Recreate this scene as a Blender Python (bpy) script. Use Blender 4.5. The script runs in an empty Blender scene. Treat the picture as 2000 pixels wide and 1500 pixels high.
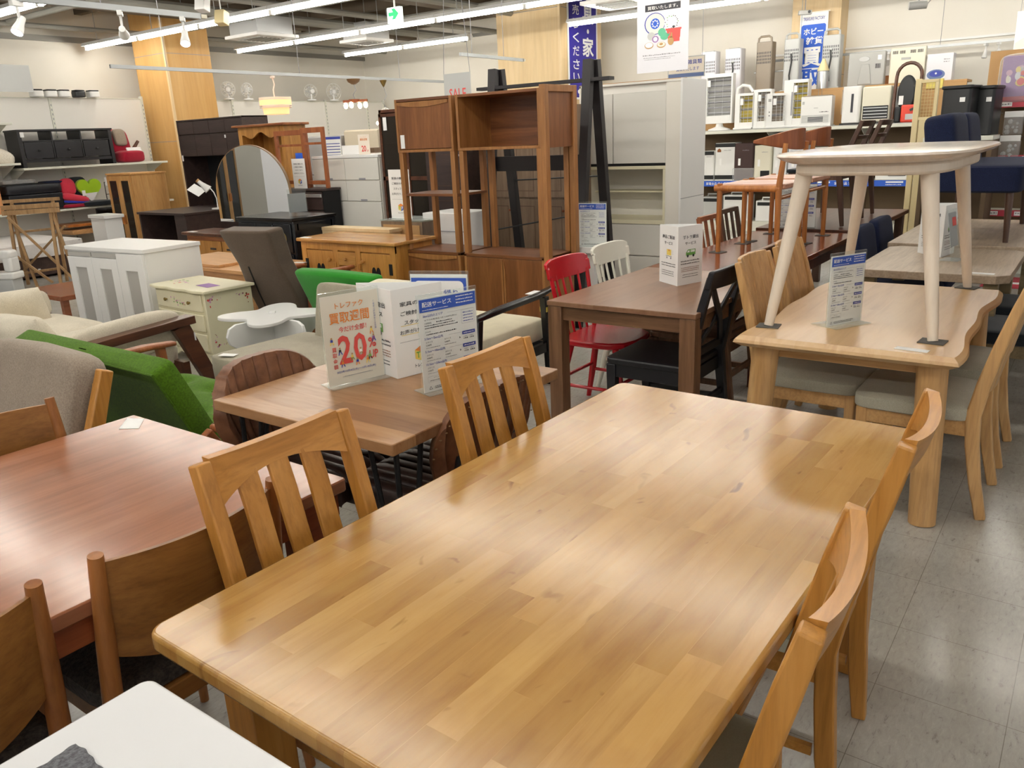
import bpy, bmesh, math, random
from mathutils import Matrix, Vector, Euler

random.seed(7)
SC = bpy.context.scene
COL = SC.collection
PI = math.pi
R = math.radians

# ------------------------------------------------------------------ camera
cam_data = bpy.data.cameras.new('camera')
cam_data.sensor_width = 36.0
cam_data.lens = 36.0 * 1565.38 / 2000.0
cam_data.clip_start = 0.02
cam_data.clip_end = 100
cam = bpy.data.objects.new('camera', cam_data)
COL.objects.link(cam)
pitch, roll, yaw = R(17.1514), R(-2.5698), R(36.5841)
fwd = Vector((-math.sin(yaw) * math.cos(pitch), math.cos(yaw) * math.cos(pitch), -math.sin(pitch)))
rgt = Vector((math.cos(yaw), math.sin(yaw), 0.0))
upv = rgt.cross(fwd)
cr, sr = math.cos(roll), math.sin(roll)
rg2 = rgt * cr + upv * sr
up2 = -rgt * sr + upv * cr
m = Matrix((rg2, up2, -fwd)).transposed().to_4x4()
m.translation = Vector((0, 0, 1.52))
cam.matrix_world = m
SC.camera = cam

# ------------------------------------------------------------------ world, exposure
SC.view_settings.view_transform = 'Standard'
SC.view_settings.look = 'None'
SC.view_settings.gamma = 1.0
SC.view_settings.use_curve_mapping = False
SC.view_settings.exposure = 0.17
world = bpy.data.worlds.new('store_ambient_fill')  # even ambient fill added for the unbuilt open sides of the shop
SC.world = world
world.use_nodes = True
bg = world.node_tree.nodes['Background']
bg.inputs[0].default_value = (1.0, 0.985, 0.96, 1)
bg.inputs[1].default_value = 0.85
LAMP_STRENGTH = 38.0

# ------------------------------------------------------------------ materials
def lin(h):
    h = h.lstrip('#')
    out = []
    for i in (0, 2, 4):
        c = int(h[i:i + 2], 16) / 255.0
        out.append(c / 12.92 if c <= 0.04045 else ((c + 0.055) / 1.055) ** 2.4)
    return (out[0], out[1], out[2], 1.0)

MATS = {}
def base_mat(name, rough=0.5, spec=0.5, metal=0.0, coat=0.0):
    mt = bpy.data.materials.new(name)
    mt.use_nodes = True
    nt = mt.node_tree
    b = nt.nodes['Principled BSDF']
    b.inputs['Roughness'].default_value = rough
    b.inputs['Specular IOR Level'].default_value = spec
    b.inputs['Metallic'].default_value = metal
    b.inputs['Coat Weight'].default_value = coat
    b.inputs['Coat Roughness'].default_value = 0.15
    MATS[name] = mt
    return mt, nt, b

def coords(nt, scale, kind='Object', jitter=True):
    tc = nt.nodes.new('ShaderNodeTexCoord')
    mp = nt.nodes.new('ShaderNodeMapping')
    mp.inputs['Scale'].default_value = scale
    nt.links.new(tc.outputs[kind], mp.inputs['Vector'])
    if jitter:
        oi = nt.nodes.new('ShaderNodeObjectInfo')
        mu = nt.nodes.new('ShaderNodeMath'); mu.operation = 'MULTIPLY'
        mu.inputs[1].default_value = 13.7
        nt.links.new(oi.outputs['Random'], mu.inputs[0])
        cb = nt.nodes.new('ShaderNodeCombineXYZ')
        for k in range(3):
            nt.links.new(mu.outputs[0], cb.inputs[k])
        nt.links.new(cb.outputs[0], mp.inputs['Location'])
    return mp.outputs['Vector']

def ramp(nt, fac, stops):
    r = nt.nodes.new('ShaderNodeValToRGB')
    e = r.color_ramp.elements
    e[0].position, e[0].color = stops[0][0], lin(stops[0][1])
    e[1].position, e[1].color = stops[-1][0], lin(stops[-1][1])
    for p, c in stops[1:-1]:
        n = e.new(p); n.color = lin(c)
    nt.links.new(fac, r.inputs['Fac'])
    return r.outputs['Color']

def noise(nt, vec, scale, detail=4, rough=0.6, dist=0.0):
    n = nt.nodes.new('ShaderNodeTexNoise')
    n.inputs['Scale'].default_value = scale
    n.inputs['Detail'].default_value = detail
    n.inputs['Roughness'].default_value = rough
    n.inputs['Distortion'].default_value = dist
    nt.links.new(vec, n.inputs['Vector'])
    return n.outputs['Fac']

def mix(nt, a, b, fac=0.5, mode='MIX'):
    x = nt.nodes.new('ShaderNodeMix'); x.data_type = 'RGBA'; x.blend_type = mode
    if isinstance(fac, float): x.inputs[0].default_value = fac
    else: nt.links.new(fac, x.inputs[0])
    for i, v in ((6, a), (7, b)):
        if isinstance(v, str): x.inputs[i].default_value = lin(v)
        else: nt.links.new(v, x.inputs[i])
    return x.outputs[2]

def bump(nt, b, h, strength=0.2, dist=0.002):
    n = nt.nodes.new('ShaderNodeBump')
    n.inputs['Strength'].default_value = strength
    n.inputs['Distance'].default_value = dist
    nt.links.new(h, n.inputs['Height'])
    nt.links.new(n.outputs['Normal'], b.inputs['Normal'])

def wood(name, dark, mid, light, axis='Z', rough=0.38, scale=1.0, pore=0.32):
    mt, nt, b = base_mat(name, rough, 0.45)
    sc = [14.0 * scale] * 3
    sc['XYZ'.index(axis)] = 1.1 * scale
    v = coords(nt, sc)
    n1 = noise(nt, v, 1.0, 6, 0.62, 0.7)
    col = ramp(nt, n1, [(0.30, dark), (0.50, mid), (0.70, light)])
    v2 = coords(nt, [s * 6 for s in sc])
    n2 = noise(nt, v2, 1.0, 3, 0.6)
    pores = ramp(nt, n2, [(0.35, '#b9b0a8'), (0.55, '#ffffff')])
    col = mix(nt, col, pores, pore, 'MULTIPLY')
    nt.links.new(col, b.inputs['Base Color'])
    bump(nt, b, n2, 0.08, 0.001)
    return mt

def staves(name, cols, along='Y', length=0.42, width=0.062, rough=0.25, grain=1.0, knots=True, gfac=0.55):
    """wood built up of glued staves: every stave has a tone of its own"""
    mt, nt, b = base_mat(name, rough, 0.5)
    tc = nt.nodes.new('ShaderNodeTexCoord')
    mp = nt.nodes.new('ShaderNodeMapping')
    nt.links.new(tc.outputs['Object'], mp.inputs['Vector'])
    if along == 'Y':
        mp.inputs['Rotation'].default_value = (0, 0, R(90))
    br = nt.nodes.new('ShaderNodeTexBrick')
    br.offset = 0.37; br.offset_frequency = 2; br.squash = 1.35; br.squash_frequency = 3
    br.inputs['Scale'].default_value = 1.0
    br.inputs['Mortar Size'].default_value = 0.0004
    br.inputs['Mortar Smooth'].default_value = 0.3
    br.inputs['Bias'].default_value = 0.0
    br.inputs['Brick Width'].default_value = length
    br.inputs['Row Height'].default_value = width
    br.inputs['Color1'].default_value = (0, 0, 0, 1)
    br.inputs['Color2'].default_value = (1, 1, 1, 1)
    br.inputs['Mortar'].default_value = (0.3, 0.3, 0.3, 1)
    nt.links.new(mp.outputs[0], br.inputs['Vector'])
    tone = ramp(nt, br.outputs['Color'], [(i / (len(cols) - 1), c) for i, c in enumerate(cols)])
    # grain shifted from stave to stave
    sh = nt.nodes.new('ShaderNodeVectorMath'); sh.operation = 'MULTIPLY_ADD'
    sh.inputs[1].default_value = (3.0, 3.0, 3.0)
    nt.links.new(br.outputs['Color'], sh.inputs[0])
    nt.links.new(mp.outputs[0], sh.inputs[2])
    m2 = nt.nodes.new('ShaderNodeMapping')
    m2.inputs['Scale'].default_value = (2.2 * grain, 22 * grain, 12)
    nt.links.new(sh.outputs[0], m2.inputs['Vector'])
    g = noise(nt, m2.outputs[0], 1.0, 7, 0.65, 0.5)
    gc = ramp(nt, g, [(0.28, '#cdb090'), (0.5, '#f4eadd'), (0.7, '#ffffff')])
    col = mix(nt, tone, gc, gfac, 'MULTIPLY')
    m3 = nt.nodes.new('ShaderNodeMapping')
    m3.inputs['Scale'].default_value = (5, 9, 5)
    nt.links.new(sh.outputs[0], m3.inputs['Vector'])
    fl = noise(nt, m3.outputs[0], 1.0, 3, 0.5, 0.4)
    flc = ramp(nt, fl, [(0.20, '#c9a27a'), (0.52, '#ffffff')])
    if knots:
        col = mix(nt, col, flc, 0.42, 'MULTIPLY')
        m4 = nt.nodes.new('ShaderNodeMapping'); m4.inputs['Scale'].default_value = (7, 13, 7)
        nt.links.new(sh.outputs[0], m4.inputs['Vector'])
        kn = noise(nt, m4.outputs[0], 1.0, 2, 0.5, 1.2)
        col = mix(nt, col, ramp(nt, kn, [(0.22, '#8a6136'), (0.31, '#ffffff')]), 0.75, 'MULTIPLY')
    nt.links.new(col, b.inputs['Base Color'])
    return mt

def paint(name, c, rough=0.45, metal=0.0, vary=0.0, spec=0.5):
    mt, nt, b = base_mat(name, rough, spec, metal)
    if vary:
        v = coords(nt, (1, 1, 1))
        n = noise(nt, v, 2.2, 4, 0.6)
        h = c.lstrip('#')
        d = '#' + ''.join('%02x' % max(0, int(int(h[i:i + 2], 16) * (1 - vary))) for i in (0, 2, 4))
        nt.links.new(ramp(nt, n, [(0.35, d), (0.65, c)]), b.inputs['Base Color'])
    else:
        b.inputs['Base Color'].default_value = lin(c)
    return mt

def fabric(name, c1, c2, scale=260, rough=0.92, bstr=0.35, sheen=0.2, blotch=0.35):
    mt, nt, b = base_mat(name, rough, 0.2)
    b.inputs['Sheen Weight'].default_value = sheen
    v = coords(nt, (1, 1, 1))
    n = noise(nt, v, scale, 2, 0.7)
    n2 = noise(nt, v, 9, 3, 0.6)
    col = ramp(nt, n, [(0.36, c1), (0.64, c2)])
    sh = ramp(nt, n2, [(0.3, '#d2d2d2'), (0.7, '#ffffff')])
    col = mix(nt, col, sh, blotch, 'MULTIPLY')
    nt.links.new(col, b.inputs['Base Color'])
    bump(nt, b, n, bstr, 0.003)
    return mt

def leather(name, c1, c2):
    mt, nt, b = base_mat(name, 0.42, 0.45)
    v = coords(nt, (1, 1, 1))
    n = noise(nt, v, 14, 5, 0.65)
    nt.links.new(ramp(nt, n, [(0.3, c1), (0.68, c2)]), b.inputs['Base Color'])
    n2 = noise(nt, v, 240, 3, 0.6)
    bump(nt, b, n2, 0.2, 0.001)
    return mt

def emit(name, c, s):
    mt = bpy.data.materials.new(name); mt.use_nodes = True
    nt = mt.node_tree; b = nt.nodes['Principled BSDF']
    b.inputs['Base Color'].default_value = lin(c)
    b.inputs['Emission Color'].default_value = lin(c)
    b.inputs['Emission Strength'].default_value = s
    MATS[name] = mt
    return mt

def glass(name, tint='#ffffff', alpha=0.85, rough=0.03, ior=1.45):
    """thin sheet: lets most light straight through, with a clear reflection"""
    mt = bpy.data.materials.new(name); mt.use_nodes = True
    nt = mt.node_tree; nt.nodes.clear()
    out = nt.nodes.new('ShaderNodeOutputMaterial')
    tr = nt.nodes.new('ShaderNodeBsdfTransparent'); tr.inputs[0].default_value = lin(tint)
    gl = nt.nodes.new('ShaderNodeBsdfPrincipled')
    gl.inputs['Base Color'].default_value = lin(tint)
    gl.inputs['Roughness'].default_value = rough
    mx = nt.nodes.new('ShaderNodeMixShader')
    fr = nt.nodes.new('ShaderNodeFresnel'); fr.inputs['IOR'].default_value = ior
    ad = nt.nodes.new('ShaderNodeMath'); ad.operation = 'ADD'; ad.use_clamp = True
    ad.inputs[1].default_value = 1 - alpha
    nt.links.new(fr.outputs[0], ad.inputs[0])
    ge = nt.nodes.new('ShaderNodeNewGeometry')
    iv = nt.nodes.new('ShaderNodeMath'); iv.operation = 'SUBTRACT'; iv.inputs[0].default_value = 1.0
    nt.links.new(ge.outputs['Backfacing'], iv.inputs[1])
    ml = nt.nodes.new('ShaderNodeMath'); ml.operation = 'MULTIPLY'
    nt.links.new(ad.outputs[0], ml.inputs[0]); nt.links.new(iv.outputs[0], ml.inputs[1])
    nt.links.new(ml.outputs[0], mx.inputs[0])
    nt.links.new(tr.outputs[0], mx.inputs[1]); nt.links.new(gl.outputs[0], mx.inputs[2])
    nt.links.new(mx.outputs[0], out.inputs[0])
    MATS[name] = mt
    return mt

# --- woods
staves('birch_staves', ['#9d773f', '#b48c4f', '#ba9356', '#ab8448', '#c09b5f', '#a47e44', '#b78f53'], 'Y', 0.46, 0.060, 0.2, 1.2)
wood('honey_oak_x', '#a26d2a', '#b67f39', '#c58f4a', 'X', 0.36)
wood('honey_oak', '#a26d2a', '#b67f39', '#c58f4a', 'Z', 0.36)
wood('honey_oak_y', '#a26d2a', '#b67f39', '#c58f4a', 'Y', 0.36)
wood('cherry_top', '#845439', '#935f43', '#9e6b4e', 'Y', 0.18, 0.5, 0.2)
wood('cherry_edge', '#7c3d20', '#8f4a2a', '#9d5833', 'Y', 0.3)
wood('brown_oak_x', '#7a4c1e', '#8c5d2a', '#9a6932', 'X', 0.4, 1.4)
wood('brown_oak', '#7f4a22', '#96602f', '#a66c38', 'Z', 0.38)
staves('oak_planks', ['#8f6c4c', '#a17d5b', '#866346', '#ab8661', '#967353'], 'X', 2.0, 0.11, 0.3, 1.6, False, 1.0)
wood('oak_plank_edge', '#8a6444', '#a07752', '#ad8660', 'X', 0.5)
staves('walnut_top', ['#7d5d47', '#8a6850', '#755641', '#8f6d55'], 'Y', 0.9, 0.13, 0.3, 1.0, False)
wood('walnut_frame', '#5f4028', '#75543a', '#8a6547', 'Z', 0.42, 1.2)
wood('walnut_frame_x', '#5f4028', '#75543a', '#8a6547', 'X', 0.42, 1.2)
wood('teak', '#6b3f1f', '#7f4e29', '#8f5d34', 'Z', 0.4, 0.9)
wood('teak_x', '#5f371b', '#754625', '#88562f', 'X', 0.4, 0.8)
wood('teak_edge', '#8a5a2f', '#9c6a3a', '#a97645', 'Z', 0.4)
staves('pale_oak_top', ['#c9a675', '#d3b284', '#c5a071', '#d7b78b'], 'Y', 3.0, 0.16, 0.3, 0.7, False)
wood('pale_oak', '#b88d57', '#c79c66', '#d3ab76', 'Z', 0.42)
wood('pale_oak_x', '#b88d57', '#c79c66', '#d3ab76', 'X', 0.42)
wood('ash_white', '#e0d0bb', '#e5d6c3', '#e9dccb', 'Z', 0.4, 0.6, 0.1)
wood('ash_white_y', '#d9c9b9', '#e0d2c4', '#e7dbcf', 'Y', 0.16, 0.5, 0.12)
wood('rosewood_top', '#6b3520', '#84452b', '#965338', 'Y', 0.16, 0.6)
wood('rosewood', '#57291a', '#6d3823', '#7d452d', 'Z', 0.35)
wood('grey_ash_top', '#a4917c', '#b5a28c', '#c1b09b', 'Y', 0.4, 1.0)
wood('grey_ash_edge', '#6f6048', '#857556', '#95845f', 'X', 0.5)
wood('dark_walnut', '#3c2619', '#4c3222', '#5c4030', 'Z', 0.4)
wood('maple_orange', '#98592a', '#b07035', '#bf7f44', 'Z', 0.35)
wood('maple_seat', '#b27a58', '#c9957a', '#d5a78f', 'Y', 0.3, 0.6)
wood('pine', '#a86f30', '#bf8743', '#cc9650', 'Z', 0.35)
wood('pine_x', '#ab7438', '#c18d4d', '#cf9d5e', 'X', 0.25)
wood('beech', '#b8854a', '#c9985c', '#d4a66c', 'Z', 0.45)
wood('beech_x', '#b8854a', '#c9985c', '#d4a66c', 'X', 0.45)
wood('mahogany_x', '#6f3c1e', '#8a5228', '#9a6033', 'X', 0.3)
wood('mahogany', '#743a1e', '#8a4a28', '#995733', 'Z', 0.32)
wood('mahogany_y', '#3d2114', '#52301f', '#653d28', 'Y', 0.3)
wood('espresso', '#2e2220', '#382a27', '#41322e', 'X', 0.5)
wood('bed_brown', '#33241e', '#43302a', '#4e3a33', 'X', 0.6)
wood('plywood', '#c49552', '#cb9e5d', '#d3a86a', 'Z', 0.5, 0.3, 0.12)
wood('plywood_pale', '#dabd8f', '#e0c69a', '#e6cea6', 'Z', 0.55, 0.25, 0.12)
wood('trestle_wood', '#8a6a44', '#9d7b52', '#b08e63', 'Z', 0.6)
wood('redwood', '#7d4424', '#93542f', '#a3633b', 'Z', 0.4)
wood('taupe_laminate', '#6e5a46', '#7b6652', '#86715d', 'Z', 0.5, 0.7)
wood('coffee_red', '#7a4327', '#8d5335', '#9c6243', 'Y', 0.22, 0.7)
wood('golden_oak', '#8f6128', '#a87536', '#b98645', 'Z', 0.4)
wood('light_ply_x', '#bd8c58', '#cd9d6a', '#d9ad7d', 'X', 0.35)
# --- paints
paint('white_gloss', '#f0f1f3', 0.15)
paint('white_satin', '#ececea', 0.35)
paint('white_panel', '#e8e5de', 0.5)
paint('pale_cream', '#e9e3c4', 0.35, 0, 0.04)
paint('cream_post', '#e6d5a4', 0.4)
paint('cabinet_white', '#dcdad2', 0.3)
paint('cabinet_side', '#e6e2d8', 0.4)
paint('paper', '#f4f4f2', 0.6)
paint('black_gloss', '#0d0d10', 0.25)
paint('black_satin', '#141318', 0.42)
paint('black_rack', '#1b1719', 0.5)
paint('black_brown', '#17161a', 0.4)
paint('black_lacquer', '#10151c', 0.2)
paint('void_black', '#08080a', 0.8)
paint('black_metal', '#27292b', 0.4, 0.4)
paint('steel', '#b9bbbd', 0.35, 0.8)
paint('zinc', '#a8abac', 0.4, 0.6)
paint('brass', '#8a7645', 0.35, 0.8)
paint('aluminium', '#c8cacb', 0.3, 0.7)
paint('red_gloss', '#b3121f', 0.22)
paint('offwhite_paint', '#e5e4d6', 0.3)
paint('felt_pad', '#55534f', 0.95)
paint('plastic_white', '#e9e9e6', 0.3)
paint('plastic_grey', '#a6a6a2', 0.4)
paint('plastic_lightgrey', '#b8bab8', 0.35)
paint('plastic_bronze', '#8d8172', 0.4)
paint('plastic_brown', '#3f2c2a', 0.3)
paint('plastic_black', '#121416', 0.4)
paint('plastic_ivory', '#e2ddc9', 0.4)
paint('handle_dark', '#20191a', 0.4)
paint('print_black', '#33333a', 0.6)
paint('print_grey', '#8e8e93', 0.6)
paint('print_blue', '#2f55b4', 0.55)
paint('print_navy', '#33429c', 0.55)
paint('banner_blue', '#2a1f94', 0.5)
paint('print_orange', '#e58a3c', 0.55)
paint('print_red', '#d8504a', 0.55)
paint('print_yellow', '#ead067', 0.55)
paint('print_green', '#6da84f', 0.55)
paint('print_teal', '#58b08a', 0.5)
paint('print_cream', '#f2e8d8', 0.6)
paint('print_flag_blue', '#2459c4', 0.6)
paint('shelf_white', '#dcdccf', 0.3)
paint('shelf_brown', '#5d4a33', 0.7)
paint('peg_tan', '#b7905f', 0.7)
paint('duct_grey', '#9b9a92', 0.6, 0.2)
paint('pipe_grey', '#8e8c86', 0.5, 0.3)
paint('ceiling_paint', '#8b8478', 0.9, 0, 0.12)
paint('joist_brown', '#6b5f50', 0.85)
paint('red_plastic', '#d8402c', 0.4)
paint('strip_red', '#b7394a', 0.5)
paint('carton_orange', '#c98a58', 0.7)
paint('fridge_beige', '#d9cdb6', 0.35)
paint('fridge_grey', '#a9a7a6', 0.35)
paint('fridge_white', '#dcdce2', 0.3)
paint('lens_blue', '#5b6f9c', 0.4)
paint('toy_purple', '#8c5fa0', 0.5)
paint('toy_pink', '#d3a1c0', 0.5)
paint('yellow_box', '#e0cf6c', 0.6)
paint('gold_tag', '#b8a53f', 0.4)
paint('mirror_frame', '#7b5f41', 0.4)
# --- fabrics
fabric('green_velvet', '#42620c', '#527a12', 120, 0.9, 0.12, 0.08, 0.5)
fabric('green_wool', '#23801f', '#2f9029', 300, 0.95, 0.3)
fabric('taupe_wool', '#87796b', '#9d8f80', 170, 0.95, 0.5)
fabric('brown_wool', '#57493d', '#66574a', 300, 0.95, 0.3)
fabric('beige_linen', '#cfc5b0', '#e0d7c4', 200, 0.95, 0.4)
fabric('greige_cloth', '#98907e', '#aaa28f', 260, 0.95, 0.3)
fabric('cream_cloth', '#dfd6b8', '#e8e0c6', 300, 0.7, 0.1)
fabric('seat_grey_green', '#a9a594', '#b8b5a4', 260, 0.8, 0.3)
fabric('sage_vinyl', '#b9b9a4', '#c2c2ae', 300, 0.4, 0.05, 0.0, 0.1)
fabric('dark_weave', '#2c2622', '#4a423b', 90, 0.95, 0.8)
fabric('navy_cloth', '#161b30', '#222a48', 280, 0.95, 0.3, 0.03)
fabric('dark_cloth', '#1c2025', '#252b31', 280, 0.95, 0.3)
fabric('mattress_white', '#e6e2e0', '#f2efec', 150, 0.9, 0.2)
fabric('grey_felt', '#4d4e52', '#707176', 130, 1.0, 0.9)
fabric('crimson_cloth', '#8e1128', '#a31730', 200, 0.9, 0.2)
fabric('coral_cloth', '#c03145', '#d0394c', 200, 0.9, 0.2)
fabric('lime_cloth', '#93b81c', '#a3c825', 200, 0.9, 0.2)
fabric('blue_cloth', '#2433a8', '#2f3fc0', 200, 0.9, 0.2)
fabric('white_fleece', '#d9cfbe', '#ebe4d6', 60, 1.0, 0.6)
leather('brown_leather', '#5d3924', '#85593d')
leather('dark_leather', '#2b1c16', '#46302a')
leather('black_leather', '#121318', '#1d1f26')
# --- glass and light
glass('clear_acrylic', '#f6f9f8', 0.93, 0.02)
glass('clear_glass', '#e8efec', 0.9, 0.02)
glass('smoked_glass', '#6f655a', 0.85, 0.05)
glass('frosted_glass', '#b9b7b2', 0.18, 0.5)
glass('plastic_bag', '#f4f4f4', 0.78, 0.12)
mm, _nt, _b = base_mat('mirror_glass', 0.01, 0.5, 1.0); _b.inputs['Base Color'].default_value = (0.85, 0.88, 0.87, 1)
emit('tube_glow', '#fffaf0', LAMP_STRENGTH)
emit('spot_glow', '#e8e6ff', 6.0)
emit('shade_glow', '#ffb980', 1.0)
emit('bulb_warm', '#ffd9a8', 14.0)
emit('exit_white', '#e9f6ee', 0.9)
emit('exit_green', '#12a862', 0.9)
M = MATS

# ------------------------------------------------------------------ geometry helpers
class MB:
    def __init__(s):
        s.v = []; s.f = []; s.k = []
    def mark(s): s.k.append((len(s.v), len(s.f)))
    def add(s, vs, fs):
        s.mark()
        n = len(s.v)
        s.v += [tuple(v) for v in vs]
        s.f += [tuple(i + n for i in f) for f in fs]
        return s
    def box(s, x0, x1, y0, y1, z0, z1):
        vs = [(x0, y0, z0), (x1, y0, z0), (x1, y1, z0), (x0, y1, z0), (x0, y0, z1), (x1, y0, z1), (x1, y1, z1), (x0, y1, z1)]
        return s.add(vs, [(0, 3, 2, 1), (4, 5, 6, 7), (0, 1, 5, 4), (1, 2, 6, 5), (2, 3, 7, 6), (3, 0, 4, 7)])
    def cbox(s, c, d, rot=None):
        hx, hy, hz = d[0] / 2, d[1] / 2, d[2] / 2
        mt = rot if isinstance(rot, Matrix) else (Euler(rot).to_matrix() if rot else Matrix.Identity(3))
        vs = []
        for q in ((-1, -1, -1), (1, -1, -1), (1, 1, -1), (-1, 1, -1), (-1, -1, 1), (1, -1, 1), (1, 1, 1), (-1, 1, 1)):
            vs.append(mt @ Vector((q[0] * hx, q[1] * hy, q[2] * hz)) + Vector(c))
        return s.add(vs, [(0, 3, 2, 1), (4, 5, 6, 7), (0, 1, 5, 4), (1, 2, 6, 5), (2, 3, 7, 6), (3, 0, 4, 7)])
    def beam(s, pts, sizes, side=(1, 0, 0)):
        """rectangular bar through pts; sizes = (across along side, other) per point; side = first axis"""
        s.mark(); n0 = len(s.v); k = len(pts)
        for i, p in enumerate(pts):
            p = Vector(p)
            a = Vector(pts[max(i - 1, 0)]); b = Vector(pts[min(i + 1, k - 1)])
            t = (b - a).normalized()
            u = Vector(side); u = (u - t * u.dot(t)).normalized()
            w = t.cross(u)
            sx, sy = sizes[i] if isinstance(sizes[0], (tuple, list)) else sizes
            for q in ((-1, -1), (1, -1), (1, 1), (-1, 1)):
                s.v.append(tuple(p + u * q[0] * sx / 2 + w * q[1] * sy / 2))
        for i in range(k - 1):
            for j in range(4):
                a = n0 + i * 4 + j; b = n0 + i * 4 + (j + 1) % 4
                s.f.append((a, b, b + 4, a + 4))
        s.f.append(tuple(n0 + j for j in (3, 2, 1, 0)))
        s.f.append(tuple(n0 + (k - 1) * 4 + j for j in range(4)))
        return s
    def tube(s, pts, r, n=10, close=False):
        s.mark(); k = len(pts); n0 = len(s.v)
        prev = None
        for i, p in enumerate(pts):
            p = Vector(p)
            if close:
                a = Vector(pts[i - 1]); b = Vector(pts[(i + 1) % k])
            else:
                a = Vector(pts[max(i - 1, 0)]); b = Vector(pts[min(i + 1, k - 1)])
            t = (b - a).normalized()
            if prev is None:
                u = Vector((0, 0, 1)) if abs(t.z) < 0.9 else Vector((1, 0, 0))
            else:
                u = prev
            u = (u - t * u.dot(t)).normalized(); prev = u
            w = t.cross(u)
            rr = r[i] if isinstance(r, (list, tuple)) else r
            for j in range(n):
                an = 2 * PI * j / n
                s.v.append(tuple(p + u * math.cos(an) * rr + w * math.sin(an) * rr))
        for i in range(k if close else k - 1):
            for j in range(n):
                a = n0 + i * n + j; b = n0 + i * n + (j + 1) % n
                i2 = (i + 1) % k
                c = n0 + i2 * n + (j + 1) % n; d = n0 + i2 * n + j
                s.f.append((a, b, c, d))
        if not close:
            s.f.append(tuple(n0 + j for j in range(n - 1, -1, -1)))
            s.f.append(tuple(n0 + (k - 1) * n + j for j in range(n)))
        return s
    def lathe(s, prof, n=24, c=(0, 0, 0), axis='Z'):
        s.mark(); n0 = len(s.v); k = len(prof)
        for (r, z) in prof:
            for j in range(n):
                a = 2 * PI * j / n
                p = (r * math.cos(a), r * math.sin(a), z)
                if axis == 'Y': p = (p[0], p[2], p[1])
                if axis == 'X': p = (p[2], p[0], p[1])
                s.v.append((p[0] + c[0], p[1] + c[1], p[2] + c[2]))
        for i in range(k - 1):
            for j in range(n):
                a = n0 + i * n + j; b = n0 + i * n + (j + 1) % n
                s.f.append((a, b, b + n, a + n))
        s.f.append(tuple(n0 + j for j in range(n - 1, -1, -1)))
        s.f.append(tuple(n0 + (k - 1) * n + j for j in range(n)))
        return s
    def prism(s, poly, a, b, axis='Z'):
        """poly: 2-D points; extruded from a to b along axis"""
        s.mark(); n0 = len(s.v); k = len(poly)
        for h in (a, b):
            for (u, v) in poly:
                s.v.append({'Z': (u, v, h), 'Y': (u, h, v), 'X': (h, u, v)}[axis])
        s.f.append(tuple(n0 + j for j in range(k - 1, -1, -1)))
        s.f.append(tuple(n0 + k + j for j in range(k)))
        for j in range(k):
            s.f.append((n0 + j, n0 + (j + 1) % k, n0 + k + (j + 1) % k, n0 + k + j))
        return s
    def sheet(s, fn, nu, nv, th=0.0, nrm=None):
        """grid surface fn(u,v); with thickness along nrm(u,v) (or constant vector)"""
        s.mark(); n0 = len(s.v)
        W = nv + 1
        layers = 2 if th else 1
        for L in range(layers):
            for i in range(nu + 1):
                for j in range(nv + 1):
                    p = Vector(fn(i / nu, j / nv))
                    if L:
                        d = Vector(nrm(i / nu, j / nv)) if callable(nrm) else Vector(nrm)
                        p = p + d * th
                    s.v.append(tuple(p))
        off = (nu + 1) * W
        for i in range(nu):
            for j in range(nv):
                q = (n0 + i * W + j, n0 + (i + 1) * W + j, n0 + (i + 1) * W + j + 1, n0 + i * W + j + 1)
                s.f.append(q)
                if th: s.f.append(tuple(x + off for x in reversed(q)))
        if th:
            bd = [(i, 0) for i in range(nu)] + [(nu, j) for j in range(nv)] + [(i, nv) for i in range(nu, 0, -1)] + [(0, j) for j in range(nv, 0, -1)]
            ids = [n0 + i * W + j for i, j in bd]
            for a, b in zip(ids, ids[1:] + ids[:1]):
                s.f.append((b, a, a + off, b + off))
        return s
    def cushion(s, c, d, puff=0.03, rot=None, e=0.28, nu=14, nv=12):
        """soft rounded box (superellipsoid)"""
        mt = Euler(rot).to_matrix() if rot else Matrix.Identity(3)
        def sg(a, p): return math.copysign(abs(a) ** p, a)
        s.mark(); n0 = len(s.v)
        for i in range(nv + 1):
            ph = -PI / 2 + PI * i / nv
            for j in range(nu * 2):
                th = 2 * PI * j / (nu * 2)
                x = sg(math.cos(ph), e) * sg(math.cos(th), e) * d[0] / 2
                y = sg(math.cos(ph), e) * sg(math.sin(th), e) * d[1] / 2
                z = sg(math.sin(ph), e) * d[2] / 2
                z += (1 if z > 0 else -1) * puff * max(0, 1 - (2 * x / d[0]) ** 2) * max(0, 1 - (2 * y / d[1]) ** 2) * min(1, abs(2 * z / d[2]))
                s.v.append(tuple(mt @ Vector((x, y, z)) + Vector(c)))
        w = nu * 2
        for i in range(nv):
            for j in range(w):
                s.f.append((n0 + i * w + j, n0 + i * w + (j + 1) % w, n0 + (i + 1) * w + (j + 1) % w, n0 + (i + 1) * w + j))
        return s
    def each(s, name, mat, parent=None, **kw):
        """every piece added so far becomes an object of its own"""
        out = []
        ks = s.k + [(len(s.v), len(s.f))]
        for (a, fa), (b, fb) in zip(ks, ks[1:]):
            q = MB(); q.v = s.v[a:b]; q.f = [tuple(i - a for i in f) for f in s.f[fa:fb]]
            out.append(q.build(name, mat, parent, **kw))
        return out
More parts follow.
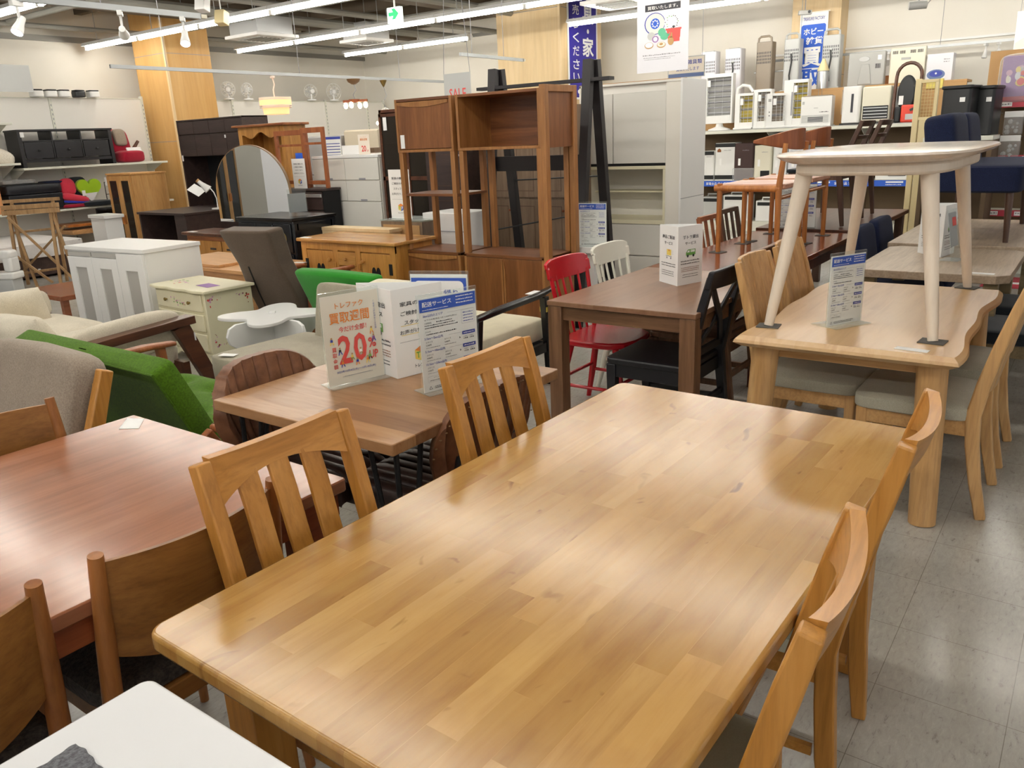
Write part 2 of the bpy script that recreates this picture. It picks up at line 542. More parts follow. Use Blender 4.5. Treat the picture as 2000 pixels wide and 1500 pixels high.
    def pillow(s, w, h, th, c=(0, 0, 0), n=18):
        """loose cushion standing in the xz plane: plump middle, thin drooping rim"""
        s.mark(); n0 = len(s.v)
        for L in (-1, 1):
            for i in range(n + 1):
                for j in range(n + 1):
                    a = 2 * i / n - 1; b = 2 * j / n - 1
                    k = max(0.0, (1 - a ** 4) * (1 - b ** 4)) ** 0.6
                    pull = 1 - 0.06 * (a * a + b * b) * (1 - k) + 0.03 * (abs(a * b)) ** 3
                    s.v.append((c[0] + a * w / 2 * pull, c[1] + L * (0.006 + th / 2 * k) + 0.006 * math.sin(5 * a + 3 * b), c[2] + b * h / 2 * pull))
        W = n + 1; off = W * W
        for i in range(n):
            for j in range(n):
                q = (n0 + i * W + j, n0 + (i + 1) * W + j, n0 + (i + 1) * W + j + 1, n0 + i * W + j + 1)
                s.f.append(q); s.f.append(tuple(x + off for x in reversed(q)))
        ids = [n0 + i * W for i in range(n)] + [n0 + n * W + j for j in range(n)] + [n0 + i * W + n for i in range(n, 0, -1)] + [n0 + j for j in range(n, 0, -1)]
        for a, b in zip(ids, ids[1:] + ids[:1]): s.f.append((b, a, a + off, b + off))
        return s
    def build(s, name, mat, parent=None, bevel=0.0, seg=2, smooth=35, sub=0):
        me = bpy.data.meshes.new(name)
        me.from_pydata(s.v, [], s.f)
        me.update()
        bm = bmesh.new(); bm.from_mesh(me)
        bmesh.ops.remove_doubles(bm, verts=bm.verts, dist=1e-5)
        bmesh.ops.recalc_face_normals(bm, faces=bm.faces)
        bm.to_mesh(me); bm.free()
        mt = M[mat] if isinstance(mat, str) else mat
        me.materials.append(mt)
        if smooth:
            me.shade_smooth()
            me.set_sharp_from_angle(angle=R(smooth))
        o = bpy.data.objects.new(name, me)
        COL.objects.link(o)
        if parent: o.parent = parent
        if bevel:
            b = o.modifiers.new('bevel', 'BEVEL'); b.width = bevel; b.segments = seg
            b.limit_method = 'ANGLE'; b.angle_limit = R(40)
            b.harden_normals = False
        if sub:
            q = o.modifiers.new('sub', 'SUBSURF'); q.levels = sub; q.render_levels = sub
        return o

def tag(o, label, cat, group=None):
    o['label'] = label; o['category'] = cat
    if group: o['group'] = group
    return o
def thing(name, label, cat, loc=(0, 0, 0), rz=0.0, group=None):
    o = bpy.data.objects.new(name, None); COL.objects.link(o)
    o.empty_display_size = 0.1
    o.location = loc; o.rotation_euler = (0, 0, R(rz))
    return tag(o, label, cat, group)
def kids(o): return [c for c in COL.objects if c.parent == o]
def dup(root, label, loc, rz=None, group=None):
    """copy of a thing with copies of its parts and sub-parts"""
    r = root.copy(); COL.objects.link(r); r.location = loc
    if rz is not None: r.rotation_euler = (0, 0, R(rz))
    r['label'] = label
    if group: r['group'] = group
    for ch in kids(root):
        c = ch.copy(); COL.objects.link(c); c.parent = r
        for g in kids(ch):
            d = g.copy(); COL.objects.link(d); d.parent = c
    return r
def struct(o, label, cat='room'):
    o['kind'] = 'structure'; o['label'] = label; o['category'] = cat
    return o
def rrect(x0, x1, y0, y1, r, n=5):
    out = []
    for cx, cy, a0 in ((x1 - r, y1 - r, 0), (x0 + r, y1 - r, 90), (x0 + r, y0 + r, 180), (x1 - r, y0 + r, 270)):
        for i in range(n + 1):
            a = R(a0 + 90 * i / n)
            out.append((cx + r * math.cos(a), cy + r * math.sin(a)))
    return out
def xf(loc=(0, 0, 0), rx=0, ry=0, rz=0):
    return Matrix.Translation(loc) @ Euler((R(rx), R(ry), R(rz))).to_matrix().to_4x4()

_tc = {}
def text_mesh(st, bold=0.0):
    k = (st, bold)
    if k not in _tc:
        cu = bpy.data.curves.new('t', 'FONT'); cu.body = st; cu.offset = bold; cu.resolution_u = 2
        ob = bpy.data.objects.new('t', cu); COL.objects.link(ob)
        bpy.context.view_layer.update()
        dg = bpy.context.evaluated_depsgraph_get()
        me = bpy.data.meshes.new_from_object(ob.evaluated_get(dg))
        vs = [tuple(v.co) for v in me.vertices]; fs = [tuple(p.vertices) for p in me.polygons]
        bpy.data.objects.remove(ob); bpy.data.curves.remove(cu); bpy.data.meshes.remove(me)
        xs = [v[0] for v in vs] or [0]; ys = [v[1] for v in vs] or [0]
        _tc[k] = (vs, fs, min(xs), max(xs), min(ys), max(ys))
    return _tc[k]

class Art:
    """print on a flat face: u to the right, v up, drawn a hair in front of the face"""
    def __init__(s, parent, mat4, off=0.0012):
        s.p = parent; s.m = mat4; s.off = off; s.l = {}; s.lv = 0
    def _mb(s, mat, name):
        return s.l.setdefault((mat, name), MB())
    def pts(s, vs, k): return [s.m @ Vector((x, -s.off * (1 + 0.45 * k), y)) for x, y in vs]
    def rect(s, u0, u1, v0, v1, mat, k=0, name='printed_panel'):
        s._mb(mat, name).add(s.pts([(u0, v0), (u1, v0), (u1, v1), (u0, v1)], k), [(0, 1, 2, 3)]); return s
    def poly(s, ps, mat, k=0, name='printed_panel'):
        s._mb(mat, name).add(s.pts(ps, k), [tuple(range(len(ps)))]); return s
    def disc(s, u, v, r, mat, k=0, ry=None, n=20, name='printed_panel'):
        ry = ry or r
        return s.poly([(u + r * math.cos(2 * PI * i / n), v + ry * math.sin(2 * PI * i / n)) for i in range(n)], mat, k, name)
    def text(s, st, u, v, h, mat, k=1, w=None, align='C', bold=0.0, name='lettering'):
        vs, fs, x0, x1, y0, y1 = text_mesh(st, bold)
        if not vs: return s
        sy = h / max(1e-6, (y1 - y0)); sx = sy if w is None else w / max(1e-6, (x1 - x0))
        tw = (x1 - x0) * sx
        ou = {'C': u - tw / 2, 'L': u, 'R': u - tw}[align]
        s._mb(mat, name).add(s.pts([(ou + (a - x0) * sx, v + (b - y0) * sy) for a, b, *_ in vs], k), fs)
        return s
    def vtext(s, st, u, v, h, step, mat, k=1, bold=0.0, w=None):
        for i, c in enumerate(st):
            if c != ' ': s.text(c, u, v - i * step, h if c not in '・' else h * 0.25, mat, k, w=w if c not in '・' else h * 0.25, bold=bold)
        return s
    def line(s, u0, u1, v, t, mat, k=1, name='lettering'):
        return s.rect(u0, u1, v - t / 2, v + t / 2, mat, k, name)
    def dashes(s, u0, u1, v, h, mat, k=1, seed=1):
        """a row of print too small to read"""
        rn = random.Random(seed); u = u0
        while u < u1:
            wd = rn.uniform(0.6, 1.6) * h
            s.rect(u, min(u + wd, u1), v, v + h * rn.uniform(0.6, 1.0), mat, k, 'lettering')
            u += wd + h * rn.uniform(0.3, 0.7)
        return s
    def done(s):
        for (mat, name), mb in s.l.items():
            me = bpy.data.meshes.new(name); me.from_pydata(mb.v, [], mb.f); me.materials.append(M[mat])
            o = bpy.data.objects.new(name, me); COL.objects.link(o); o.parent = s.p
        return s

# ================================================================== the building
def floor_material():
    mt, nt, b = base_mat('floor_tiles', 0.16, 0.5)
    v = coords(nt, (1, 1, 1), 'Object', False)
    mp = nt.nodes.new('ShaderNodeMapping'); nt.links.new(v, mp.inputs['Vector'])
    mp.inputs['Scale'].default_value = (70, 24, 20)
    n = noise(nt, mp.outputs[0], 1.0, 4, 0.75, 0.6)
    col = ramp(nt, n, [(0.27, '#8a867f'), (0.40, '#b5b2ab'), (0.62, '#bfbcb5'), (0.76, '#cdcbc5')])
    n2 = noise(nt, v, 1.3, 4, 0.6)
    col = mix(nt, col, ramp(nt, n2, [(0.3, '#d8d4cc'), (0.7, '#ffffff')]), 0.7, 'MULTIPLY')
    br = nt.nodes.new('ShaderNodeTexBrick')
    br.offset = 0.0
    br.inputs['Scale'].default_value = 1
    br.inputs['Mortar Size'].default_value = 0.0010
    br.inputs['Brick Width'].default_value = 0.3205
    br.inputs['Row Height'].default_value = 0.3205
    br.inputs['Color1'].default_value = (1, 1, 1, 1); br.inputs['Color2'].default_value = (0.97, 0.97, 0.97, 1)
    br.inputs['Mortar'].default_value = (0.5, 0.48, 0.45, 1)
    m2 = nt.nodes.new('ShaderNodeMapping'); m2.inputs['Location'].default_value = (0.341, 0.128, 0)
    nt.links.new(v, m2.inputs['Vector'])
    nt.links.new(m2.outputs[0], br.inputs['Vector'])
    col = mix(nt, col, br.outputs['Color'], 1.0, 'MULTIPLY')
    nt.links.new(col, b.inputs['Base Color'])
    rr = nt.nodes.new('ShaderNodeMapRange')
    rr.inputs['To Min'].default_value = 0.12; rr.inputs['To Max'].default_value = 0.30
    nt.links.new(n2, rr.inputs['Value']); nt.links.new(rr.outputs[0], b.inputs['Roughness'])
    return mt
floor_material()
XL, YB, ZC = -13.7, 13.5, 3.5
def wall_material():
    mt, nt, b = base_mat('wall_plaster', 0.85, 0.3)
    v = coords(nt, (1, 1, 1), 'Object', False)
    n = noise(nt, v, 1.1, 3, 0.5)
    nt.links.new(ramp(nt, n, [(0.3, '#e6e1d5'), (0.7, '#ece8de')]), b.inputs['Base Color'])
wall_material()

struct(MB().box(XL - 0.2, 8, -8, YB + 0.2, -0.1, 0).build('floor', 'floor_tiles', smooth=0), 'grey mottled vinyl tile shop floor', 'floor')
struct(MB().box(XL - 0.15, XL, -8, YB + 0.15, 0, ZC + 0.4).build('wall_left', 'wall_plaster', smooth=0), 'cream painted wall at left behind the white shelving', 'wall')
struct(MB().box(XL, 8, YB, YB + 0.15, 0, ZC + 0.4).build('wall_back', 'wall_plaster', smooth=0), 'cream painted wall at back behind the heaters', 'wall')
struct(MB().box(XL - 0.2, 8, -8, YB + 0.2, ZC + 0.4, ZC + 0.5).build('ceiling', 'ceiling_paint', smooth=0), 'dark open ceiling with bare structure', 'ceiling')
tn = 0
def trim(o, label, cat):
    global tn
    tn += 1; o.name = 'trim_%d' % tn
    struct(o, label, cat)
for y in [-6.5 + 1.15 * k for k in range(18)]:
    trim(MB().box(XL, 8, y - 0.06, y + 0.06, ZC + 0.16, ZC + 0.4).build('trim', 'joist_brown', smooth=0), 'grey brown ceiling joist', 'joist')
for x in (-12.2, -9.0, -5.8, -2.6, 0.6):
    trim(MB().box(x - 0.12, x + 0.12, -8, YB, ZC + 0.02, ZC + 0.36).build('trim', 'joist_brown', smooth=0), 'deep grey brown ceiling beam', 'beam')
trim(MB().box(XL, XL + 0.06, -8, YB, 3.24, 3.32).build('trim', 'pipe_grey', smooth=0), 'grey pipe along the top of the left wall', 'trim')
trim(MB().box(XL, 8, YB - 0.06, YB, 3.42, 3.48).build('trim', 'pipe_grey', smooth=0), 'grey pipe along the top of the back wall', 'trim')
for (x, z, r) in ((-13.0, 3.36, 0.035), (-10.8, 3.42, 0.07), (-9.9, 3.44, 0.045), (-6.5, 3.42, 0.05), (-8.3, 3.45, 0.06)):
    trim(MB().tube([(x, -7, z), (x, YB, z)], r, 10).build('trim', 'duct_grey'), 'grey pipe running below the ceiling', 'pipe')
for (y, z, r) in ((8.4, 3.42, 0.06), (10.7, 3.45, 0.05), (5.9, 3.38, 0.04), (3.6, 3.4, 0.05)):
    trim(MB().tube([(XL, y, z), (7.5, y, z)], r, 10).build('trim', 'duct_grey'), 'grey pipe crossing below the ceiling', 'pipe')

def pillar(x0, x1, y0, y1, mat, seams, label):
    o = struct(MB().box(x0, x1, y0, y1, 0, ZC + 0.35).build('pillar', mat, bevel=0.004), label, 'pillar')
    s = MB()
    for z in seams:
        s.box(x0 - 0.002, x1 + 0.002, y0 - 0.002, y1 + 0.002, z - 0.004, z + 0.004)
    s.each('panel_seam', 'print_grey', o, smooth=0)
    MB().box(x1 - 0.035, x1 + 0.004, y0 - 0.004, y0 + 0.035, 0, ZC + 0.34).build('corner_bead', 'plywood_pale', o, smooth=0)
    return o
pillar(-13.3, -12.42, 7.9, 8.73, 'plywood', (1.68, 3.02), 'square pillar clad in golden plywood beside the left shelving')
pillar(-8.6, -7.36, 11.6, 12.9, 'plywood_pale', (1.2, 3.43), 'wide plywood pillar carrying the blue banner')
pillar(-4.2, -3.5, 13.1, 13.5, 'plywood_pale', (2.2,), 'plywood pillar at the back wall behind the blue and white flag')

# ------------------------------------------------------------------ ceiling lamps (the light of the shop)
ZL = 3.17
LN = 1.54
def make_lamp():
    t = thing('ceiling_light', '', 'light', (0, 0, 0), 0, '')
    h = LN / 2 - 0.005
    MB().prism([(-0.06, 0.05), (0.06, 0.05), (0.09, 0.0), (-0.09, 0.0)], -h, h, 'X').build('housing', 'white_satin', t, smooth=0)
    MB().tube([(-h + 0.025, 0, -0.03), (h - 0.025, 0, -0.03)], 0.021, 10).build('tube', 'tube_glow', t)
    e = MB(); e.box(-h, -h + 0.025, -0.03, 0.03, -0.055, 0.0); e.box(h - 0.025, h, -0.03, 0.03, -0.055, 0.0)
    e.each('lamp_holder', 'white_satin', t, smooth=0)
    c = MB(); c.tube([(-0.4, 0, 0.05), (-0.4, 0, ZC + 0.4 - ZL)], 0.005, 6); c.tube([(0.4, 0, 0.05), (0.4, 0, ZC + 0.4 - ZL)], 0.005, 6)
    c.each('hanging_rod', 'zinc', t)
    return t
lamp0 = make_lamp(); first_lamp = True
def rowx(a, n): return [a + LN / 2 + LN * k for k in range(n)]
rows = [(11.6, rowx(-12.25, 2) + rowx(-7.2, 5), 'white fluorescent lamp in the row nearest the back wall'),
        (9.5, rowx(-12.71, 9), 'white fluorescent lamp in the row behind the green exit sign'),
        (7.23, rowx(-13.5, 9), 'white fluorescent lamp in the row before the golden pillar'),
        (4.85, rowx(-12.95, 8), 'white fluorescent lamp in the row at the top left corner'),
        (2.5, rowx(-9.95, 7), 'white fluorescent lamp over the front tables'),
        (0.15, rowx(-7.5, 6), 'white fluorescent lamp over the front white table'),
        (-2.2, rowx(-6.3, 6), 'white fluorescent lamp over the aisle in front of the tables')]
ORD = ('first', 'second', 'third', 'fourth', 'fifth', 'sixth', 'seventh', 'eighth', 'ninth', 'tenth')
for y, xs, lb0 in rows:
    for i, x in enumerate(xs):
        gp = lb0
        lb = lb0.replace('lamp ', 'lamp, %s from the left ' % ORD[i], 1)
        if first_lamp:
            lamp0.location = (x, y, ZL); lamp0['label'] = lb; lamp0['group'] = gp; first_lamp = False
        else:
            dup(lamp0, lb, (x, y, ZL), group=gp)

# exit sign
t = thing('exit_sign', 'green arrow exit sign hanging from the ceiling', 'sign', (-7.77, 8.3, 2.98))
MB().box(-0.115, 0.115, -0.03, 0.03, 0, 0.19).build('sign_box', 'exit_white', t, bevel=0.006)
MB().tube([(0, 0, 0.19), (0, 0, ZC + 0.4 - 2.98)], 0.012, 8).build('hanging_rod', 'white_satin', t)
a = Art(t, xf((0, -0.03, 0)))
a.poly([(-0.085, 0.085), (-0.005, 0.085), (-0.03, 0.045), (0.025, 0.045), (0.09, 0.107), (0.025, 0.17), (-0.03, 0.17), (-0.005, 0.13), (-0.085, 0.13)], 'exit_green', name='arrow')
a.text('出口', -0.06, 0.03, 0.018, 'exit_green', w=0.04)
a.done()

# ceiling cassettes
def cassette(label, loc, w):
    t = thing('air_conditioner', label, 'air conditioner', loc, 0, 'square cassette air conditioners below the ceiling')
    MB().box(-w / 2, w / 2, -w / 2, w / 2, -0.03, 0.02).build('front_panel', 'white_satin', t, bevel=0.008)
    g = MB()
    for k in range(7): g.box(-w * 0.3, w * 0.3, -w * 0.3 + k * w * 0.1 - 0.012, -w * 0.3 + k * w * 0.1 + 0.012, -0.04, -0.031)
    g.build('grille', 'plastic_grey', t, smooth=0)
    MB().box(-w * 0.42, w * 0.42, -w * 0.42, w * 0.42, 0.02, 0.27).build('casing', 'aluminium', t, smooth=0)
    d = MB(); d.box(-w * 0.44, -w * 0.42, -0.1, 0.1, 0.06, 0.2)
    d.build('connection_box', 'plastic_black', t, smooth=0)
    r = MB()
    for sx in (-1, 1):
        for sy in (-1, 1): r.tube([(sx * w * 0.4, sy * w * 0.4, 0.27), (sx * w * 0.4, sy * w * 0.4, ZC + 0.4 - loc[2])], 0.006, 6)
    r.each('hanging_rod', 'zinc', t)
cassette('white cassette air conditioner under the ceiling right of the golden pillar', (-11.05, 8.75, 3.17), 0.80)
cassette('white cassette air conditioner under the ceiling left of the exit sign arrow', (-10.75, 10.72, 3.2), 0.66)
cassette('white cassette air conditioner under the ceiling right of the banner pillar', (-5.95, 11.0, 3.26), 0.85)

# hanging rails with spots and pendants
def spot(label, loc, lit, yawd, tilt=40, mat='white_satin', grp='white spot lamps on the hanging rails'):
    t = thing('spot_lamp', label, 'lamp', loc, yawd, grp)
    MB().box(-0.015, 0.015, -0.04, 0.04, -0.03, 0.0).build('adapter', mat, t, bevel=0.003)
    MB().tube([(0, 0, -0.03), (0, 0, -0.09)], 0.008, 8).build('stem', mat, t)
    g = MB(); g.lathe([(0.001, 0.045), (0.02, 0.04), (0.022, 0.0), (0.03, -0.035), (0.034, -0.062), (0.031, -0.064)], 18)
    h = g.build('lamp_head', mat, t); h.location = (0, 0, -0.12); h.rotation_euler = (R(tilt), 0, 0)
    g = MB(); g.lathe([(0.001, -0.06), (0.030, -0.06), (0.030, -0.066), (0.001, -0.07)], 18)
    b = g.build('bulb', 'spot_glow' if lit else 'white_gloss', t); b.location = (0, 0, -0.12); b.rotation_euler = (R(tilt), 0, 0)
def rail(label, p, q, zc=ZC + 0.4):
    t = thing('light_rail', label, 'rail', p)
    d = Vector(q) - Vector(p)
    MB().beam([(0, 0, 0), tuple(d)], (0.035, 0.03), (0, 0, 1)).build('track', 'zinc', t)
    w = MB()
    n = max(2, int(d.length / 1.6))
    for i in range(n):
        u = (i + 0.35) / n
        w.tube([tuple(d * u), (d.x * u, d.y * u, zc - p[2])], 0.0035, 5)
    w.each('wire', 'print_grey', t)
    e = MB(); e.cbox(tuple(d * 1.01), (0.03, 0.05, 0.025)); e.each('end_cap', 'plastic_ivory', t)
rail('grey light rail with three white spots hanging at the top left', (-5.23, 1.5, 2.40), (-5.23, 3.64, 2.40))
spot('white spot lamp on the top left rail, leftmost', (-5.23, 2.44, 2.385), True, 200, 35)
spot('white spot lamp on the top left rail, lit and facing the camera', (-5.23, 3.06, 2.385), True, 55, 75)
spot('white spot lamp on the top left rail, rightmost, before the pillar', (-5.23, 3.50, 2.385), True, 230, 35)
rail('long grey light rail carrying the pendant lamps', (-8.2, 4.6, 2.355), (-8.2, 9.9, 2.335))
rail('short grey light rail before the wide plywood pillar', (-6.0, 7.4, 2.41), (-6.0, 8.6, 2.40))

t = thing('pendant_lamp', 'lit orange drum shaped pendant lamp under the long rail', 'lamp', (-8.2, 6.57, 2.33))
MB().lathe([(0.001, 0), (0.03, -0.005), (0.03, -0.03), (0.001, -0.035)], 16).build('ceiling_rose', 'print_cream', t)
MB().tube([(0, 0, -0.03), (0.008, 0.01, -0.1), (-0.012, 0, -0.16), (0.006, -0.01, -0.22), (0, 0, -0.26)], 0.008, 8).build('cord', 'print_cream', t)
MB().lathe([(0.185, -0.245), (0.185, -0.335), (0.181, -0.335), (0.181, -0.245)], 32).build('upper_shade', 'shade_glow', t)
MB().lathe([(0.158, -0.335), (0.148, -0.435), (0.144, -0.435), (0.154, -0.335)], 32).build('lower_shade', 'shade_glow', t)
g = MB()
for z in (-0.245, -0.262, -0.335, -0.352): g.lathe([(0.187, z), (0.187, z - 0.012), (0.184, z - 0.012), (0.184, z)], 32)
g.each('shade_band', 'print_cream', t)
MB().lathe([(0.001, -0.30), (0.03, -0.31), (0.035, -0.34), (0.001, -0.37)], 16).build('bulb', 'bulb_warm', t)
t = thing('chandelier', 'small wooden chandelier with glowing bulbs under the long rail', 'lamp', (-8.2, 7.87, 2.33))
MB().lathe([(0.001, 0), (0.09, -0.005), (0.075, -0.04), (0.03, -0.07), (0.001, -0.075)], 20).build('ceiling_rose', 'mirror_frame', t)
MB().tube([(0, 0, -0.07), (0.02, 0.01, -0.14), (-0.02, -0.01, -0.2), (0, 0, -0.26)], 0.005, 6).build('cord', 'print_grey', t)
g = MB(); g.lathe([(0.001, -0.25), (0.06, -0.255), (0.06, -0.29), (0.001, -0.3)], 16)
g.build('hub', 'mahogany', t)
for k in range(4):
    an = 2 * PI * k / 4 + 0.4
    c, s = math.cos(an), math.sin(an)
    MB().beam([(0, 0, -0.275), (c * 0.17, s * 0.17, -0.275)], (0.03, 0.03), (0, 0, 1)).build('arm', 'mahogany', t)
    MB().lathe([(0.001, -0.29), (0.022, -0.30), (0.03, -0.335), (0.02, -0.36), (0.001, -0.37)], 12, (c * 0.14, s * 0.14, 0)).build('bulb', 'bulb_warm', t)
t = thing('chandelier', 'curly wire chandelier with beads hanging near the dark glass cabinet', 'lamp', (-8.2, 8.42, 2.33))
MB().lathe([(0.001, 0), (0.05, -0.005), (0.03, -0.05), (0.008, -0.09), (0.001, -0.09)], 16).build('ceiling_rose', 'brass', t)
MB().tube([(0, 0, -0.09), (0.02, 0.02, -0.2), (-0.01, -0.03, -0.3), (0.02, 0.0, -0.36)], 0.004, 6).build('cord', 'print_grey', t)
for k in range(6):
    an = 2 * PI * k / 6
    c, s = math.cos(an), math.sin(an)
    MB().tube([(0, 0, -0.36), (c * 0.08, s * 0.08, -0.40), (c * 0.11, s * 0.11, -0.47), (c * 0.05, s * 0.05, -0.53), (c * 0.13, s * 0.13, -0.55)], 0.006, 6).build('arm', 'white_satin', t)
    MB().lathe([(0.001, -0.53), (0.014, -0.545), (0.018, -0.565), (0.001, -0.585)], 10, (c * 0.13, s * 0.13, 0)).build('bulb', 'bulb_warm', t)

# ================================================================== front tables
def leg_box(t, x, y, w, d, z1, mat, z0=0.0, bev=0.004):
    return MB().box(x - w / 2, x + w / 2, y - d / 2, y + d / 2, z0, z1).build('leg', mat, t, bevel=bev)

# --- the big birch table in front
t = thing('dining_table', 'large honey coloured dining table of glued wood staves in the foreground', 'table', (-0.80, 1.44, 0), -1.0)
top = MB().prism(rrect(-0.465, 0.465, -0.855, 0.855, 0.035, 6), 0.676, 0.712).build('tabletop', 'birch_staves', t, bevel=0.008, seg=3)
for x in (-1, 1):
    for y in (-1, 1):
        leg_box(t, x * 0.36, y * 0.72, 0.085, 0.085, 0.676, 'honey_oak')
ap = MB(); ap.box(-0.33, 0.33, -0.735, -0.71, 0.59, 0.676); ap.box(-0.33, 0.33, 0.71, 0.735, 0.59, 0.676)
ap.box(-0.375, -0.35, -0.69, 0.69, 0.59, 0.676); ap.box(0.35, 0.375, -0.69, 0.69, 0.59, 0.676)
ap.each('apron', 'honey_oak_x', t)

# --- cherry brown table at left
t = thing('dining_table', 'reddish brown glossy dining table at left with curved back chairs around it', 'table', (-1.99, 0.47, 0), 0)
MB().prism(rrect(-0.505, 0.505, -0.8, 0.8, 0.012, 3), 0.665, 0.70).build('tabletop', 'cherry_top', t, bevel=0.004)
ap = MB(); ap.box(-0.485, 0.485, -0.78, -0.755, 0.60, 0.665); ap.box(-0.485, 0.485, 0.755, 0.78, 0.60, 0.665)
ap.box(-0.485, -0.46, -0.755, 0.755, 0.60, 0.665); ap.box(0.46, 0.485, -0.755, 0.755, 0.60, 0.665)
ap.each('apron', 'cherry_edge', t)
for x in (-1, 1):
    for y in (-1, 1):
        leg_box(t, x * 0.42, y * 0.71, 0.075, 0.075, 0.665, 'cherry_edge')
tag(MB().prism([(-2.475, 1.235), (-2.40, 1.165), (-2.345, 1.20), (-2.42, 1.262)], 0.7005, 0.7012).build('price_tag', 'paper', smooth=0), 'white price tag on the corner of the reddish brown table', 'tag')

# --- oak plank table on iron legs
t = thing('dining_table', 'square oak plank table on thin black iron legs holding the sale signs', 'table', (-1.92, 1.885, 0), 0)
MB().prism(rrect(-0.415, 0.415, -0.425, 0.425, 0.006, 2), 0.684, 0.72).build('tabletop', 'oak_planks', t, bevel=0.003)
for sx in (-1, 1):
    for sy in (-1, 1):
        g = MB()
        for dx, dy in ((0, 0), (-0.11, 0), (0, -0.11)):
            g.tube([(sx * (0.36 + dx), sy * (0.36 + dy), 0.684), (sx * 0.37, sy * 0.37, 0.0 + 0.004)], 0.0085, 8)
        g.cbox((sx * 0.33, sy * 0.33, 0.681), (0.14, 0.14, 0.006))
        g.build('leg', 'black_metal', t)

# --- walnut table
t = thing('dining_table', 'brown walnut rectangular table with square legs carrying a three sided card', 'table', (-1.82, 3.875, 0), 0)
MB().box(-0.40, 0.40, -0.56, 0.56, 0.697, 0.722).build('tabletop', 'walnut_top', t, bevel=0.003)
for x in (-1, 1):
    for y in (-1, 1):
        leg_box(t, x * 0.358, y * 0.518, 0.078, 0.078, 0.697, 'walnut_frame')
ap = MB(); ap.box(-0.32, 0.32, -0.535, -0.51, 0.625, 0.69); ap.box(-0.32, 0.32, 0.51, 0.535, 0.625, 0.69)
ap.box(-0.385, -0.36, -0.48, 0.48, 0.625, 0.69); ap.box(0.36, 0.385, -0.48, 0.48, 0.625, 0.69)
ap.each('apron', 'walnut_frame_x', t)

# --- pale oak table with a live edge, and the ash table standing on it
t = thing('dining_table', 'pale oak table with wavy natural edges below the whitewashed table', 'table', (-0.76, 3.83, 0), 0)
def live(n, sgn):
    out = []
    for i in range(n + 1):
        u = i / n
        y = -0.715 + 1.43 * u
        w = 0.408 + 0.012 * math.sin(u * 7 + (1 if sgn > 0 else 3)) + 0.008 * math.sin(u * 17)
        out.append((sgn * w, y))
    return out
Rt = live(24, 1); Lf = live(24, -1)
poly = Rt + Lf[::-1]
g = MB(); n = len(poly)
def ring(off, z): return [((x - math.copysign(off, x)), (y - math.copysign(off, y) if abs(y) > 0.71 else y), z) for x, y in poly]
rings = [ring(0.030, 0.652), ring(0.0, 0.672), ring(0.004, 0.684), ring(0.020, 0.70)]
for r_ in rings: g.v += r_
for k in range(3):
    for j in range(n):
        a = k * n + j; b = k * n + (j + 1) % n
        g.f.append((a, b, b + n, a + n))
g.f.append(tuple(range(n - 1, -1, -1))); g.f.append(tuple(3 * n + j for j in range(n)))
g.build('tabletop', 'pale_oak_top', t, smooth=25)
for x in (-1, 1):
    for y in (-1, 1):
        MB().tube([(x * 0.315, y * 0.575, 0.652), (x * 0.345, y * 0.61, 0.0)], [0.056, 0.05], 16).build('leg', 'pale_oak', t)
ap = MB(); ap.box(-0.27, 0.27, -0.56, -0.535, 0.59, 0.652); ap.box(-0.27, 0.27, 0.535, 0.56, 0.59, 0.652)
ap.each('apron', 'pale_oak_x', t)
tag(MB().cbox((-0.51, 3.185, 0.7012), (0.115, 0.04, 0.0016), (0, 0, R(-6))).build('price_tag', 'paper', smooth=0), 'white price tag on the near edge of the pale oak table', 'tag')
s_ = MB().cbox((0.345, -0.61 - 0.0535, 0.46), (0.035, 0.001, 0.05)).build('price_label', 'paper', t, smooth=0); s_['label'] = 'white price label on the leg'

ash = thing('side_table', 'whitewashed wooden table with rounded top standing on the pale oak table', 'table', (-0.785, 3.93, 0.704), 0)
def supel(a, b, e, n=64):
    return [(math.copysign(abs(math.cos(2 * PI * i / n)) ** e, math.cos(2 * PI * i / n)) * a, math.copysign(abs(math.sin(2 * PI * i / n)) ** e, math.sin(2 * PI * i / n)) * b) for i in range(n)]
g = MB(); n = 64
for a, z in ((0.055, 0.662), (0.018, 0.676), (0.0, 0.690), (0.004, 0.698), (0.014, 0.70)):
    g.v += [(x, y, z) for x, y in supel(0.375 - a, 0.70 - a, 0.5)]
for k in range(4):
    for j in range(n):
        a = k * n + j; b = k * n + (j + 1) % n
        g.f.append((a, b, b + n, a + n))
g.f.append(tuple(range(n - 1, -1, -1))); g.f.append(tuple(4 * n + j for j in range(n)))
g.build('tabletop', 'ash_white_y', ash, smooth=50)
MB().prism(supel(0.30, 0.60, 0.45, 40), 0.615, 0.662).build('apron', 'ash_white', ash, bevel=0.012)
feet = [(-0.31, -0.60), (0.32, -0.595), (0.28, 0.60), (-0.30, 0.60)]
tops = [(-0.235, -0.47), (0.225, -0.47), (0.205, 0.47), (-0.225, 0.47)]
for (fx, fy), (tx, ty) in zip(feet, tops):
    MB().tube([(fx, fy, 0.0), (fx * .9 + tx * .1, fy * .9 + ty * .1, 0.065), (tx, ty, 0.64)], [0.019, 0.022, 0.034], 18).build('leg', 'ash_white', ash)
lb = MB().cbox((0.225 + 0.033, -0.487, 0.56), (0.001, 0.02, 0.045)).build('price_label', 'paper', ash, smooth=0)
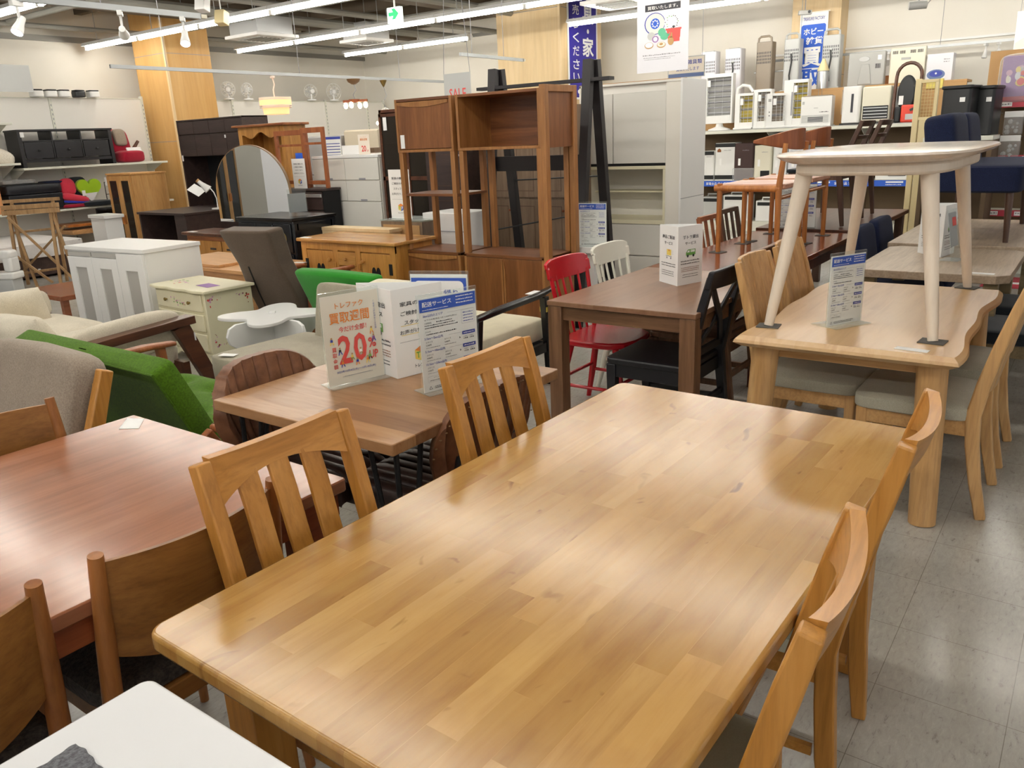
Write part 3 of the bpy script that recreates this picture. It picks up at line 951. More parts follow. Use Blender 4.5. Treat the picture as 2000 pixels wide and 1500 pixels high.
for i, ((fx, fy), w) in enumerate(zip(feet, ('near left', 'near right', 'far right', 'far left'))):
    tag(MB().cbox((-0.785 + fx, 3.93 + fy, 0.7022), (0.092, 0.082, 0.004), (0, 0, R((8, -4, -12, 5)[i]))).build('felt_pad', 'felt_pad', smooth=0),
        'grey felt square under the %s leg of the whitewashed table' % w, 'pad', 'felt pads under the whitewashed table')

# --- white table corner in front, felt piece on it
t = thing('side_table', 'glossy white table with rounded corner at the bottom left', 'table', (-1.165, 0.535, 0), 0)
MB().prism(rrect(0.0, 0.9, -0.9, 0.0, 0.022, 6), 0.668, 0.70).build('tabletop', 'white_gloss', t, bevel=0.006, seg=3)
for x in (0.07, 0.83):
    for y in (-0.07, -0.83):
        leg_box(t, x, y, 0.05, 0.05, 0.668, 'white_gloss')
def feltfn(u, v):
    x = -1.105 + 0.20 * u + 0.002 * math.sin(v * 17 + 1) + 0.001 * math.sin(v * 51)
    y = 0.20 + 0.185 * v + 0.002 * math.sin(u * 13) + 0.001 * math.sin(u * 47 + 2)
    return (x, y, 0.7035 + 0.002 * math.sin(u * 9) * math.sin(v * 8))
fo = MB().sheet(feltfn, 40, 40, 0.003, (0, 0, -1)).build('felt_cloth', 'grey_felt')
tag(fo, 'dark grey felt cloth piece lying on the white table', 'cloth')

# --- reddish rosewood table with the lifted chairs
t = thing('dining_table', 'glossy reddish brown table with two wooden chairs lifted onto it', 'table', (-1.90, 5.52, 0), 0)
MB().prism(rrect(-0.39, 0.39, -1.02, 1.02, 0.01, 2), 0.665, 0.70).build('tabletop', 'rosewood_top', t, bevel=0.006)
ap = MB(); ap.box(-0.35, 0.35, -0.97, -0.945, 0.585, 0.665); ap.box(-0.35, 0.35, 0.945, 0.97, 0.585, 0.665)
ap.box(-0.36, -0.335, -0.94, 0.94, 0.585, 0.665); ap.box(0.335, 0.36, -0.94, 0.94, 0.585, 0.665)
ap.each('apron', 'rosewood', t)
for x in (-1, 1):
    for y in (-1, 1):
        leg_box(t, x * 0.315, y * 0.91, 0.07, 0.07, 0.665, 'rosewood')
t = thing('dining_table', 'dark brown table at the back carrying two dark ladder back chairs', 'table', (-1.90, 7.45, 0), 0)
MB().prism(rrect(-0.42, 0.42, -0.86, 0.86, 0.01, 2), 0.68, 0.715).build('tabletop', 'mahogany_y', t, bevel=0.005)
for x in (-1, 1):
    for y in (-1, 1):
        leg_box(t, x * 0.36, y * 0.78, 0.07, 0.07, 0.68, 'dark_walnut')

# --- grey ash tables at right
t = thing('dining_table', 'greyish wood table with cut off corners holding the card beside the clear stand', 'table', (-0.755, 5.43, 0), 0)
oc = [(-0.36, -0.51), (0.335, -0.51), (0.395, -0.45), (0.395, 0.46), (0.335, 0.52), (-0.335, 0.52), (-0.395, 0.46), (-0.395, -0.47)]
MB().prism(oc, 0.655, 0.70).build('tabletop', 'grey_ash_top', t, bevel=0.003)
for x in (-1, 1):
    for y in (-1, 1):
        leg_box(t, x * 0.31, y * 0.43, 0.07, 0.07, 0.655, 'grey_ash_edge')
tag(MB().cbox((-0.50, 4.985, 0.7012), (0.13, 0.045, 0.0016), (0, 0, R(-4))).build('price_tag', 'paper', smooth=0), 'white price tag on the corner of the greyish wood table', 'tag')
t = thing('dining_table', 'dark greyish wood table under the navy bench', 'table', (-0.72, 6.78, 0), 0)
MB().prism(rrect(-0.46, 0.46, -0.80, 0.80, 0.01, 2), 0.68, 0.715).build('tabletop', 'grey_ash_top', t, bevel=0.004)
for x in (-1, 1):
    for y in (-1, 1):
        leg_box(t, x * 0.37, y * 0.70, 0.07, 0.07, 0.68, 'grey_ash_edge')

# ================================================================== chairs
# local frame of every chair: the sitter looks towards -y, x is across
def slat_chair(label, loc, rz):
    t = thing('dining_chair', label, 'chair', loc, rz, 'honey oak slat back chairs at the front table')
    H = 0.93
    def py(z): return 0.195 + (0.115 * ((z - 0.43) / (H - 0.43)) ** 1.15 if z > 0.43 else -0.03 * ((0.43 - z) / 0.43) ** 1.5 * -1)
    for s in (-1, 1):
        zs = [0, 0.15, 0.3, 0.43, 0.55, 0.7, 0.82, H - 0.006]
        pts = [(s * 0.186, py(z), z) for z in zs]
        sz = [(0.030, 0.034)] + [(0.034, 0.044)] * 3 + [(0.034, 0.040)] * 3 + [(0.034, 0.034)]
        MB().beam(pts, sz, (1, 0, 0)).build('leg', 'honey_oak', t, bevel=0.004)
        MB().beam([(s * 0.19, -0.20, 0), (s * 0.19, -0.20, 0.40)], [(0.03, 0.03), (0.038, 0.038)], (1, 0, 0)).build('leg', 'honey_oak', t, bevel=0.003)
    bow = lambda x: 0.024 * (1 - (x / 0.17) ** 2)
    # crest rail: bowed backwards, arched underneath
    def rail(u, v):
        x = -0.169 + 0.338 * u
        lo = H - 0.098 + 0.034 * (1 - (x / 0.169) ** 2)
        z = lo + (H - 0.013 * (1 - (x / 0.169) ** 2) - lo) * v
        return (x, py(z) - 0.011 + bow(x), z)
    MB().sheet(rail, 16, 4, 0.024, (0, 1, 0)).build('top_rail', 'honey_oak_x', t, smooth=30)
    for x in (-0.085, 0.0, 0.085):
        pts = [(x, py(z) + bow(x) * ((z - 0.48) / (H - 0.48)) + (0.006 if z < 0.8 else 0), z) for z in (0.47, 0.58, 0.7, 0.8, H - 0.06)]
        MB().beam(pts, (0.052, 0.012), (1, 0, 0)).build('slat', 'honey_oak', t, bevel=0.002)
    MB().beam([(-0.17, py(0.475), 0.475), (0.17, py(0.475), 0.475)], (0.03, 0.05), (0, 1, 0)).build('lower_rail', 'honey_oak_x', t, bevel=0.003)
    f = MB(); f.box(-0.185, 0.185, -0.212, -0.19, 0.345, 0.405); f.box(-0.2, -0.178, -0.19, 0.19, 0.345, 0.405); f.box(0.178, 0.2, -0.19, 0.19, 0.345, 0.405); f.box(-0.17, 0.17, 0.175, 0.195, 0.345, 0.405)
    f.each('seat_frame', 'honey_oak_x', t, bevel=0.003)
    MB().cushion((0, -0.015, 0.425), (0.425, 0.42, 0.05), 0.012, None, 0.25).build('seat', 'sage_vinyl', t)
    st = MB()
    for s in (-1, 1): st.beam([(s * 0.19, -0.19, 0.16), (s * 0.187, 0.18, 0.16)], (0.014, 0.024), (1, 0, 0))
    st.beam([(-0.19, 0.0, 0.16), (0.19, 0.0, 0.16)], (0.014, 0.024), (0, 1, 0))
    st.each('stretcher', 'honey_oak_x', t)
    return t
c = slat_chair('honey oak slat back chair left of the front table, nearer one', (-1.085, 1.005, 0), 90)
dup(c, 'honey oak slat back chair left of the front table, farther one by the sale signs', (-1.10, 1.78, 0), 90)
dup(c, 'honey oak slat back chair right of the front table, nearest to the bottom edge', (-0.545, 1.045, 0), -84)
dup(c, 'honey oak slat back chair right of the front table, by the pale oak table', (-0.56, 1.755, 0), -87)

def curved_chair(label, loc, rz):
    t = thing('dining_chair', label, 'chair', loc, rz, 'curved plywood back chairs at the reddish table')
    def py(z): return 0.20 + 0.06 * (z - 0.42) / 0.38 if z > 0.42 else 0.20 + 0.05 * (0.42 - z) / 0.42
    for s in (-1, 1):
        MB().tube([(s * 0.205, py(0), 0), (s * 0.207, py(0.42), 0.42), (s * 0.205, py(0.6), 0.6), (s * 0.203, py(0.8), 0.803)], [0.013, 0.021, 0.019, 0.0145], 14).build('leg', 'brown_oak', t)
        MB().tube([(s * 0.205, -0.21, 0), (s * 0.20, -0.20, 0.40)], [0.012, 0.02], 14).build('leg', 'brown_oak', t)
    def pan(u, v):
        x = -0.198 + 0.396 * u
        z0 = 0.545 - 0.05 * (1 - (2 * u - 1) ** 2) + 0.02
        z = z0 + (0.785 - z0) * v
        return (x, py(z) + 0.05 * (1 - (x / 0.198) ** 2) - 0.006, z)
    MB().sheet(pan, 20, 8, 0.011, (0, 1, 0)).build('backrest', 'brown_oak_x', t, smooth=40)
    f = MB(); f.box(-0.2, 0.2, -0.215, -0.19, 0.36, 0.41); f.box(-0.21, -0.185, -0.2, 0.2, 0.36, 0.41); f.box(0.185, 0.21, -0.2, 0.2, 0.36, 0.41); f.box(-0.2, 0.2, 0.18, 0.205, 0.36, 0.41)
    f.each('seat_frame', 'brown_oak_x', t, bevel=0.004)
    MB().cushion((0, -0.02, 0.432), (0.44, 0.43, 0.055), 0.014, None, 0.3).build('seat', 'dark_weave', t)
    return t
c = curved_chair('oak chair with curved plywood back between the reddish table and the front table', (-1.705, 0.815, 0), -90)
dup(c, 'oak chair with curved plywood back cut off by the bottom left corner', (-1.70, 0.295, 0), -90)
dup(c, 'oak chair with plywood back on the far side of the reddish table', (-2.33, 0.86, 0), 90)

def leather_chair(label, loc, rz):
    t = thing('dining_chair', label, 'chair', loc, rz, 'channelled brown leather chairs at the oak plank table')
    # wrap-round back with upright channels
    NU = 88
    def back(u, v, off=0.0):
        a = (u - 0.5) * 2.0
        x = 0.225 * math.sin(a * 1.15) / math.sin(1.15) * (0.76 + 0.24 * min(1, 1.4 * v))
        yb = 0.21 - 0.10 * (1 - math.cos(a * 1.15))
        z0 = 0.46; z1 = 0.80 - 0.16 * abs(a) ** 3.2
        z = z0 + (z1 - z0) * v
        y = yb + 0.055 * (z - 0.46) / 0.3
        ch = 0.009 * abs(math.sin(u * PI * 11)) ** 0.45
        return (x, y - ch, z)
    MB().sheet(lambda u, v: back(u, v), NU, 8, 0.045, lambda u, v: (math.sin((u - 0.5) * 1.7) * 0.8, 0.8, 0)).build('backrest', 'brown_leather', t, bevel=0.008, smooth=60)
    nl = MB()
    for i in range(33):
        u = i / 32
        p = Vector(back(u, 1.0)); d = Vector((math.sin((u - 0.5) * 1.7) * 0.8, 0.8, 0)) * 0.047
        q = p + d - Vector((0, 0, 0.018))
        nl.lathe([(0.0, -0.003), (0.004, -0.001), (0.004, 0.001), (0.0, 0.003)], 6, tuple(q))
    nl.build('stud_row', 'mirror_frame', t)
    def seat(u, v):
        x = -0.225 + 0.45 * u; y = -0.24 + 0.45 * v
        e = min(1, 6 * min(u, 1 - u)) * min(1, 6 * min(v, 1 - v))
        return (x * (1 - 0.10 * v), y, 0.425 + 0.035 * e ** 0.5 + 0.011 * abs(math.sin(u * PI * 9)) ** 0.45)
    MB().sheet(seat, 90, 12, 0.06, (0, 0, -1)).build('seat', 'dark_leather', t, smooth=60)
    for sx in (-1, 1):
        for sy in (-1, 1):
            MB().tube([(sx * 0.15, sy * 0.13 - 0.02, 0.385), (sx * 0.20, sy * 0.20 - 0.01, 0)], [0.013, 0.010], 8).build('leg', 'black_metal', t)
    fr = MB(); fr.tube([(-0.17, 0.20, 0.38), (-0.17, 0.245, 0.60), (0.17, 0.245, 0.60), (0.17, 0.20, 0.38)], 0.011, 8)
    fr.tube([(-0.16, -0.16, 0.385), (0.16, -0.16, 0.385), (0.16, 0.14, 0.385), (-0.16, 0.14, 0.385)], 0.010, 8, True)
    fr.build('seat_frame', 'black_metal', t)
    return t
c = leather_chair('brown leather chair with upright channels on the far side of the oak plank table', (-2.16, 1.73, 0), 90)
dup(c, 'brown leather chair with studded edge between the oak plank table and the front table', (-1.72, 1.87, 0), -90)

def spindle_chair(name, label, mat, loc, rz, group):
    t = thing(name, label, 'chair', loc, rz, group)
    def sl(u, v):
        a = u * 2 - 1
        w = 0.20 + 0.015 * v
        x = a * w
        y = -0.21 + 0.42 * v - 0.03 * (1 - a * a) * (1 - v)
        return (x, y, 0.44 - 0.006 * (1 - a * a) * math.sin(PI * v))
    pl = [(-0.205, 0.20), (-0.21, 0.0), (-0.20, -0.12), (-0.15, -0.19), (-0.06, -0.215), (0.06, -0.215), (0.15, -0.19), (0.20, -0.12), (0.21, 0.0), (0.205, 0.20)]
    MB().prism(pl, 0.415, 0.45).build('seat', mat, t, bevel=0.010, seg=3)
    for sx in (-1, 1):
        MB().tube([(sx * 0.14, -0.13, 0.42), (sx * 0.165, -0.175, 0.2), (sx * 0.185, -0.21, 0)], [0.018, 0.020, 0.014], 12).build('leg', mat, t)
        MB().tube([(sx * 0.14, 0.14, 0.42), (sx * 0.17, 0.19, 0.2), (sx * 0.19, 0.235, 0)], [0.018, 0.020, 0.014], 12).build('leg', mat, t)
    st = MB()
    for sx in (-1, 1): st.tube([(sx * 0.165, -0.18, 0.18), (sx * 0.175, 0.195, 0.18)], 0.010, 8)
    st.tube([(-0.165, -0.17, 0.22), (0.165, -0.17, 0.22)], 0.010, 8)
    st.tube([(-0.17, 0.185, 0.22), (0.17, 0.185, 0.22)], 0.010, 8)
    st.each('stretcher', mat, t)
    for i in range(6):
        a = i / 5 * 2 - 1
        r = 0.012 if abs(a) == 1 else 0.0075
        MB().tube([(a * 0.165, 0.175 + 0.012 * (1 - a * a), 0.445), (a * 0.19, 0.235 + 0.03 * (1 - a * a), 0.78)], r, 8).build('spindle', mat, t)
    def rail(u, v):
        a = u * 2 - 1
        return (a * 0.215, 0.222 + 0.03 * (1 - a * a) + 0.022 * v, 0.75 + 0.12 * v - 0.02 * abs(a) ** 6 * (1 if v > 0.5 else -1))
    MB().sheet(rail, 18, 4, 0.02, (0, 1, 0)).build('top_rail', mat, t, bevel=0.004)
    return t
spindle_chair('dining_chair', 'glossy red spindle back chair at the walnut table', 'red_gloss', (-2.15, 3.80, 0), 90, 'painted spindle chairs at the walnut table')
spindle_chair('dining_chair', 'off white spindle back chair behind the red chair', 'offwhite_paint', (-2.19, 4.36, 0), 90, 'painted spindle chairs at the walnut table')

def cross_chair(label, mat, loc, rz):
    t = thing('dining_chair', label, 'chair', loc, rz)
    def py(z): return 0.20 + 0.11 * ((z - 0.44) / 0.46) ** 1.2 if z > 0.44 else 0.20 + 0.06 * ((0.44 - z) / 0.44) ** 1.3
    for s in (-1, 1):
        MB().beam([(s * 0.19, py(z), z) for z in (0, 0.2, 0.44, 0.6, 0.75, 0.88)], [(0.03, 0.034), (0.036, 0.042), (0.04, 0.05), (0.036, 0.042), (0.036, 0.038), (0.036, 0.034)], (1, 0, 0)).build('leg', mat, t, bevel=0.005)
        MB().beam([(s * 0.19, -0.2, 0), (s * 0.19, -0.2, 0.42)], [(0.036, 0.036), (0.05, 0.05)], (1, 0, 0)).build('leg', mat, t, bevel=0.004)
    def rail(u, v):
        a = u * 2 - 1
        z = 0.825 + 0.085 * v + 0.012 * (1 - a * a) * v
        return (a * 0.215, py(z) - 0.015 + 0.035 * (1 - a * a), z)
    MB().sheet(rail, 16, 4, 0.03, (0, 1, 0)).build('top_rail', mat, t, bevel=0.008, seg=3)
    for s in (-1, 1):
        MB().beam([(s * -0.17, py(0.50), 0.50), (0, py(0.66) + 0.02 + 0.007 * s, 0.665), (s * 0.17, py(0.83) + 0.01, 0.84)], (0.034, 0.014), (1, 0, 0)).build('cross_bar', mat, t, bevel=0.003)
    MB().beam([(-0.17, py(0.5), 0.50), (0.17, py(0.5), 0.50)], (0.022, 0.035), (0, 1, 0)).build('lower_rail', mat, t, bevel=0.003)
    MB().prism(rrect(-0.215, 0.215, -0.235, 0.20, 0.04, 4), 0.42, 0.452).build('seat', mat, t, bevel=0.008, seg=3)
    f = MB(); f.box(-0.18, 0.18, -0.215, -0.195, 0.355, 0.42); f.box(-0.205, -0.185, -0.18, 0.19, 0.355, 0.42); f.box(0.185, 0.205, -0.18, 0.19, 0.355, 0.42); f.box(-0.18, 0.18, 0.185, 0.205, 0.355, 0.42)
    f.each('seat_frame', mat, t)
    st = MB()
    for s in (-1, 1): st.beam([(s * 0.19, -0.19, 0.2), (s * 0.19, 0.21, 0.2)], (0.018, 0.03), (1, 0, 0))
    st.beam([(-0.19, 0.22, 0.24), (0.19, 0.22, 0.24)], (0.018, 0.03), (0, 1, 0))
    st.each('stretcher', mat, t)
    return t
cross_chair('black painted cross back chair at the walnut table', 'black_satin', (-1.685, 3.58, 0), -90)
cross_chair('brown stained cross back chair behind the black chair', 'walnut_frame', (-1.74, 4.17, 0), -90)

def splat_chair(label, loc, rz):
    t = thing('dining_chair', label, 'chair', loc, rz, 'pale oak chairs with grey green seats')
    def py(z): return 0.20 + 0.125 * ((z - 0.42) / 0.53) ** 1.25 if z > 0.42 else 0.20 + 0.07 * ((0.42 - z) / 0.42) ** 1.6
    for s in (-1, 1):
        MB().beam([(s * 0.19, py(z), z) for z in (0, 0.15, 0.3, 0.42, 0.55, 0.7, 0.85, 0.94)], [(0.028, 0.038), (0.03, 0.044), (0.032, 0.05), (0.034, 0.054), (0.034, 0.05), (0.034, 0.044), (0.034, 0.036), (0.034, 0.026)], (1, 0, 0)).build('leg', 'pale_oak', t, bevel=0.006)
        MB().beam([(s * 0.185, -0.2, 0), (s * 0.185, -0.2, 0.4)], [(0.034, 0.034), (0.042, 0.042)], (1, 0, 0)).build('leg', 'pale_oak', t, bevel=0.004)
    # back: broad boards with fine grooves between them
    for k in range(4):
        x0 = -0.168 + k * 0.085
        def pan(u, v, x0=x0):
            x = x0 + 0.081 * u
            z = 0.50 + 0.45 * v
            return (x, py(z) - 0.008 + 0.03 * (1 - (x / 0.17) ** 2), z)
        MB().sheet(pan, 4, 10, 0.016, (0, 1, 0)).build('back_board', 'pale_oak', t, bevel=0.003)
    f = MB(); f.box(-0.185, 0.185, -0.215, -0.19, 0.335, 0.405); f.box(-0.2, -0.178, -0.19, 0.19, 0.335, 0.405); f.box(0.178, 0.2, -0.19, 0.19, 0.335, 0.405); f.box(-0.185, 0.185, 0.17, 0.19, 0.335, 0.405)
    f.each('seat_frame', 'pale_oak_x', t, bevel=0.004)
    MB().cushion((0, -0.02, 0.425), (0.45, 0.44, 0.062), 0.022, None, 0.26).build('seat', 'seat_grey_green', t)
    return t
c = splat_chair('pale oak chair with grey green seat, left near side of the pale oak table', (-0.975, 3.67, 0), 90)
dup(c, 'pale oak chair with board back at the left far side of the pale oak table', (-0.985, 4.20, 0), 90)
dup(c, 'pale oak chair with grey green seat, right near side of the pale oak table', (-0.50, 3.55, 0), -90)
dup(c, 'pale oak chair with grey green seat, right far side of the pale oak table', (-0.50, 4.14, 0), -90)

def bow_chair(label, loc, rz):
    t = thing('dining_chair', label, 'chair', loc, rz, 'orange brown wooden chairs lifted onto the reddish table')
    for s in (-1, 1):
        MB().tube([(s * 0.235, 0.185, 0.0), (s * 0.235, 0.18, 0.42), (s * 0.22, 0.205, 0.70)], [0.016, 0.021, 0.015], 12).build('leg', 'maple_orange', t)
        MB().tube([(s * 0.235, -0.215, 0), (s * 0.235, -0.215, 0.455)], [0.016, 0.019], 12).build('leg', 'maple_orange', t)
    def seat(u, v):
        x = -0.225 + 0.45 * u; y = -0.235 + 0.45 * v
        return (x, y, 0.45 - 0.022 * (1 - (2 * u - 1) ** 2) * (1 - (2 * v - 1) ** 4) )
    MB().sheet(seat, 16, 16, 0.032, (0, 0, -1)).build('seat', 'maple_seat', t, bevel=0.006)
    r = MB()
    for s in (-1, 1): r.tube([(s * 0.235, -0.25, 0.425), (s * 0.235, 0.19, 0.42)], 0.022, 12)
    r.tube([(-0.235, -0.215, 0.40), (0.235, -0.215, 0.40)], 0.016, 10); r.tube([(-0.235, 0.18, 0.36), (0.235, 0.18, 0.36)], 0.014, 10)
    r.each('seat_frame', 'maple_orange', t)
    def bk(u, v):
        a = u * 2 - 1
        h = 0.115 * (1 - abs(a) ** 2.2) + 0.02
        z = 0.715 - h * 0.45 + h * v
        return (a * 0.30 * (1 - 0.06 * a * a), 0.225 - 0.21 * abs(a) ** 2.3, z)
    MB().sheet(bk, 24, 6, 0.02, (0, 1, 0)).build('backrest', 'redwood', t, bevel=0.006)
    return t
c = bow_chair('orange brown wooden chair with bow shaped back lifted onto the reddish table, nearer one', (-1.90, 5.52, 0.704), -90)
dup(c, 'orange brown wooden chair with bow shaped back lifted onto the reddish table, farther one', (-1.90, 6.12, 0.704), -90)
for i, (x, y) in enumerate(((-2.115, 5.285), (-2.115, 5.755), (-1.715, 5.285), (-1.715, 5.755), (-2.115, 5.885), (-2.115, 6.355), (-1.715, 5.885), (-1.715, 6.355))):
    tag(MB().cbox((x, y, 0.7022), (0.095, 0.085, 0.004), (0, 0, R(i * 23 % 17 - 8))).build('felt_pad', 'felt_pad', smooth=0), 'felt square under the %s lifted chair on the reddish table, %s leg' % (('nearer', 'farther')[i // 4], ('front near', 'front far', 'back near', 'back far')[i % 4]), 'pad', 'felt squares on the reddish table')

def ladder_chair(label, loc, rz, group):
    t = thing('dining_chair', label, 'chair', loc, rz, group)
    def py(z): return 0.19 + 0.15 * ((z - 0.42) / 0.4) if z > 0.42 else 0.19 + 0.05 * ((0.42 - z) / 0.42)
    for s in (-1, 1):
        MB().beam([(s * 0.19, py(z), z) for z in (0, 0.2, 0.42, 0.6, 0.80)], [(0.024, 0.03), (0.032, 0.04), (0.036, 0.05), (0.032, 0.04), (0.026, 0.03)], (1, 0, 0)).build('leg', 'dark_walnut', t, bevel=0.005)
        MB().beam([(s * 0.19, -0.2, 0), (s * 0.19, -0.2, 0.40)], [(0.024, 0.024), (0.036, 0.036)], (1, 0, 0)).build('leg', 'dark_walnut', t, bevel=0.004)
    for z, h in ((0.78, 0.045), (0.68, 0.03), (0.58, 0.03)):
        def rl(u, v, z=z, h=h):
            a = u * 2 - 1
            zz = z - h / 2 + h * v
            return (a * 0.19, py(zz) + 0.03 * (1 - a * a) - 0.01, zz)
        MB().sheet(rl, 12, 2, 0.018, (0, 1, 0)).build('back_rail', 'dark_walnut', t, bevel=0.004)
    MB().prism(rrect(-0.215, 0.215, -0.225, 0.2, 0.03, 3), 0.42, 0.448).build('seat', 'dark_cloth', t, bevel=0.008)
    f = MB(); f.box(-0.19, 0.19, -0.21, -0.19, 0.36, 0.42); f.box(-0.2, -0.18, -0.19, 0.19, 0.36, 0.42); f.box(0.18, 0.2, -0.19, 0.19, 0.36, 0.42); f.box(-0.19, 0.19, 0.17, 0.19, 0.36, 0.42)
    f.each('seat_frame', 'dark_walnut', t)
    return t
c = ladder_chair('dark walnut ladder back chair lifted onto the dark table, nearer one', (-1.93, 6.98, 0.719), -90, 'dark ladder back chairs on the dark table')
dup(c, 'dark walnut ladder back chair lifted onto the dark table, farther one', (-1.93, 7.62, 0.719), -90)

def frame_chair(label, mat, loc, rz):
    t = thing('dining_chair', label, 'chair', loc, rz)
    for s in (-1, 1):
        MB().beam([(s * 0.18, 0.2, 0), (s * 0.18, 0.19, 0.42), (s * 0.18, 0.27, 0.86)], [(0.028, 0.03), (0.032, 0.036), (0.03, 0.03)], (1, 0, 0)).build('leg', mat, t)
        MB().beam([(s * 0.18, -0.19, 0), (s * 0.18, -0.19, 0.42)], (0.03, 0.03), (1, 0, 0)).build('leg', mat, t)
    r = MB()
    r.beam([(-0.18, 0.268, 0.85), (0.18, 0.268, 0.85)], (0.03, 0.035), (0, 1, 0)); r.beam([(-0.18, 0.212, 0.52), (0.18, 0.212, 0.52)], (0.025, 0.03), (0, 1, 0))
    r.each('back_rail', mat, t)
    for x in (-0.06, 0.06):
        MB().beam([(x, 0.212, 0.52), (x, 0.268, 0.84)], (0.04, 0.012), (1, 0, 0)).build('slat', mat, t)
    MB().box(-0.2, 0.2, -0.21, 0.2, 0.42, 0.455).build('seat', 'dark_cloth', t, bevel=0.008)
    return t
frame_chair('orange brown open frame chair on the far side of the reddish table', 'redwood', (-2.24, 6.05, 0), 90)
frame_chair('dark brown open frame chair on the far side of the reddish table, near the heaters', 'dark_walnut', (-2.30, 6.62, 0), 90)

def navy_chair(label, loc, rz):
    t = thing('dining_chair', label, 'chair', loc, rz, 'navy upholstered chairs at the greyish tables')
    MB().cushion((0, 0.215, 0.64), (0.46, 0.085, 0.44), 0.0, (R(-10), 0, 0), 0.3).build('backrest', 'navy_cloth', t)
    MB().cushion((0, -0.03, 0.43), (0.46, 0.46, 0.10), 0.01, None, 0.22).build('seat', 'navy_cloth', t)
    for sx in (-1, 1):
        for sy in (-1, 1):
            MB().tube([(sx * 0.19, sy * 0.18 - 0.02, 0.39), (sx * 0.2, sy * 0.2 - 0.02, 0)], [0.02, 0.014], 10).build('leg', 'dark_walnut', t)
    return t
c = navy_chair('navy blue upholstered chair beside the greyish tables, nearer one', (-1.05, 5.72, 0), 90)
dup(c, 'navy blue upholstered chair beside the greyish tables, farther one', (-1.05, 6.25, 0), 90)
def pad_chair(label, loc, rz):
    t = thing('dining_chair', label, 'chair', loc, rz, 'chairs with charcoal seats at the greyish table')
    for s in (-1, 1):
        MB().beam([(s * 0.19, 0.2 + 0.05, 0), (s * 0.19, 0.2, 0.42), (s * 0.19, 0.34, 0.86)], [(0.028, 0.036), (0.034, 0.05), (0.03, 0.03)], (1, 0, 0)).build('leg', 'grey_ash_edge', t)
        MB().beam([(s * 0.185, -0.2, 0), (s * 0.185, -0.2, 0.4)], (0.034, 0.034), (1, 0, 0)).build('leg', 'grey_ash_edge', t)
    MB().sheet(lambda u, v: (-0.19 + 0.38 * u, 0.262 + 0.06 * v + 0.02 * (1 - (2 * u - 1) ** 2), 0.64 + 0.21 * v), 10, 3, 0.016, (0, 1, 0)).build('backrest', 'grey_ash_edge', t)
    MB().cushion((0, -0.02, 0.43), (0.44, 0.44, 0.075), 0.01, None, 0.22).build('seat', 'dark_cloth', t)
    f = MB(); f.box(-0.18, 0.18, -0.21, -0.19, 0.33, 0.4); f.box(-0.2, -0.18, -0.19, 0.2, 0.33, 0.4); f.box(0.18, 0.2, -0.19, 0.2, 0.33, 0.4)
    f.each('seat_frame', 'grey_ash_edge', t)
    return t
c = pad_chair('chair with charcoal seat at the right of the greyish table, nearer one', (-0.40, 4.86, 0), -90)
dup(c, 'chair with charcoal seat at the right of the greyish table, farther one', (-0.40, 5.50, 0), -90)

# --- navy bench standing on the dark greyish table
t = thing('sofa', 'navy blue upholstered sofa with dark legs lifted onto the greyish wood table', 'sofa', (-0.745, 6.71, 0.719), 90)
MB().cushion((0, -0.04, 0.405), (1.25, 0.52, 0.18), 0.01, None, 0.16, 24).build('seat', 'navy_cloth', t)
for s in (-1, 1):
    MB().cushion((s * 0.31, 0.195, 0.62), (0.63, 0.20, 0.40), 0.0, (R(-9), 0, 0), 0.3).build('back_cushion', 'navy_cloth', t)
for sx in (-1, 1):
    for sy in (-0.23, 0.20):
        MB().tube([(sx * 0.54, sy, 0.32), (sx * 0.565, sy * 1.06, 0)], [0.024, 0.016], 12).build('leg', 'dark_walnut', t)

# ================================================================== lounge seats in the middle
# --- green velvet sofa, its back towards the camera
t = thing('sofa', 'moss green velvet sofa with buttoned seat and wooden arms, seen from behind', 'sofa', (-3.37, 1.95, 0), 180)
# local: sitter looks to -y (world +y); back at local +y
def slab(c, d, rot, puff, e=0.12): return MB().cushion(c, d, puff, rot, e, 18, 12)
bk = slab((0.09, 0.27, 0.54), (1.22, 0.10, 0.42), (R(-24), 0, 0), 0.0, 0.08)
bk.build('backrest', 'green_velvet', t, smooth=50)
pp = MB()
def bkp(x, zz, off): # point on back slab, zz along height from centre
    a = R(-24)
    return (x, 0.27 + off * math.cos(a) - zz * math.sin(a), 0.54 + off * math.sin(a) + zz * math.cos(a))
pp.tube([bkp(-0.515, -0.2, 0.05), bkp(-0.515, 0.205, 0.05), bkp(0.695, 0.205, 0.05), bkp(0.695, -0.2, 0.05)], 0.005, 6)
pp.build('piping', 'green_velvet', t)
def seatf(u, v):
    x = -0.65 + 1.3 * u; y = -0.42 + 0.62 * v
    d = 0
    for bx in (-0.4, -0.13, 0.13, 0.4):
        for by in (-0.25, 0.02):
            d += 0.028 * math.exp(-((x - bx) ** 2 + (y - by) ** 2) / 0.0035)
    e = min(1, 10 * min(u, 1 - u)) * min(1, 6 * min(v, 1 - v))
    return (x, y, 0.335 + 0.05 * e ** 0.5 - d)
MB().sheet(seatf, 60, 32, 0.12, (0, 0, -1)).build('seat', 'green_velvet', t, smooth=60)
for bx in (-0.4, -0.13, 0.13, 0.4):
    for by in (-0.25, 0.02):
        MB().lathe([(0.001, -0.004), (0.011, -0.002), (0.009, 0.004), (0.001, 0.006)], 10, (bx, by, 0.362)).build('button', 'green_velvet', t)
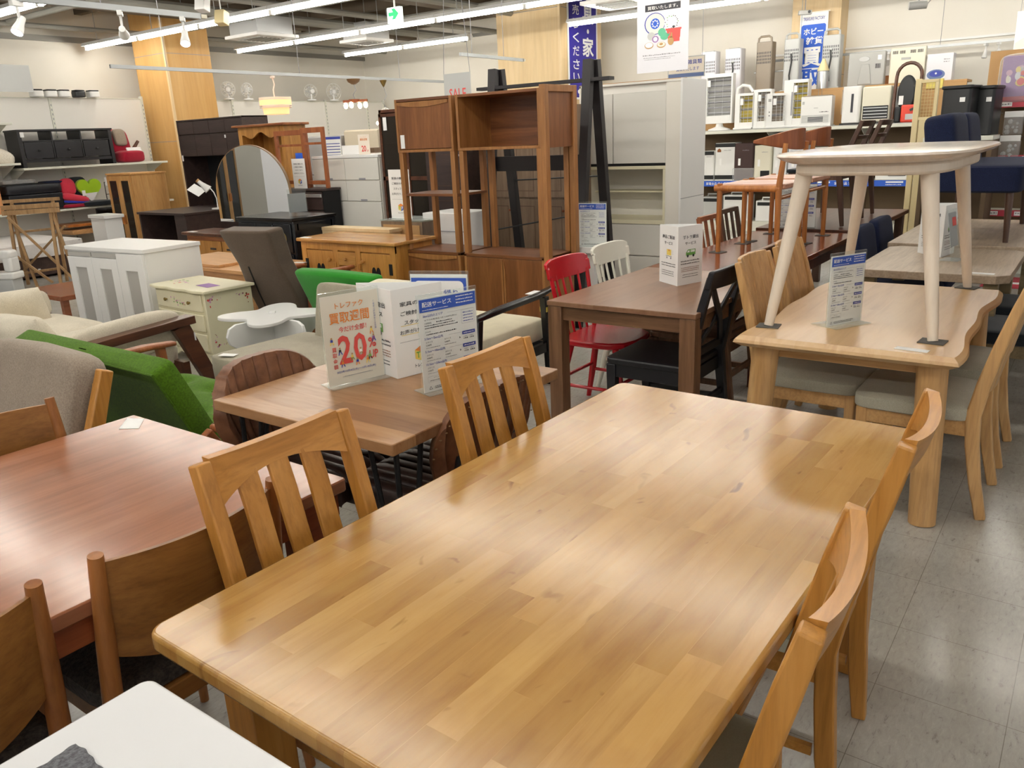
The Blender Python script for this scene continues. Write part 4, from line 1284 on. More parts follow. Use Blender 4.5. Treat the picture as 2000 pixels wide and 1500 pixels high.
for s in (-1, 1):
    MB().beam([(s * 0.70, 0.30, 0.49), (s * 0.705, 0.05, 0.515), (s * 0.705, -0.25, 0.52), (s * 0.695, -0.42, 0.51)], [(0.055, 0.03), (0.07, 0.03), (0.075, 0.03), (0.055, 0.025)], (1, 0, 0)).build('arm', 'redwood', t, bevel=0.011, seg=3)
    MB().beam([(s * 0.70, -0.33, 0.51), (s * 0.71, -0.37, 0.0)], [(0.04, 0.05), (0.03, 0.03)], (1, 0, 0)).build('leg', 'redwood', t, bevel=0.008)
    MB().beam([(s * 0.70, 0.33, 0.49), (s * 0.70, 0.22, 0.30), (s * 0.70, 0.36, 0.0)], [(0.035, 0.04), (0.04, 0.05), (0.03, 0.03)], (1, 0, 0)).build('leg', 'redwood', t, bevel=0.006)
f = MB(); f.box(-0.70, 0.70, -0.36, -0.32, 0.19, 0.24); f.box(-0.70, 0.70, 0.18, 0.22, 0.19, 0.24)
f.each('rail', 'redwood', t)

# --- taupe armchair with honey oak frame, back to back with the sofa
t = thing('armchair', 'taupe wool armchair with honey oak frame at the left edge', 'armchair', (-3.28, 0.98, 0), 0)
slab((0, 0.33, 0.58), (0.72, 0.15, 0.48), (R(-17), 0, 0), 0.02, 0.25).build('backrest', 'taupe_wool', t, smooth=60)
slab((0, -0.06, 0.37), (0.72, 0.68, 0.15), (R(4), 0, 0), 0.02, 0.2).build('seat', 'taupe_wool', t, smooth=60)
for s in (-1, 1):
    MB().beam([(s * 0.40, 0.20, 0.0), (s * 0.40, 0.25, 0.35), (s * 0.40, 0.41, 0.77)], [(0.045, 0.05), (0.05, 0.065), (0.042, 0.05)], (1, 0, 0)).build('leg', 'honey_oak', t, bevel=0.006)
    MB().beam([(s * 0.40, -0.36, 0.0), (s * 0.40, -0.38, 0.55)], (0.045, 0.05), (1, 0, 0)).build('leg', 'honey_oak', t, bevel=0.006)
    MB().beam([(s * 0.40, 0.30, 0.53), (s * 0.40, 0.0, 0.555), (s * 0.40, -0.44, 0.565)], [(0.05, 0.03), (0.06, 0.03), (0.07, 0.03)], (1, 0, 0)).build('arm', 'honey_oak_y', t, bevel=0.008)
f = MB(); f.box(-0.40, 0.40, -0.37, -0.33, 0.22, 0.28); f.box(-0.40, 0.40, 0.22, 0.26, 0.22, 0.28); f.box(-0.40, 0.40, 0.375, 0.40, 0.66, 0.72)
f.each('rail', 'honey_oak_x', t)

# --- beige sofa with slab arms
t = thing('sofa', 'beige linen sofa with thick dark wooden arms and loose cushions at left', 'sofa', (-5.55, 2.36, 0), 180)
# world +x is local -x
for s in (-1, 1):
    MB().cbox((s * 0.965, 0.0, 0.485), (0.10, 0.90, 0.05), (R(-3), 0, 0)).build('arm', 'mahogany_y', t, bevel=0.004)
    MB().beam([(s * 0.965, -0.36, 0.48), (s * 0.985, -0.55, 0.0)], [(0.05, 0.11), (0.045, 0.085)], (1, 0, 0)).build('leg', 'mahogany_y', t, bevel=0.004)
    MB().beam([(s * 0.965, 0.36, 0.46), (s * 0.985, 0.44, 0.0)], [(0.05, 0.10), (0.045, 0.08)], (1, 0, 0)).build('leg', 'mahogany_y', t, bevel=0.004)
    slab((s * 0.865, -0.04, 0.45), (0.10, 0.78, 0.24), (R(-3), R(6 * s), 0), 0.01, 0.5).build('arm_cushion', 'beige_linen', t, smooth=60)
slab((-0.43, -0.04, 0.30), (0.85, 0.80, 0.20), None, 0.03, 0.25).build('seat_cushion', 'beige_linen', t, smooth=60)
slab((0.43, -0.04, 0.30), (0.85, 0.80, 0.20), None, 0.03, 0.25).build('seat_cushion', 'beige_linen', t, smooth=60)
f = MB(); f.box(-0.95, 0.95, -0.40, -0.36, 0.15, 0.24); f.box(-0.95, 0.95, 0.34, 0.38, 0.15, 0.24); f.box(-0.95, 0.95, 0.40, 0.43, 0.30, 0.46)
f.each('rail', 'mahogany_y', t)
for x, nm in ((-0.42, 'near'), (0.42, 'far')):
    o = MB().pillow(0.84, 0.40, 0.20).build('sofa_cushion', 'beige_linen', smooth=60)
    o.location = (-5.55 - x, 2.02, 0.46); o.rotation_euler = (R(22), R(3 if x > 0 else -4), R(2))
    tag(o, 'beige linen back cushion on the %s half of the beige sofa' % ('right' if x < 0 else 'left'), 'cushion', 'loose cushions of the beige sofa')
o = MB().pillow(0.56, 0.34, 0.16).build('sofa_cushion', 'beige_linen', smooth=60)
o.location = (-6.2, 2.40, 0.47); o.rotation_euler = (R(14), R(-6), R(50))
tag(o, 'beige linen cushion leaning on the far arm of the beige sofa', 'cushion', 'loose cushions of the beige sofa')
tag(MB().cbox((-4.567, 2.795, 0.40), (0.05, 0.002, 0.05)).build('price_tag', 'paper', smooth=0), 'white price tag on the front leg of the beige sofa', 'tag')

# --- tall brown recliner seen from behind
t = thing('recliner', 'tall brown upholstered recliner with side wings, seen from behind', 'armchair', (-5.03, 3.95, 0), 190)
def rec(u, v):
    z = 0.28 + 0.68 * v
    w = 0.225 - 0.03 * (1 - min(1, abs(v - 0.62) * 3)) + 0.015 * max(0, v - 0.62) - 0.03 * max(0, 0.3 - v)
    x = (-1 + 2 * u) * w
    return (x, 0.14 + 0.30 * v ** 1.0 - 0.02 * (2 * u - 1) ** 4, z)
MB().sheet(rec, 20, 24, 0.17, (0, -1, 0.1)).build('backrest', 'brown_wool', t, bevel=0.035, seg=4, smooth=60)
MB().beam([rec(0.74, 0.02), rec(0.72, 0.3), rec(0.70, 0.60)], (0.008, 0.012), (1, 0, 0)).build('back_seam', 'void_black', t)
slab((0, -0.22, 0.38), (0.42, 0.62, 0.18), None, 0.02, 0.25).build('seat', 'brown_wool', t, smooth=60)
for s in (-1, 1):
    MB().beam([(s * 0.25, 0.12, 0.56), (s * 0.255, -0.2, 0.58), (s * 0.255, -0.48, 0.57)], [(0.05, 0.03), (0.065, 0.035), (0.05, 0.03)], (1, 0, 0)).build('arm', 'redwood', t, bevel=0.01)
    MB().tube([(s * 0.25, 0.06, 0.55), (s * 0.25, 0.10, 0.0)], 0.02, 10).build('leg', 'redwood', t)
    MB().tube([(s * 0.25, -0.42, 0.56), (s * 0.25, -0.44, 0.0)], 0.02, 10).build('leg', 'redwood', t)

# --- white clover table made of slotted boards
t = thing('side_table', 'white clover shaped side table of slotted boards', 'table', (-4.36, 3.26, 0), 40)
cl = []
for i in range(80):
    a = 2 * PI * i / 80
    r = 0.265 + 0.075 * math.cos(4 * a)
    cl.append((r * math.cos(a) * 1.05, r * math.sin(a) * 1.05))
MB().prism(cl, 0.452, 0.474).build('tabletop', 'white_satin', t, bevel=0.004)
def wave(s):
    out = []
    for k in range(25):
        u = k / 24
        out.append((s * (0.20 + 0.13 * math.sin(u * PI * 1.6) ** 2 * (1 if u < .7 else .6) + 0.02), 0.03 + 0.42 * (1 - u)))
    return out
pr = wave(1) + [(-x, z) for x, z in wave(-1)[::-1]]
prof = [(0.12, 0.0), (0.24, 0.02), (0.27, 0.08), (0.22, 0.16), (0.20, 0.22), (0.27, 0.28), (0.335, 0.33), (0.35, 0.38), (0.33, 0.43), (0.28, 0.452),
        (-0.28, 0.452), (-0.33, 0.43), (-0.35, 0.38), (-0.335, 0.33), (-0.27, 0.28), (-0.20, 0.22), (-0.22, 0.16), (-0.27, 0.08), (-0.24, 0.02), (-0.12, 0.0)]
o = MB().prism(prof, -0.011, 0.011, 'Y').build('leg_board', 'white_satin', t, bevel=0.003); o.rotation_euler = (0, 0, R(45))
o = MB().prism(prof, -0.011, 0.011, 'Y').build('leg_board', 'white_satin', t, bevel=0.003); o.rotation_euler = (0, 0, R(-45))
MB().box(-0.02, 0.02, -0.02, 0.02, 0.474, 0.49).build('key', 'white_satin', t, bevel=0.002)

# --- bright green armchair
t = thing('armchair', 'bright green wool armchair seen from behind next to the heart sideboard', 'armchair', (-4.24, 3.86, 0), 180)
def ga(u, v):
    a = 2 * u - 1
    return (a * (0.30 + 0.11 * v), 0.06 + 0.16 * v - 0.05 * a * a, 0.14 + 0.55 * v - 0.02 * a * a * v)
MB().sheet(ga, 18, 12, 0.10, (0, -1, 0.15)).build('backrest', 'green_wool', t, bevel=0.03, seg=3, smooth=60)
slab((0, -0.28, 0.32), (0.62, 0.62, 0.14), None, 0.03, 0.3).build('seat', 'green_wool', t, smooth=60)
for s in (-1, 1):
    MB().tube([(s * 0.30, 0.02, 0.25), (s * 0.33, 0.10, 0.0)], 0.017, 10).build('leg', 'pale_oak', t)
    MB().tube([(s * 0.30, -0.50, 0.27), (s * 0.33, -0.55, 0.0)], 0.017, 10).build('leg', 'pale_oak', t)

# --- greige easy chair without arms, facing the camera
t = thing('lounge_chair', 'armless greige cloth lounge chair behind the sale signs', 'chair', (-3.52, 2.98, 0), -4)
slab((0, 0.20, 0.52), (0.62, 0.10, 0.42), (R(-10), 0, 0), 0.0, 0.2).build('backrest', 'greige_cloth', t, smooth=60)
slab((-0.08, -0.14, 0.33), (0.80, 0.70, 0.16), None, 0.01, 0.16).build('seat', 'greige_cloth', t, smooth=60)
for sx in (-0.42, 0.26):
    for sy in (-0.42, 0.14):
        MB().tube([(sx, sy, 0.26), (sx, sy, 0)], 0.02, 10).build('leg', 'dark_walnut', t)
tag(MB().cbox((-3.87, 2.56, 0.419), (0.10, 0.05, 0.002), (0, 0, R(20))).build('price_tag', 'paper', smooth=0), 'white price tag on the seat of the greige lounge chair', 'tag')

# --- cream sofa with black arms
t = thing('sofa', 'cream two seat sofa with black lacquered arms before the walnut shelving', 'sofa', (-3.16, 3.72, 0), 180)
slab((0, 0.34, 0.53), (0.78, 0.14, 0.42), (R(-10), 0, 0), 0.0, 0.25).build('backrest', 'cream_cloth', t, smooth=60)
slab((0, -0.05, 0.35), (0.78, 0.72, 0.14), None, 0.01, 0.14).build('seat', 'cream_cloth', t, smooth=60)
for s in (-1, 1):
    MB().beam([(s * 0.43, 0.36, 0.56), (s * 0.43, 0.1, 0.575), (s * 0.43, -0.25, 0.585), (s * 0.43, -0.44, 0.61)], [(0.05, 0.03), (0.055, 0.035), (0.055, 0.035), (0.045, 0.022)], (1, 0, 0)).build('arm', 'black_gloss', t, bevel=0.009)
    MB().beam([(s * 0.43, -0.33, 0.57), (s * 0.435, -0.36, 0.0)], [(0.045, 0.045), (0.035, 0.035)], (1, 0, 0)).build('leg', 'black_gloss', t, bevel=0.005)
    MB().beam([(s * 0.43, 0.33, 0.56), (s * 0.435, 0.40, 0.0)], [(0.045, 0.045), (0.035, 0.035)], (1, 0, 0)).build('leg', 'black_gloss', t, bevel=0.005)
    MB().cbox((s * 0.43, -0.34, 0.49), (0.05, 0.05, 0.03)).build('brass_band', 'gold_tag', t)
f = MB(); f.box(-0.42, 0.42, -0.37, -0.34, 0.22, 0.28); f.box(-0.42, 0.42, 0.34, 0.37, 0.22, 0.28); f.box(-0.445, -0.415, -0.34, 0.34, 0.22, 0.28); f.box(0.415, 0.445, -0.34, 0.34, 0.22, 0.28)
f.each('rail', 'black_gloss', t)
tag(MB().cbox((-2.73, 3.93, 0.615), (0.045, 0.10, 0.002), (R(2), 0, 0)).build('price_tag', 'paper', smooth=0), 'white price tag on the black arm of the cream sofa', 'tag')

# ================================================================== cabinets, helper
def knob(mb, p, r=0.012, d=0.022):
    mb.lathe([(r * 0.5, 0), (r * 0.5, -d * 0.4), (r, -d * 0.55), (r, -d * 0.85), (r * 0.6, -d)], 12, p, 'Y')
    return mb
def front(parent, name, x0, x1, z0, z1, y, th, mat, bev=0.003):
    return MB().box(x0, x1, y - th, y, z0, z1).build(name, mat, parent, bevel=bev)

# --- cream painted dresser with flowers
t = thing('dresser', 'cream painted three drawer dresser with rose decoration', 'dresser', (-5.43, 3.25, 0), -3)
W, D, H = 0.72, 0.40, 0.57
body = MB().box(-W / 2 + 0.02, W / 2 - 0.02, 0.012, D, 0.10, H - 0.02).build('body', 'pale_cream', t, bevel=0.006)
tp = [(W / 2 + 0.015, D + 0.01), (-W / 2 - 0.015, D + 0.01)] + [(-W / 2 - 0.015 + (W + 0.03) * k / 24, -0.012 - 0.018 * math.sin(PI * k / 24 * 3) ** 2) for k in range(25)]
MB().prism(tp, H - 0.022, H).build('top', 'pale_cream', t, bevel=0.006, seg=3)
zz = [0.12, 0.265, 0.41]
for k, z0 in enumerate(zz):
    dr = front(t, 'drawer', -W / 2 + 0.05, W / 2 - 0.05, z0, z0 + 0.125, 0.012, 0.014, 'pale_cream', 0.005)
    kb = MB()
    for sx in (-0.16, 0.16): knob(kb, (sx, -0.002, z0 + 0.062), 0.013, 0.024)
    kb.each('knob', 'brass', dr)
    a = Art(dr, xf((0, -0.002, 0)))
    rn = random.Random(k)
    for i in range(22):
        u = rn.gauss(0, 0.055); v = z0 + 0.055 + rn.gauss(0, 0.012)
        a.disc(u, v, rn.uniform(0.003, 0.008), rn.choice(['print_red', 'toy_pink', 'mahogany', 'print_green', 'toy_pink']), k=i % 3, n=8, name='rose_pattern')
    a.done()
sk = [(W / 2 - 0.02, 0.10), (W / 2 - 0.02, 0.0), (W / 2 - 0.06, 0.0), (W / 2 - 0.09, 0.05), (W / 2 - 0.16, 0.07), (W / 2 - 0.2, 0.045), (W / 2 - 0.26, 0.075), (0, 0.06)]
MB().prism(sk + [(-x, z) for x, z in sk[::-1][1:]], 0.008, 0.03, 'Y').build('apron', 'pale_cream', t, bevel=0.003)
ft = MB()
for sx in (-1, 1):
    for sy in (0.03, D - 0.03): ft.beam([(sx * (W / 2 - 0.045), sy, 0.10), (sx * (W / 2 - 0.04), sy, 0.0)], [(0.055, 0.05), (0.03, 0.03)], (1, 0, 0))
ft.each('leg', 'pale_cream', t, bevel=0.004)
a = Art(body, xf((W / 2 - 0.02, 0, 0), rz=90))
rn = random.Random(5)
for cx, cz, dx, dz in ((0.05, 0.50, 1, -1), (0.05, 0.16, 1, 1), (0.35, 0.50, -1, -1), (0.35, 0.16, -1, 1)):
    for i in range(14):
        q = rn.random() * 0.09
        u, v = (cx + dx * q, cz + rn.gauss(0, 0.006)) if i % 2 else (cx + rn.gauss(0, 0.006), cz + dz * q)
        a.disc(u, v, max(0.0025, 0.008 - q * 0.06), rn.choice(['toy_pink', 'mahogany', 'print_red']), k=i % 3, n=8, name='rose_pattern')
a.done()
a = Art(t, xf((0, 0.2, H), rx=-90), 0.0008)
rn = random.Random(9)
for i in range(16): a.disc(-0.2 + rn.gauss(0, 0.06), rn.gauss(-0.05, 0.03), rn.uniform(0.006, 0.014), rn.choice(['toy_pink', 'print_red', 'print_green']), k=i % 3, n=8, name='rose_pattern')
a.done()
tag(MB().cbox((-5.26, 3.40, 0.5715), (0.18, 0.10, 0.001), (0, 0, R(-8))).build('price_card', 'toy_purple', smooth=0), 'pale printed card lying on the cream dresser', 'card')

# --- white cabinet with three frosted doors
t = thing('cabinet', 'white cabinet with three narrow frosted glass doors', 'cabinet', (-6.38, 3.24, 0), 4)
W, D, H = 1.05, 0.52, 0.82
MB().box(-W / 2 + 0.012, W / 2 - 0.012, 0.02, D, 0.03, H - 0.03).build('body', 'white_satin', t, bevel=0.002)
MB().box(-W / 2, W / 2, 0.0, D + 0.005, H - 0.032, H).build('top', 'white_satin', t, bevel=0.004)
dw = (W - 0.03) / 3
for k in range(3):
    x0 = -W / 2 + 0.015 + k * dw
    d = MB()
    z0, z1 = 0.04, H - 0.085 if k < 2 else H - 0.04
    gx0, gx1, gz1 = x0 + 0.10, x0 + dw - 0.085, H - 0.17
    d.box(x0 + 0.003, gx0, 0.0, 0.02, z0, z1); d.box(gx1, x0 + dw - 0.003, 0.0, 0.02, z0, z1)
    d.box(gx0, gx1, 0.0, 0.02, gz1, z1); d.box(gx0, gx1, 0.0, 0.02, z0, z0 + 0.07)
    dr = d.build('door', 'white_satin', t, bevel=0.002)
    MB().box(gx0, gx1, 0.008, 0.013, z0 + 0.07, gz1).build('frosted_pane', 'frosted_glass', dr, smooth=0)
    if k < 2:
        MB().box(x0 + 0.01, x0 + dw - 0.01, 0.006, 0.02, H - 0.08, H - 0.045).build('drawer', 'frosted_glass', t, smooth=0)
f = MB(); f.box(-W / 2 + 0.03, W / 2 - 0.03, 0.04, D - 0.03, 0, 0.03); f.build('plinth', 'white_satin', t)

# --- low reddish coffee tables
t = thing('coffee_table', 'low glossy reddish coffee table behind the beige sofa, left one', 'table', (-7.80, 3.36, 0), 0)
MB().box(-0.24, 0.24, -0.52, 0.52, 0.32, 0.36).build('tabletop', 'coffee_red', t, bevel=0.004)
for x in (-0.2, 0.2):
    for y in (-0.45, 0.45): leg_box(t, x, y, 0.06, 0.06, 0.32, 'coffee_red')
t = thing('coffee_table', 'low reddish brown coffee table beside the frosted glass cabinet', 'table', (-7.22, 3.56, 0), 0)
MB().box(-0.30, 0.28, -0.45, 0.28, 0.365, 0.405).build('tabletop', 'coffee_red', t, bevel=0.004)
MB().box(-0.26, 0.22, -0.36, 0.22, 0.362, 0.365).build('glide', 'coffee_red', t)
g = MB()
for x in (-0.255, 0.235):
    for y in (-0.405, 0.235): g.box(x - 0.025, x + 0.025, y - 0.025, y + 0.025, 0, 0.365)
g.each('leg', 'coffee_red', t)

# --- heart sideboard
t = thing('sideboard', 'honey pine sideboard with heart cutouts in its doors', 'sideboard', (-5.07, 4.60, 0), 0)
W, D, H = 1.12, 0.45, 0.76
MB().box(-W / 2 - 0.03, W / 2 + 0.03, -0.03, D + 0.02, H - 0.03, H).build('top', 'pine_x', t, bevel=0.010, seg=3)
fb = MB(); fb.box(-W / 2, W / 2, 0.02, D, 0.06, H - 0.03)
fb.build('body', 'pine', t, bevel=0.003)
st = MB()
for x in (-W / 2 + 0.03, -0.135, 0.135, W / 2 - 0.03): st.box(x - 0.03, x + 0.03, 0.0, 0.02, 0.04, H - 0.03)
st.box(-W / 2, W / 2, 0.001, 0.02, H - 0.09, H - 0.03); st.box(-W / 2, W / 2, 0.001, 0.02, 0.04, 0.09)
st.each('face_frame', 'pine', t)
for s in (-1, 1):
    x0, x1 = (-W / 2 + 0.06, -0.165) if s < 0 else (0.165, W / 2 - 0.06)
    d = front(t, 'door', x0 + 0.003, x1 - 0.003, 0.10, H - 0.10, 0.02, 0.018, 'pine')
    hx = (x0 + x1) / 2; hz = 0.475
    hp = []
    for i in range(40):
        a = 2 * PI * i / 40
        hp.append((hx + 0.0042 * 16 * math.sin(a) ** 3 * 0.75, hz + 0.0055 * (13 * math.cos(a) - 5 * math.cos(2 * a) - 2 * math.cos(3 * a) - math.cos(4 * a)) * 1.15))
    MB().prism(hp, 0.0005, 0.0022, 'Y').build('heart_opening', 'void_black', d, smooth=0)
    knob(MB(), (x1 - 0.035 if s < 0 else x0 + 0.035, 0.002, H - 0.17), 0.016, 0.03).build('knob', 'pine', d)
    MB().box((x1 + 0.005) if s < 0 else x0 - 0.035, (x1 + 0.035) if s < 0 else x0 - 0.005, -0.012, 0.001, H - 0.24, H - 0.19).build('latch', 'pine', d, bevel=0.003)
    hg = MB()
    for z in (H - 0.22,): hg.box((x0 - 0.02) if s < 0 else (x1 - 0.016), (x0 + 0.016) if s < 0 else (x1 + 0.02), -0.003, 0.001, z - 0.045, z + 0.045)
    hg.build('hinge', 'void_black', d)
for k in range(4):
    z1 = H - 0.10 - k * 0.145
    dr = front(t, 'drawer', -0.103, 0.103, z1 - 0.115, z1, 0.02, 0.024, 'pine_x', 0.005)
    knob(MB(), (0, -0.004, z1 - 0.057), 0.014, 0.028).build('knob', 'pine', dr)
sr = MB()
for k in range(3): sr.box(-0.105, 0.105, 0.0, 0.02, H - 0.10 - k * 0.145 - 0.14, H - 0.10 - k * 0.145 - 0.12)
sr.each('drawer_rail', 'pine_x', t)
MB().box(-W / 2 + 0.02, W / 2 - 0.02, 0.05, D - 0.02, 0.0, 0.06).build('plinth', 'pine', t)
tag(MB().cbox((-5.58, 4.62, 0.7615), (0.10, 0.05, 0.002)).build('price_tag', 'paper', smooth=0), 'white price tag on the left corner of the heart sideboard', 'tag')
# pale board behind it
tag(MB().cbox((-5.6, 5.16, 0.775), (1.15, 0.16, 0.03)).build('shelf_board', 'plywood_pale', bevel=0.002), 'pale birch top of the low cabinet behind the heart sideboard', 'board')
t = thing('low_cabinet', 'low pale birch cabinet behind the heart sideboard', 'cabinet', (-5.6, 5.085, 0))
MB().box(-0.56, 0.56, 0, 0.15, 0, 0.76).build('body', 'plywood_pale', t)

# --- glass display case on the sideboard row
t = thing('display_case', 'low grey framed case with a glass top behind the heart sideboard', 'display case', (-5.08, 5.27, 0), 0)
MB().box(-0.23, 0.27, 0.0, 0.36, 0.0, 0.84).build('body', 'taupe_laminate', t, bevel=0.003)
MB().box(-0.235, 0.275, -0.005, 0.365, 0.84, 0.852).build('glass_top', 'clear_glass', t, smooth=0)
MB().box(-0.20, 0.24, -0.004, 0.0, 0.66, 0.81).build('front_panel', 'peg_tan', t)

# --- black lacquer chest with brass discs
t = thing('chest', 'black lacquered chest with round brass plates on its drawers', 'chest', (-6.30, 4.74, 0), 0)
W, D, H = 0.80, 0.52, 0.90
bd = MB().box(-W / 2, W / 2, 0.015, D, 0.0, H - 0.025).build('body', 'black_lacquer', t, bevel=0.004)
MB().box(-W / 2 - 0.01, W / 2 + 0.01, 0.0, D + 0.01, H - 0.025, H).build('top', 'black_gloss', t, bevel=0.004)
sp = MB(); sp.box(W / 2, W / 2 + 0.008, 0.05, D - 0.05, 0.08, 0.14); sp.box(W / 2, W / 2 + 0.008, 0.05, D - 0.05, H - 0.11, H - 0.05); sp.box(W / 2, W / 2 + 0.008, 0.02, 0.07, 0.08, H - 0.05); sp.box(W / 2, W / 2 + 0.008, D - 0.07, D - 0.02, 0.08, H - 0.05)
sp.each('side_moulding', 'black_lacquer', t, bevel=0.002)
cols = [(-0.385, -0.20, 0), (-0.195, 0.005, 0), (0.015, 0.385 - 0.10, 0)]
for r_ in range(3):
    z1 = H - 0.05 - r_ * 0.275
    for k in range(3):
        x0 = -W / 2 + 0.03 + k * 0.25
        dr = front(t, 'drawer', x0, x0 + 0.24, z1 - 0.26, z1, 0.015, 0.012, 'black_lacquer', 0.005)
        MB().lathe([(0.001, 0.0), (0.055, 0.0), (0.055, -0.004), (0.048, -0.006), (0.001, -0.006)], 24, (x0 + 0.12, 0.003, z1 - 0.13), 'Y').build('brass_disc', 'brass', dr)

# --- oak extension table / low cabinet behind the recliner
t = thing('low_cabinet', 'low light oak cabinet with a folding top behind the brown recliner', 'cabinet', (-6.28, 4.02, 0), 0)
MB().box(-0.66, 0.66, 0.03, 0.62, 0.0, 0.52).build('body', 'light_ply_x', t, bevel=0.004)
MB().box(-0.70, 0.70, 0.0, 0.65, 0.52, 0.55).build('top', 'light_ply_x', t, bevel=0.003)
MB().box(-0.64, 0.2, 0.04, 0.62, 0.55, 0.575).build('folding_leaf', 'light_ply_x', t, bevel=0.003)
tag(MB().cbox((-5.62, 4.55, 0.5515), (0.12, 0.06, 0.002), (0, 0, R(10))).build('price_tag', 'paper', smooth=0), 'white price tag on the corner of the low light oak cabinet', 'tag')

# --- dresser with arched mirror
t = thing('mirror_dresser', 'low brown dresser with a large arched mirror', 'dresser', (-7.85, 5.30, 0), 0)
MB().box(-0.72, 0.70, 0.0, 0.44, 0.60, 0.635).build('top', 'mahogany_y', t, bevel=0.008)
MB().box(-0.66, 0.64, 0.03, 0.42, 0.06, 0.60).build('body', 'mahogany_x', t, bevel=0.004)
for k in range(2):
    for s in (-1, 1):
        dr = front(t, 'drawer', -0.64 if s < 0 else 0.01, -0.01 if s < 0 else 0.62, 0.36 - k * 0.22, 0.55 - k * 0.22, 0.03, 0.016, 'golden_oak', 0.004)
        hd = MB()
        for hx in (-0.17, 0.17): hd.box((-0.325 if s < 0 else 0.315) + hx - 0.05, (-0.325 if s < 0 else 0.315) + hx + 0.05, 0.008, 0.016, 0.455 - k * 0.22, 0.475 - k * 0.22)
        hd.each('handle', 'handle_dark', dr)
MB().box(-0.62, 0.60, 0.05, 0.40, 0.0, 0.06).build('plinth', 'mahogany', t)
bb = MB().box(-0.05, 0.76, 0.385, 0.43, 0.635, 0.78).build('mirror_base', 'mahogany_x', t, bevel=0.004)
arch = []
cx, hw = 0.14, 0.645
for i in range(41):
    a = PI - PI * i / 40
    arch.append((cx + hw * math.cos(a) * (1.0), 1.05 + 0.50 * math.sin(a)))
arch = [(cx - hw, 0.72)] + arch + [(cx + hw, 0.72)]
MB().prism([(cx + (x - cx) * 1.012, z + (0.008 if z > 0.75 else 0)) for x, z in arch], 0.402, 0.425, 'Y').build('mirror_frame', 'mirror_frame', t, smooth=20)
MB().prism(arch, 0.3985, 0.4005, 'Y').build('mirror', 'mirror_glass', t, smooth=0)
tag(MB().cbox((-8.43, 5.36, 0.6365), (0.12, 0.06, 0.002)).build('price_tag', 'paper', smooth=0), 'white price tag on the left corner of the mirror dresser', 'tag')

# --- dark desk
t = thing('desk', 'dark espresso writing desk with an open kneehole before the golden cabinet', 'desk', (-10.13, 6.0, 0), 0)
MB().box(-0.56, 0.56, -0.0, 0.97, 0.725, 0.755).build('desktop', 'espresso', t, bevel=0.003)
MB().box(0.30, 0.545, 0.02, 0.95, 0.0, 0.725).build('drawer_block', 'espresso', t, bevel=0.003)
MB().box(-0.545, -0.515, 0.02, 0.95, 0.0, 0.725).build('side_panel', 'espresso', t)
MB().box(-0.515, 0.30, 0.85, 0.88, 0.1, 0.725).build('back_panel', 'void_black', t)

# --- beech cabinet with glazed doors
def glazed(name, label, loc, rz, W, D, H):
    t = thing(name, label, 'cabinet', loc, rz)
    MB().box(-W / 2, W / 2, 0.022, D, 0.0, H - 0.025).build('body', 'beech', t, bevel=0.002)
    MB().box(-W / 2 - 0.01, W / 2 + 0.01, 0.0, D + 0.01, H - 0.025, H).build('top', 'beech_x', t, bevel=0.003)
    for s in (0, 1):
        x0 = -W / 2 + 0.01 + s * (W / 2 - 0.01); x1 = x0 + W / 2 - 0.012
        d = MB(); z0, z1 = 0.06, H - 0.035
        d.box(x0, x0 + 0.06, 0, 0.022, z0, z1); d.box(x1 - 0.06, x1, 0, 0.022, z0, z1); d.box(x0 + 0.06, x1 - 0.06, 0, 0.022, z1 - 0.07, z1); d.box(x0 + 0.06, x1 - 0.06, 0, 0.022, z0, z0 + 0.07)
        dr = d.build('door', 'beech', t, bevel=0.002)
        MB().box(x0 + 0.06, x1 - 0.06, 0.008, 0.012, z0 + 0.07, z1 - 0.07).build('glass_pane', 'smoked_glass', dr, smooth=0)
        hx = x1 - 0.03 if s == 0 else x0 + 0.03
        MB().box(hx - 0.012, hx + 0.012, -0.022, 0.0, H * 0.42, H * 0.42 + 0.13).build('handle', 'maple_orange', dr, bevel=0.003)
    return t
glazed('cabinet', 'beech cabinet with two smoked glass doors beside the golden pillar', (-11.74, 6.4, 0), 0, 0.66, 0.56, 1.25)
tag(MB().cbox((-12.06, 6.385, 1.14), (0.05, 0.004, 0.12)).build('price_tag', 'paper', smooth=0), 'white price label on the left door of the beech cabinet', 'tag')
# white box cabinet
t = thing('cabinet', 'small white box cabinet right of the bed', 'cabinet', (-11.02, 5.62, 0), -3)
MB().box(-0.20, 0.20, 0.0, 0.24, 0.0, 0.70).build('body', 'white_satin', t, bevel=0.003)
MB().box(-0.235, 0.235, -0.015, 0.26, 0.70, 0.745).build('lid', 'white_satin', t, bevel=0.004)

